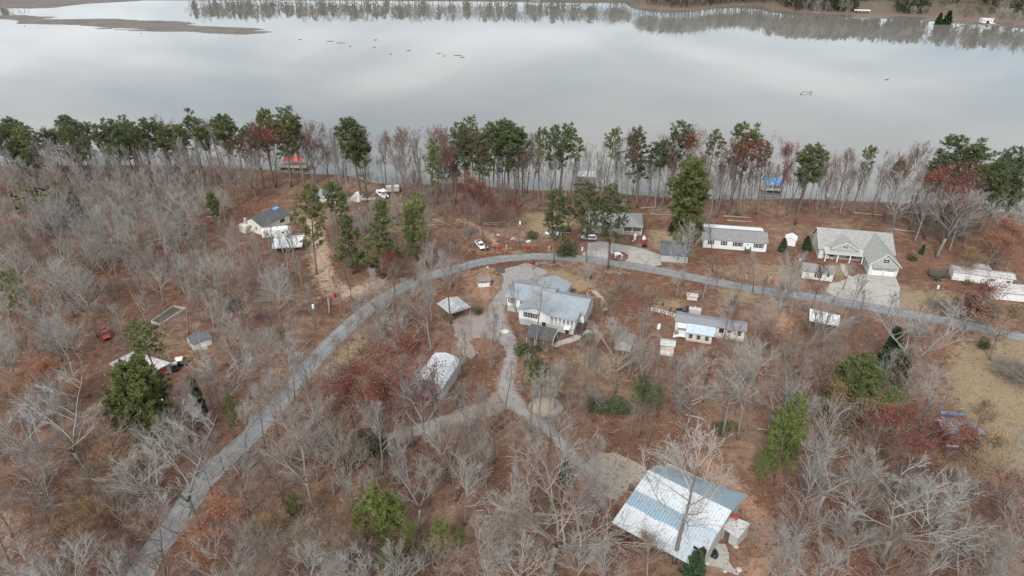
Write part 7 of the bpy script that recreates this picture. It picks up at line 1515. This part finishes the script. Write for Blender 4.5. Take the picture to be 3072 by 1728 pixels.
cnts.append(region([(420, 1240), (700, 1130), (800, 1200), (640, 1340), (520, 1400)], 5.5, ['brown', 'bare', 'sapling', 'spread'], (9, 14), 900))
cnts.append(region([(900, 1230), (1300, 1330), (1500, 1300), (1800, 1400), (1850, 1500), (1800, 1900), (450, 1900), (620, 1520)], 4.6, ['bare'] * 5 + ['spread'] * 2 + ['brown'] * 2 + ['slim', 'sapling', 'sapling'], (12, 18), 7000, mx=105))
cnts.append(region([(980, 1120), (1240, 1200), (1500, 1260), (1500, 1330), (960, 1240)], 6.5, ['slim', 'bare', 'sapling'], (11, 16), 800))
cnts.append(region([(2350, 1400), (3072, 1420), (3400, 1500), (3400, 1900), (2250, 1900), (2300, 1600)], 5.4, ['bare'] * 4 + ['spread'] * 3 + ['brown', 'tan', 'sapling'], (12, 18), 4000, mx=60))
cnts.append(region([(2050, 1070), (2500, 1010), (2700, 1100), (2780, 1280), (2700, 1420), (2380, 1400), (2080, 1280)], 6.0, ['bare', 'spread', 'slim', 'sapling', 'brown', 'brown'], (11, 17), 1500))
cnts.append(region([(1420, 1020), (1900, 1060), (2050, 1120), (2080, 1330), (1800, 1330), (1560, 1250)], 5.8, ['bare', 'slim', 'spread', 'brown', 'sapling'], (11, 16), 1200))
cnts.append(region([(1000, 930), (1380, 850), (1300, 1000), (1240, 1130), (1000, 1120)], 5, ['slim', 'slim', 'bare', 'bare', 'brown', 'spread'], (12, 16), 1800, block_keep=.3))
cnts.append(region([(880, 505), (1260, 545), (1600, 570), (1600, 600), (1240, 590), (860, 560)], 3.8, ['slim'] * 5 + ['bare'] * 3 + ['brown', 'redthin'], (15, 24), 3500, (.7, 1.0), mx=90))
cnts.append(region([(1600, 570), (2200, 595), (2700, 605), (3072, 640), (3200, 700), (2400, 660), (1900, 630), (1600, 610)], 3.6, ['slim'] * 6 + ['bare'] * 4 + ['redthin', 'brown'], (14, 23), 6500, (.7, 1.0), mx=170))
cnts.append(region([(2350, 610), (3100, 670), (3150, 780), (2800, 760), (2400, 650)], 5.4, ['bare', 'spread', 'bare', 'brown'], (15, 20), 1800, mx=48))
cnts.append(region([(1180, 590), (1560, 600), (1540, 680), (1340, 720), (1150, 680)], 5.4, ['bare', 'spread', 'brown', 'slim', 'redthin'], (11, 16), 1500, mx=46))
cnts.append(region([(1000, 640), (1380, 760), (1240, 820), (1060, 870), (1000, 780)], 5.4, ['bare', 'spread', 'brown', 'slim', 'sapling'], (10, 15), 1200, block_keep=.2, mx=46))
cnts.append(region([(2120, 880), (3072, 1030), (2900, 1040), (2560, 1010), (2160, 930)], 6, ['slim', 'bare', 'brown', 'spread'], (10, 15), 1200, block_keep=.25, mx=34))
cnts.append(region([(1720, 850), (2400, 900), (2300, 930), (1850, 900)], 6, ['slim', 'sapling', 'brown', 'bare'], (8, 13), 900, block_keep=.25, mx=24))
cnts.append(region([(2050, 610), (2600, 620), (2600, 650), (2050, 650)], 5, ['slim', 'bare', 'brown', 'redthin'], (14, 19), 900, block_keep=.1, mx=30))
print('regions', cnts, len(BAREPLAN))
# the 300 that show largest stand as trees of their own; the rest are one thicket
def shows(p): 
    u, v = proj(p[1], p[2], p[3] / 2)
    d = math.hypot(math.hypot(p[1], p[2]), CAM_H)
    return (p[3] * p[4] / d) if (-80 < u < 3150 and v < 1800) else 0
bare_kinds = ('bare', 'spread', 'slim', 'brown', 'sapling')
nb = sum(1 for t in TREES if t[0] in bare_kinds)
BAREPLAN.sort(key=lambda p: -shows(p)); rest = []
for p in BAREPLAN:
    if shows(p) == 0 : continue
    if p[0] in bare_kinds:
        if nb < 299: plant(pick(p[0]), p[1], p[2], p[3], p[4]); nb += 1
        else: rest.append(p)
    else: plant(pick(p[0]), p[1], p[2], p[3], p[4])
for i in range(6):
    T, K, _ = gen_bare(540 + i, 17, 13, 6, 4, 1, .75 if i not in (2, 3) else .5, .34, .026, .30, .13); proto('lite%d' % i, T, M['bark_pale' if i < 3 else 'bark_dark'], K, M['twig' if i < 4 else 'twig_brown'], 17)
def merge(name, items, mats_of, kind='stuff'):
    """many far trees merged into one mesh object"""
    V = []; F = []; MI = []; mats = []; off = 0; rr = random.Random(9)
    for key, x, y, h, wd in items:
        for me_ in PROTO[key][:2]:
            n = len(me_.vertices); a = np.empty(n * 3, np.float32); me_.vertices.foreach_get('co', a); a = a.reshape(-1, 3)
            s = h / PROTO[key][2]; t = rr.uniform(0, 6.28); c_, s_ = math.cos(t), math.sin(t)
            b = np.empty_like(a); b[:, 0] = (a[:, 0] * c_ - a[:, 1] * s_) * s * wd + x; b[:, 1] = (a[:, 0] * s_ + a[:, 1] * c_) * s * wd + y; b[:, 2] = a[:, 2] * s + gz(x, y)
            nl = len(me_.loops); li = np.empty(nl, np.int32); me_.loops.foreach_get('vertex_index', li)
            ls = np.empty(len(me_.polygons), np.int32); me_.polygons.foreach_get('loop_start', ls)
            mt = me_.materials[0]
            if mt not in mats: mats.append(mt)
            V.append(b); F.append((li + off, ls)); MI.append(np.full(len(ls), mats.index(mt), np.int32)); off += n
    V = np.concatenate(V); me = bpy.data.meshes.new(name); me.vertices.add(len(V)); me.vertices.foreach_set('co', V.ravel())
    L_ = np.concatenate([f[0] for f in F]); st = []; o_ = 0
    for f in F: st.append(f[1] + o_); o_ += len(f[0])
    st = np.concatenate(st).astype(np.int32)
    me.loops.add(len(L_)); me.loops.foreach_set('vertex_index', L_.astype(np.int32)); me.polygons.add(len(st)); me.polygons.foreach_set('loop_start', st)
    for m_ in mats: me.materials.append(m_)
    me.polygons.foreach_set('material_index', np.concatenate(MI)); me.update(calc_edges=True)
    o = bpy.data.objects.new(name, me); col.objects.link(o); o['kind'] = kind; return o
print('bare', nb, 'rest', len(rest))
if rest: 
    o = merge('woodland', [('lite%d' % wr.choice({'bare': (0, 1), 'spread': (0, 1), 'slim': (2, 3), 'brown': (4, 5), 'sapling': (2, 4)}[p[0]]), p[1], p[2], p[3], p[4]) for p in rest], None); tag(o, 'mass of smaller grey bare trees filling the wood', 'woodland')
# undergrowth: thin brush and saplings on the litter, one mass
T, K, _ = gen_bare(500, 4.0, 7, 3, 2, 1, 1.2, .05, .014, .6, .1, fork=True); proto('brush0', T, M['bark_pale'], K, M['twig'], 4)
T, K, _ = gen_bare(501, 3.4, 7, 3, 2, 1, 1.3, .05, .014, .6, .1, fork=True); proto('brush1', T, M['bark_dark'], K, M['twig_brown'], 4)
br = []
for px, n in [([(-60, 520), (840, 530), (700, 660), (560, 820), (480, 850), (270, 1120), (-80, 1240)], 260), ([(420, 820), (880, 760), (930, 900), (800, 1100), (600, 1240), (480, 980)], 90), ([(-60, 1240), (520, 1400), (420, 1600), (300, 1900), (-200, 1900)], 80),
              ([(900, 1230), (1300, 1330), (1800, 1400), (1830, 1900), (500, 1900), (640, 1520)], 170), ([(2350, 1400), (3300, 1420), (3300, 1900), (2300, 1900)], 120), ([(2050, 1070), (2700, 1050), (2780, 1280), (2350, 1400), (2080, 1280)], 60),
              ([(860, 515), (1600, 575), (2700, 612), (3072, 645), (3072, 760), (2400, 660), (1900, 640), (1500, 640), (1200, 680), (900, 600)], 200), ([(1000, 640), (1380, 760), (1240, 820), (1000, 860)], 50), ([(1420, 1020), (2050, 1100), (2050, 1330), (1560, 1250)], 60), ([(1720, 850), (3072, 1030), (2560, 1020), (1900, 930)], 50)]:
    pts = S(px); xs = [p[0] for p in pts]; ys = [p[1] for p in pts]; c_ = 0
    for _ in range(n * 6):
        x = wr.uniform(min(xs), max(xs)); y = wr.uniform(min(ys), max(ys))
        if poly_sd(np.array([[x]]), np.array([[y]]), pts)[0, 0] < 0 or y > shore_y(x) - 2 or not clear_at(x, y): continue
        br.append((wr.choice(['brush0', 'brush0', 'brush1']), x, y, wr.uniform(1.6, 4.5), wr.uniform(.9, 1.5))); c_ += 1
        if c_ >= n: break
for _ in range(900):
    x, y = wr.uniform(-150, 170), wr.uniform(70, 240)
    if y > shore_y(x) - 4 or not clear_at(x, y, 2) or not occ_ok(x, y, 2.5): continue
    if sum(1 for t in TREES if t[0] == 'brownbush') >= 34: break
    if wr.random() < .2: plant(pick('brownbush'), x, y, wr.uniform(.9, 1.8), wr.uniform(.9, 1.6))
o = merge('undergrowth', br, None); tag(o, 'grey and brown leafless brush growing low among the trees', 'undergrowth')
for k in [k for k in PROTO if k.startswith('brush') or k.startswith('lite')]: PROTO.pop(k)

# ================================================================== THE FAR SHORE
fr_ = random.Random(31)
far_single = []
def fartree(kind, u, v, h, wide=1.0, label=None):
    p = G(u, v, 0); z = 0
    for _ in range(6): z = gz(p.x, p.y); p = G(u, v, z)
    o = plant(pick(kind), p.x, p.y, h, wide, label); far_single.append(o); return o
# trees one can tell apart on the far bank (photo coordinates of the foot)
for k, u, v, h, wd, lb in [('cedar', 2470, 25, 16, 1.2, None), ('conepine', 2440, 20, 18, 1.2, None), ('spread', 2859, 12, 17, 1.0, 'dark bare tree alone on the far meadow'), ('conepine', 2607, 18, 14, 1.5, 'round dark conifer on the far meadow'),
                           ('cedar', 2847, 46, 13, 1.5, 'dark conifer above the far red bank'), ('cedar', 2822, 42, 11, 1.3, 'smaller dark conifer above the far red bank'), ('spread', 3005, 54, 20, 1.3, 'large pale bare tree right of the white boathouse'),
                           ('spread', 3040, 54, 18, 1.2, 'brownish bare tree at the right end of the far bank'), ('cedar', 2972, 48, 12, 1.2, None), ('conepine', 2990, 40, 20, 1.4, None), ('conepine', 3040, 38, 22, 1.4, None), ('bush', 2894, 48, 2.5, 1.3, None),
                           ('bare', 2400, 22, 19, 1.0, None), ('bare', 2420, 25, 18, 1.0, None), ('bare', 2450, 28, 18, 1.0, None), ('bare', 2480, 30, 17, 1.0, None), ('bare', 2520, 32, 19, 1, None), ('bare', 2545, 32, 18, 1, None), ('conepine', 2560, 24, 20, 1.2, None),
                           ('spread', 2740, 40, 15, 1.0, None), ('spread', 2775, 41, 14, 1.0, None), ('conepine', 2720, 28, 18, 1.4, None), ('conepine', 2690, 30, 16, 1.2, None), ('conepine', 2760, 22, 18, 1.2, None), ('conepine', 2790, 30, 14, 1.2, None), ('bare', 2375, 18, 17, 1.2, None)]:
    fartree(k, u, v, h, wd, lb)
# the far wood itself: it fills the rising ground behind the water and stands mirrored in the lake
fw = []
low = {}
T, K, _ = gen_bare(520, 20, 9, 4, 3, 1, 1.1, .3, .07, .42); low['fb0'] = 1; proto('fb0', T, M['bark_pale'], K, M['twig'], 20)
T, K, _ = gen_bare(521, 20, 9, 4, 3, 1, 1.0, .3, .07, .38); low['fb1'] = 1; proto('fb1', T, M['bark_dark'], K, M['twig_brown'], 20)
T, K = gen_pine(522, 24, .45, .17, 20, .55, 1.0); proto('fp0', T, M['pine_bark'], K, M['pine'], 24)
T, K = gen_pine(523, 20, .2, .17, 20, .5, 1.0, False, True); proto('fp1', T, M['pine_bark'], K, M['pine'], 20)
def farwood(x0, x1, dmin, dmax, n, kinds, hr, gaps=()):
    for _ in range(n):
        x = fr_.uniform(x0, x1); y = far_y(x) + dmin + (dmax - dmin) * fr_.random() ** 1.4
        uu = proj(x, y, 0)[0]
        if any(a < uu < b and y - far_y(x) < c_ for a, b, c_ in gaps): continue
        fw.append((fr_.choice(kinds), x, y, fr_.uniform(*hr), fr_.uniform(.9, 1.3)))
meadow = [(2570, 2690, 45), (2780, 2985, 110)]
gap2 = [(G(2560, 30).x, G(3100, 40).x, 75)]
# left: pines and bare trees above the frame, seen only as their mirror image
farwood(-415, 130, 6, 60, 480, ['fb0', 'fb0', 'fb1', 'fp0', 'fp1'], (13, 26))
farwood(125, G(2420, 20).x, 7, 70, 420, ['fb0', 'fb0', 'fb0', 'fb1', 'fp0'], (15, 24))
farwood(440, 720, 10, 200, 260, ['fb0', 'fb1', 'fp0', 'fp1'], (16, 26))
farwood(330, 470, 9, 60, 190, ['fp0', 'fp1', 'fp1', 'fb0'], (11, 18), meadow)
farwood(290, 470, 8, 110, 560, ['fb0', 'fb1', 'fp0', 'fp1', 'fp1', 'fp0'], (16, 26), meadow)
farwood(G(2960, 45).x, 700, 14, 90, 110, ['fb0', 'fb1', 'fp0', 'fp1'], (16, 24))
farwood(-900, -660, 10, 90, 80, ['fb0', 'fb1', 'fp0'], (16, 26))
o = merge('far_wood', fw, None); tag(o, 'mixed bare and evergreen wood along the far shore', 'woodland')
for k in ('fb0', 'fb1', 'fp0', 'fp1'): PROTO.pop(k)

# ================================================================== LITTER: leaves, sticks and clods lying on the ground, one mass
lq = np.random.RandomState(12); NL = 60000
lx = lq.uniform(-190, 210, NL); ly = 45 + (lq.rand(NL) ** 1.3) * 215
ok = ly < np.interp(lx, SHX, SHY) - 4
for pl in (CLEAR[0], CLEAR[3], CLEAR[4], CLEAR[5], CLEAR[9]): ok &= poly_sd(lx, ly, pl) < 0
ok &= (line_sd(lx, ly, roadw, 5.0) < 0) | (lq.rand(NL) < .03)
ok &= (line_sd(lx, ly, C('m2', drv), 3.0) < 0) | (lq.rand(NL) < .12)
lx, ly = lx[ok], ly[ok]; n = len(lx); kind = lq.rand(n)
ln = np.where(kind < .22, lq.uniform(.5, 1.8, n), lq.uniform(.14, .38, n)); wd = np.where(kind < .22, lq.uniform(.03, .07, n), lq.uniform(.10, .26, n)); a = lq.uniform(0, 6.28, n)
ca_, sa_ = np.cos(a), np.sin(a); V = np.zeros((n, 4, 3)); zz = terrain_np(lx, ly) + .05
for j, (i0, i1) in enumerate(((-.5, -.5), (.5, -.5), (.5, .5), (-.5, .5))):
    V[:, j, 0] = lx + ca_ * ln * i0 - sa_ * wd * i1; V[:, j, 1] = ly + sa_ * ln * i0 + ca_ * wd * i1; V[:, j, 2] = zz + lq.uniform(0, .10, n)
me = bpy.data.meshes.new('litter'); me.vertices.add(n * 4); me.vertices.foreach_set('co', V.astype(np.float32).ravel()); me.loops.add(n * 4); me.loops.foreach_set('vertex_index', np.arange(n * 4, dtype=np.int32))
me.polygons.add(n); me.polygons.foreach_set('loop_start', np.arange(0, n * 4, 4, dtype=np.int32))
for nm, c_ in (('litter_pale', (.40, .34, .29)), ('litter_red', (.27, .11, .07)), ('litter_dark', (.055, .038, .03)), ('litter_tan', (.36, .23, .15))): me.materials.append(flat(nm, c_, .95, 0, .3, 1))
me.polygons.foreach_set('material_index', np.where(kind < .22, 0, np.where(kind < .5, 1, np.where(kind < .78, 2, 3))).astype(np.int32)); me.update(calc_edges=True)
lo = bpy.data.objects.new('leaf_litter', me); col.objects.link(lo); tag(lo, 'fallen leaves and sticks strewn over the ground', 'leaf litter', kind='stuff')
# ================================================================== TREE LABELS
bpy.context.view_layer.update()
LM = [(H1, 'the metal roofed house'), (BN, 'the blue and white barn'), (H2, 'the big shingled house'), (S2, 'the small shingled shed'), (H3, 'the long white house'), (S3, 'the dark roofed shed'), (T1, 'the grey roofed trailer'), (CPT, 'the open carport'), (GR_, 'the white metal garage'),
      (BH, 'the white roofed block house'), (WS, 'the small white shed'), (UH, 'the dark roofed house'), (C2_, 'the white metal carport'), (H5, 'the porch house'), (RT, 'the long white trailer'), (WH, 'the white well house'), (P1, 'the tall power pole'), (P2, 'the white transformer pole'), (P4, 'the garage drive pole'),
      (bhw, 'the tall white roofed boathouse'), (b2, 'the grey boathouse'), (b3, 'the blue roofed dock'), (FN, 'the block foundation'), (P5, 'the thin pole above the barn')]
for o in col.objects:
    if o.name.startswith('red_roofed_dock'): LM.append((o, 'the red roofed dock'))
    if o.name == 'white_boathouse': LM.append((o, 'the far white boathouse'))
    if o.name == 'boat_shelter': LM.append((o, 'the far canopy boat shelter'))
ADJ = {'bare': 'pale bare tree', 'spread': 'broad pale bare tree', 'slim': 'slim dark trunked bare tree', 'brown': 'brownish bare tree', 'sapling': 'small bare sapling', 'redoak': 'red leafed oak', 'redthin': 'thinly leafed red oak', 'orange': 'orange leafed tree', 'tan': 'tan leafed tree',
       'pine': 'tall round topped pine', 'toppine': 'tall thin topped pine', 'fullpine': 'full crowned pine', 'grandpine': 'giant pine', 'domepine': 'giant domed pine', 'layerpine': 'pine with layered branches', 'youngpine': 'bright young pine', 'conepine': 'narrow dark conifer', 'cedar': 'dark cedar', 'bush': 'green bush', 'brownbush': 'brown bush', 'redbush': 'red leafed bush'}
CAT = {'bare': 'tree', 'spread': 'tree', 'slim': 'tree', 'brown': 'tree', 'sapling': 'tree', 'redoak': 'oak tree', 'redthin': 'oak tree', 'orange': 'tree', 'tan': 'tree', 'pine': 'pine tree', 'toppine': 'pine tree', 'fullpine': 'pine tree', 'grandpine': 'pine tree', 'domepine': 'pine tree', 'layerpine': 'pine tree', 'youngpine': 'pine tree', 'conepine': 'conifer', 'cedar': 'cedar tree', 'bush': 'bush', 'brownbush': 'bush', 'redbush': 'bush'}
GRP = {'bare': 'bare trees of the wood', 'spread': 'bare trees of the wood', 'slim': 'bare trees of the wood', 'brown': 'bare trees of the wood', 'sapling': 'bare trees of the wood', 'redoak': 'oaks keeping red leaves', 'redthin': 'oaks keeping red leaves', 'orange': 'leafy understorey trees', 'tan': 'leafy understorey trees', 'bush': 'bushes', 'brownbush': 'bushes', 'redbush': 'bushes'}
lms = [(n, o.location.x, o.location.y) + tuple(proj(o.location.x, o.location.y, 2)) for o, n in LM]
buckets = {}
for t in TREES:
    kind, x, y, h, o, label = t; u, v = proj(x, y, 0)
    n, lx, ly, lu, lv = min(lms, key=lambda q: (q[3] - u) ** 2 + ((q[4] - v) * 1.4) ** 2)
    du, dv = lu - u, lv - v
    if abs(du) > abs(dv) * 1.2: rel = 'left of' if du > 0 else 'right of'
    else: rel = 'in front of' if dv < 0 else 'behind'
    buckets.setdefault((kind, rel, n), []).append((math.hypot(du, dv), t))
ORD = ['nearest', 'second nearest', 'third nearest', 'fourth nearest', 'fifth nearest', 'sixth nearest', 'seventh nearest', 'eighth nearest', 'ninth nearest', 'tenth nearest', 'eleventh nearest', 'twelfth nearest', 'thirteenth nearest', 'fourteenth nearest', 'fifteenth nearest', 'sixteenth nearest', 'seventeenth nearest', 'eighteenth nearest', 'nineteenth nearest', 'twentieth nearest']
ORD += ['twenty first nearest', 'twenty second nearest', 'twenty third nearest', 'twenty fourth nearest', 'twenty fifth nearest', 'twenty sixth nearest', 'twenty seventh nearest', 'twenty eighth nearest', 'twenty ninth nearest', 'thirtieth nearest']
seen = set()
for key in [k for k in buckets if len(buckets[k]) > 12]:      # big sets are told apart by size first
    Lx = sorted(buckets.pop(key), key=lambda q: q[1][3]); n3 = len(Lx) // 3 + 1
    for w_, part in zip(('short', 'mid sized', 'very tall'), (Lx[:n3], Lx[n3:2 * n3], Lx[2 * n3:])):
        if part: buckets[(key[0], key[1], key[2], w_)] = part
for key, L_ in buckets.items():
    kind, rel, n = key[:3]; sz = key[3] + ' ' if len(key) > 3 else ''
    L_.sort(key=lambda q: q[0])
    for i, (_, t) in enumerate(L_):
        o = t[4]; lab = t[5]
        if not lab:
            far = sz + (ADJ[kind].replace('tall ', '') if sz else ADJ[kind])
            if len(L_) == 1: lab = 'only %s %s %s' % (far, rel, n)
            elif i < 30: lab = '%s %s %s %s' % (ORD[i], far, rel, n)
            else: lab = '%s number %d counting away %s %s' % (far, i + 1, rel, n)
            if lab.startswith('only') : lab = lab.replace('only', 'single', 1)
        while lab in seen: lab += ' too'
        seen.add(lab); tag(o, lab, CAT[kind], GRP.get(kind, 'pines and conifers'))
# out-of-view trees are not needed
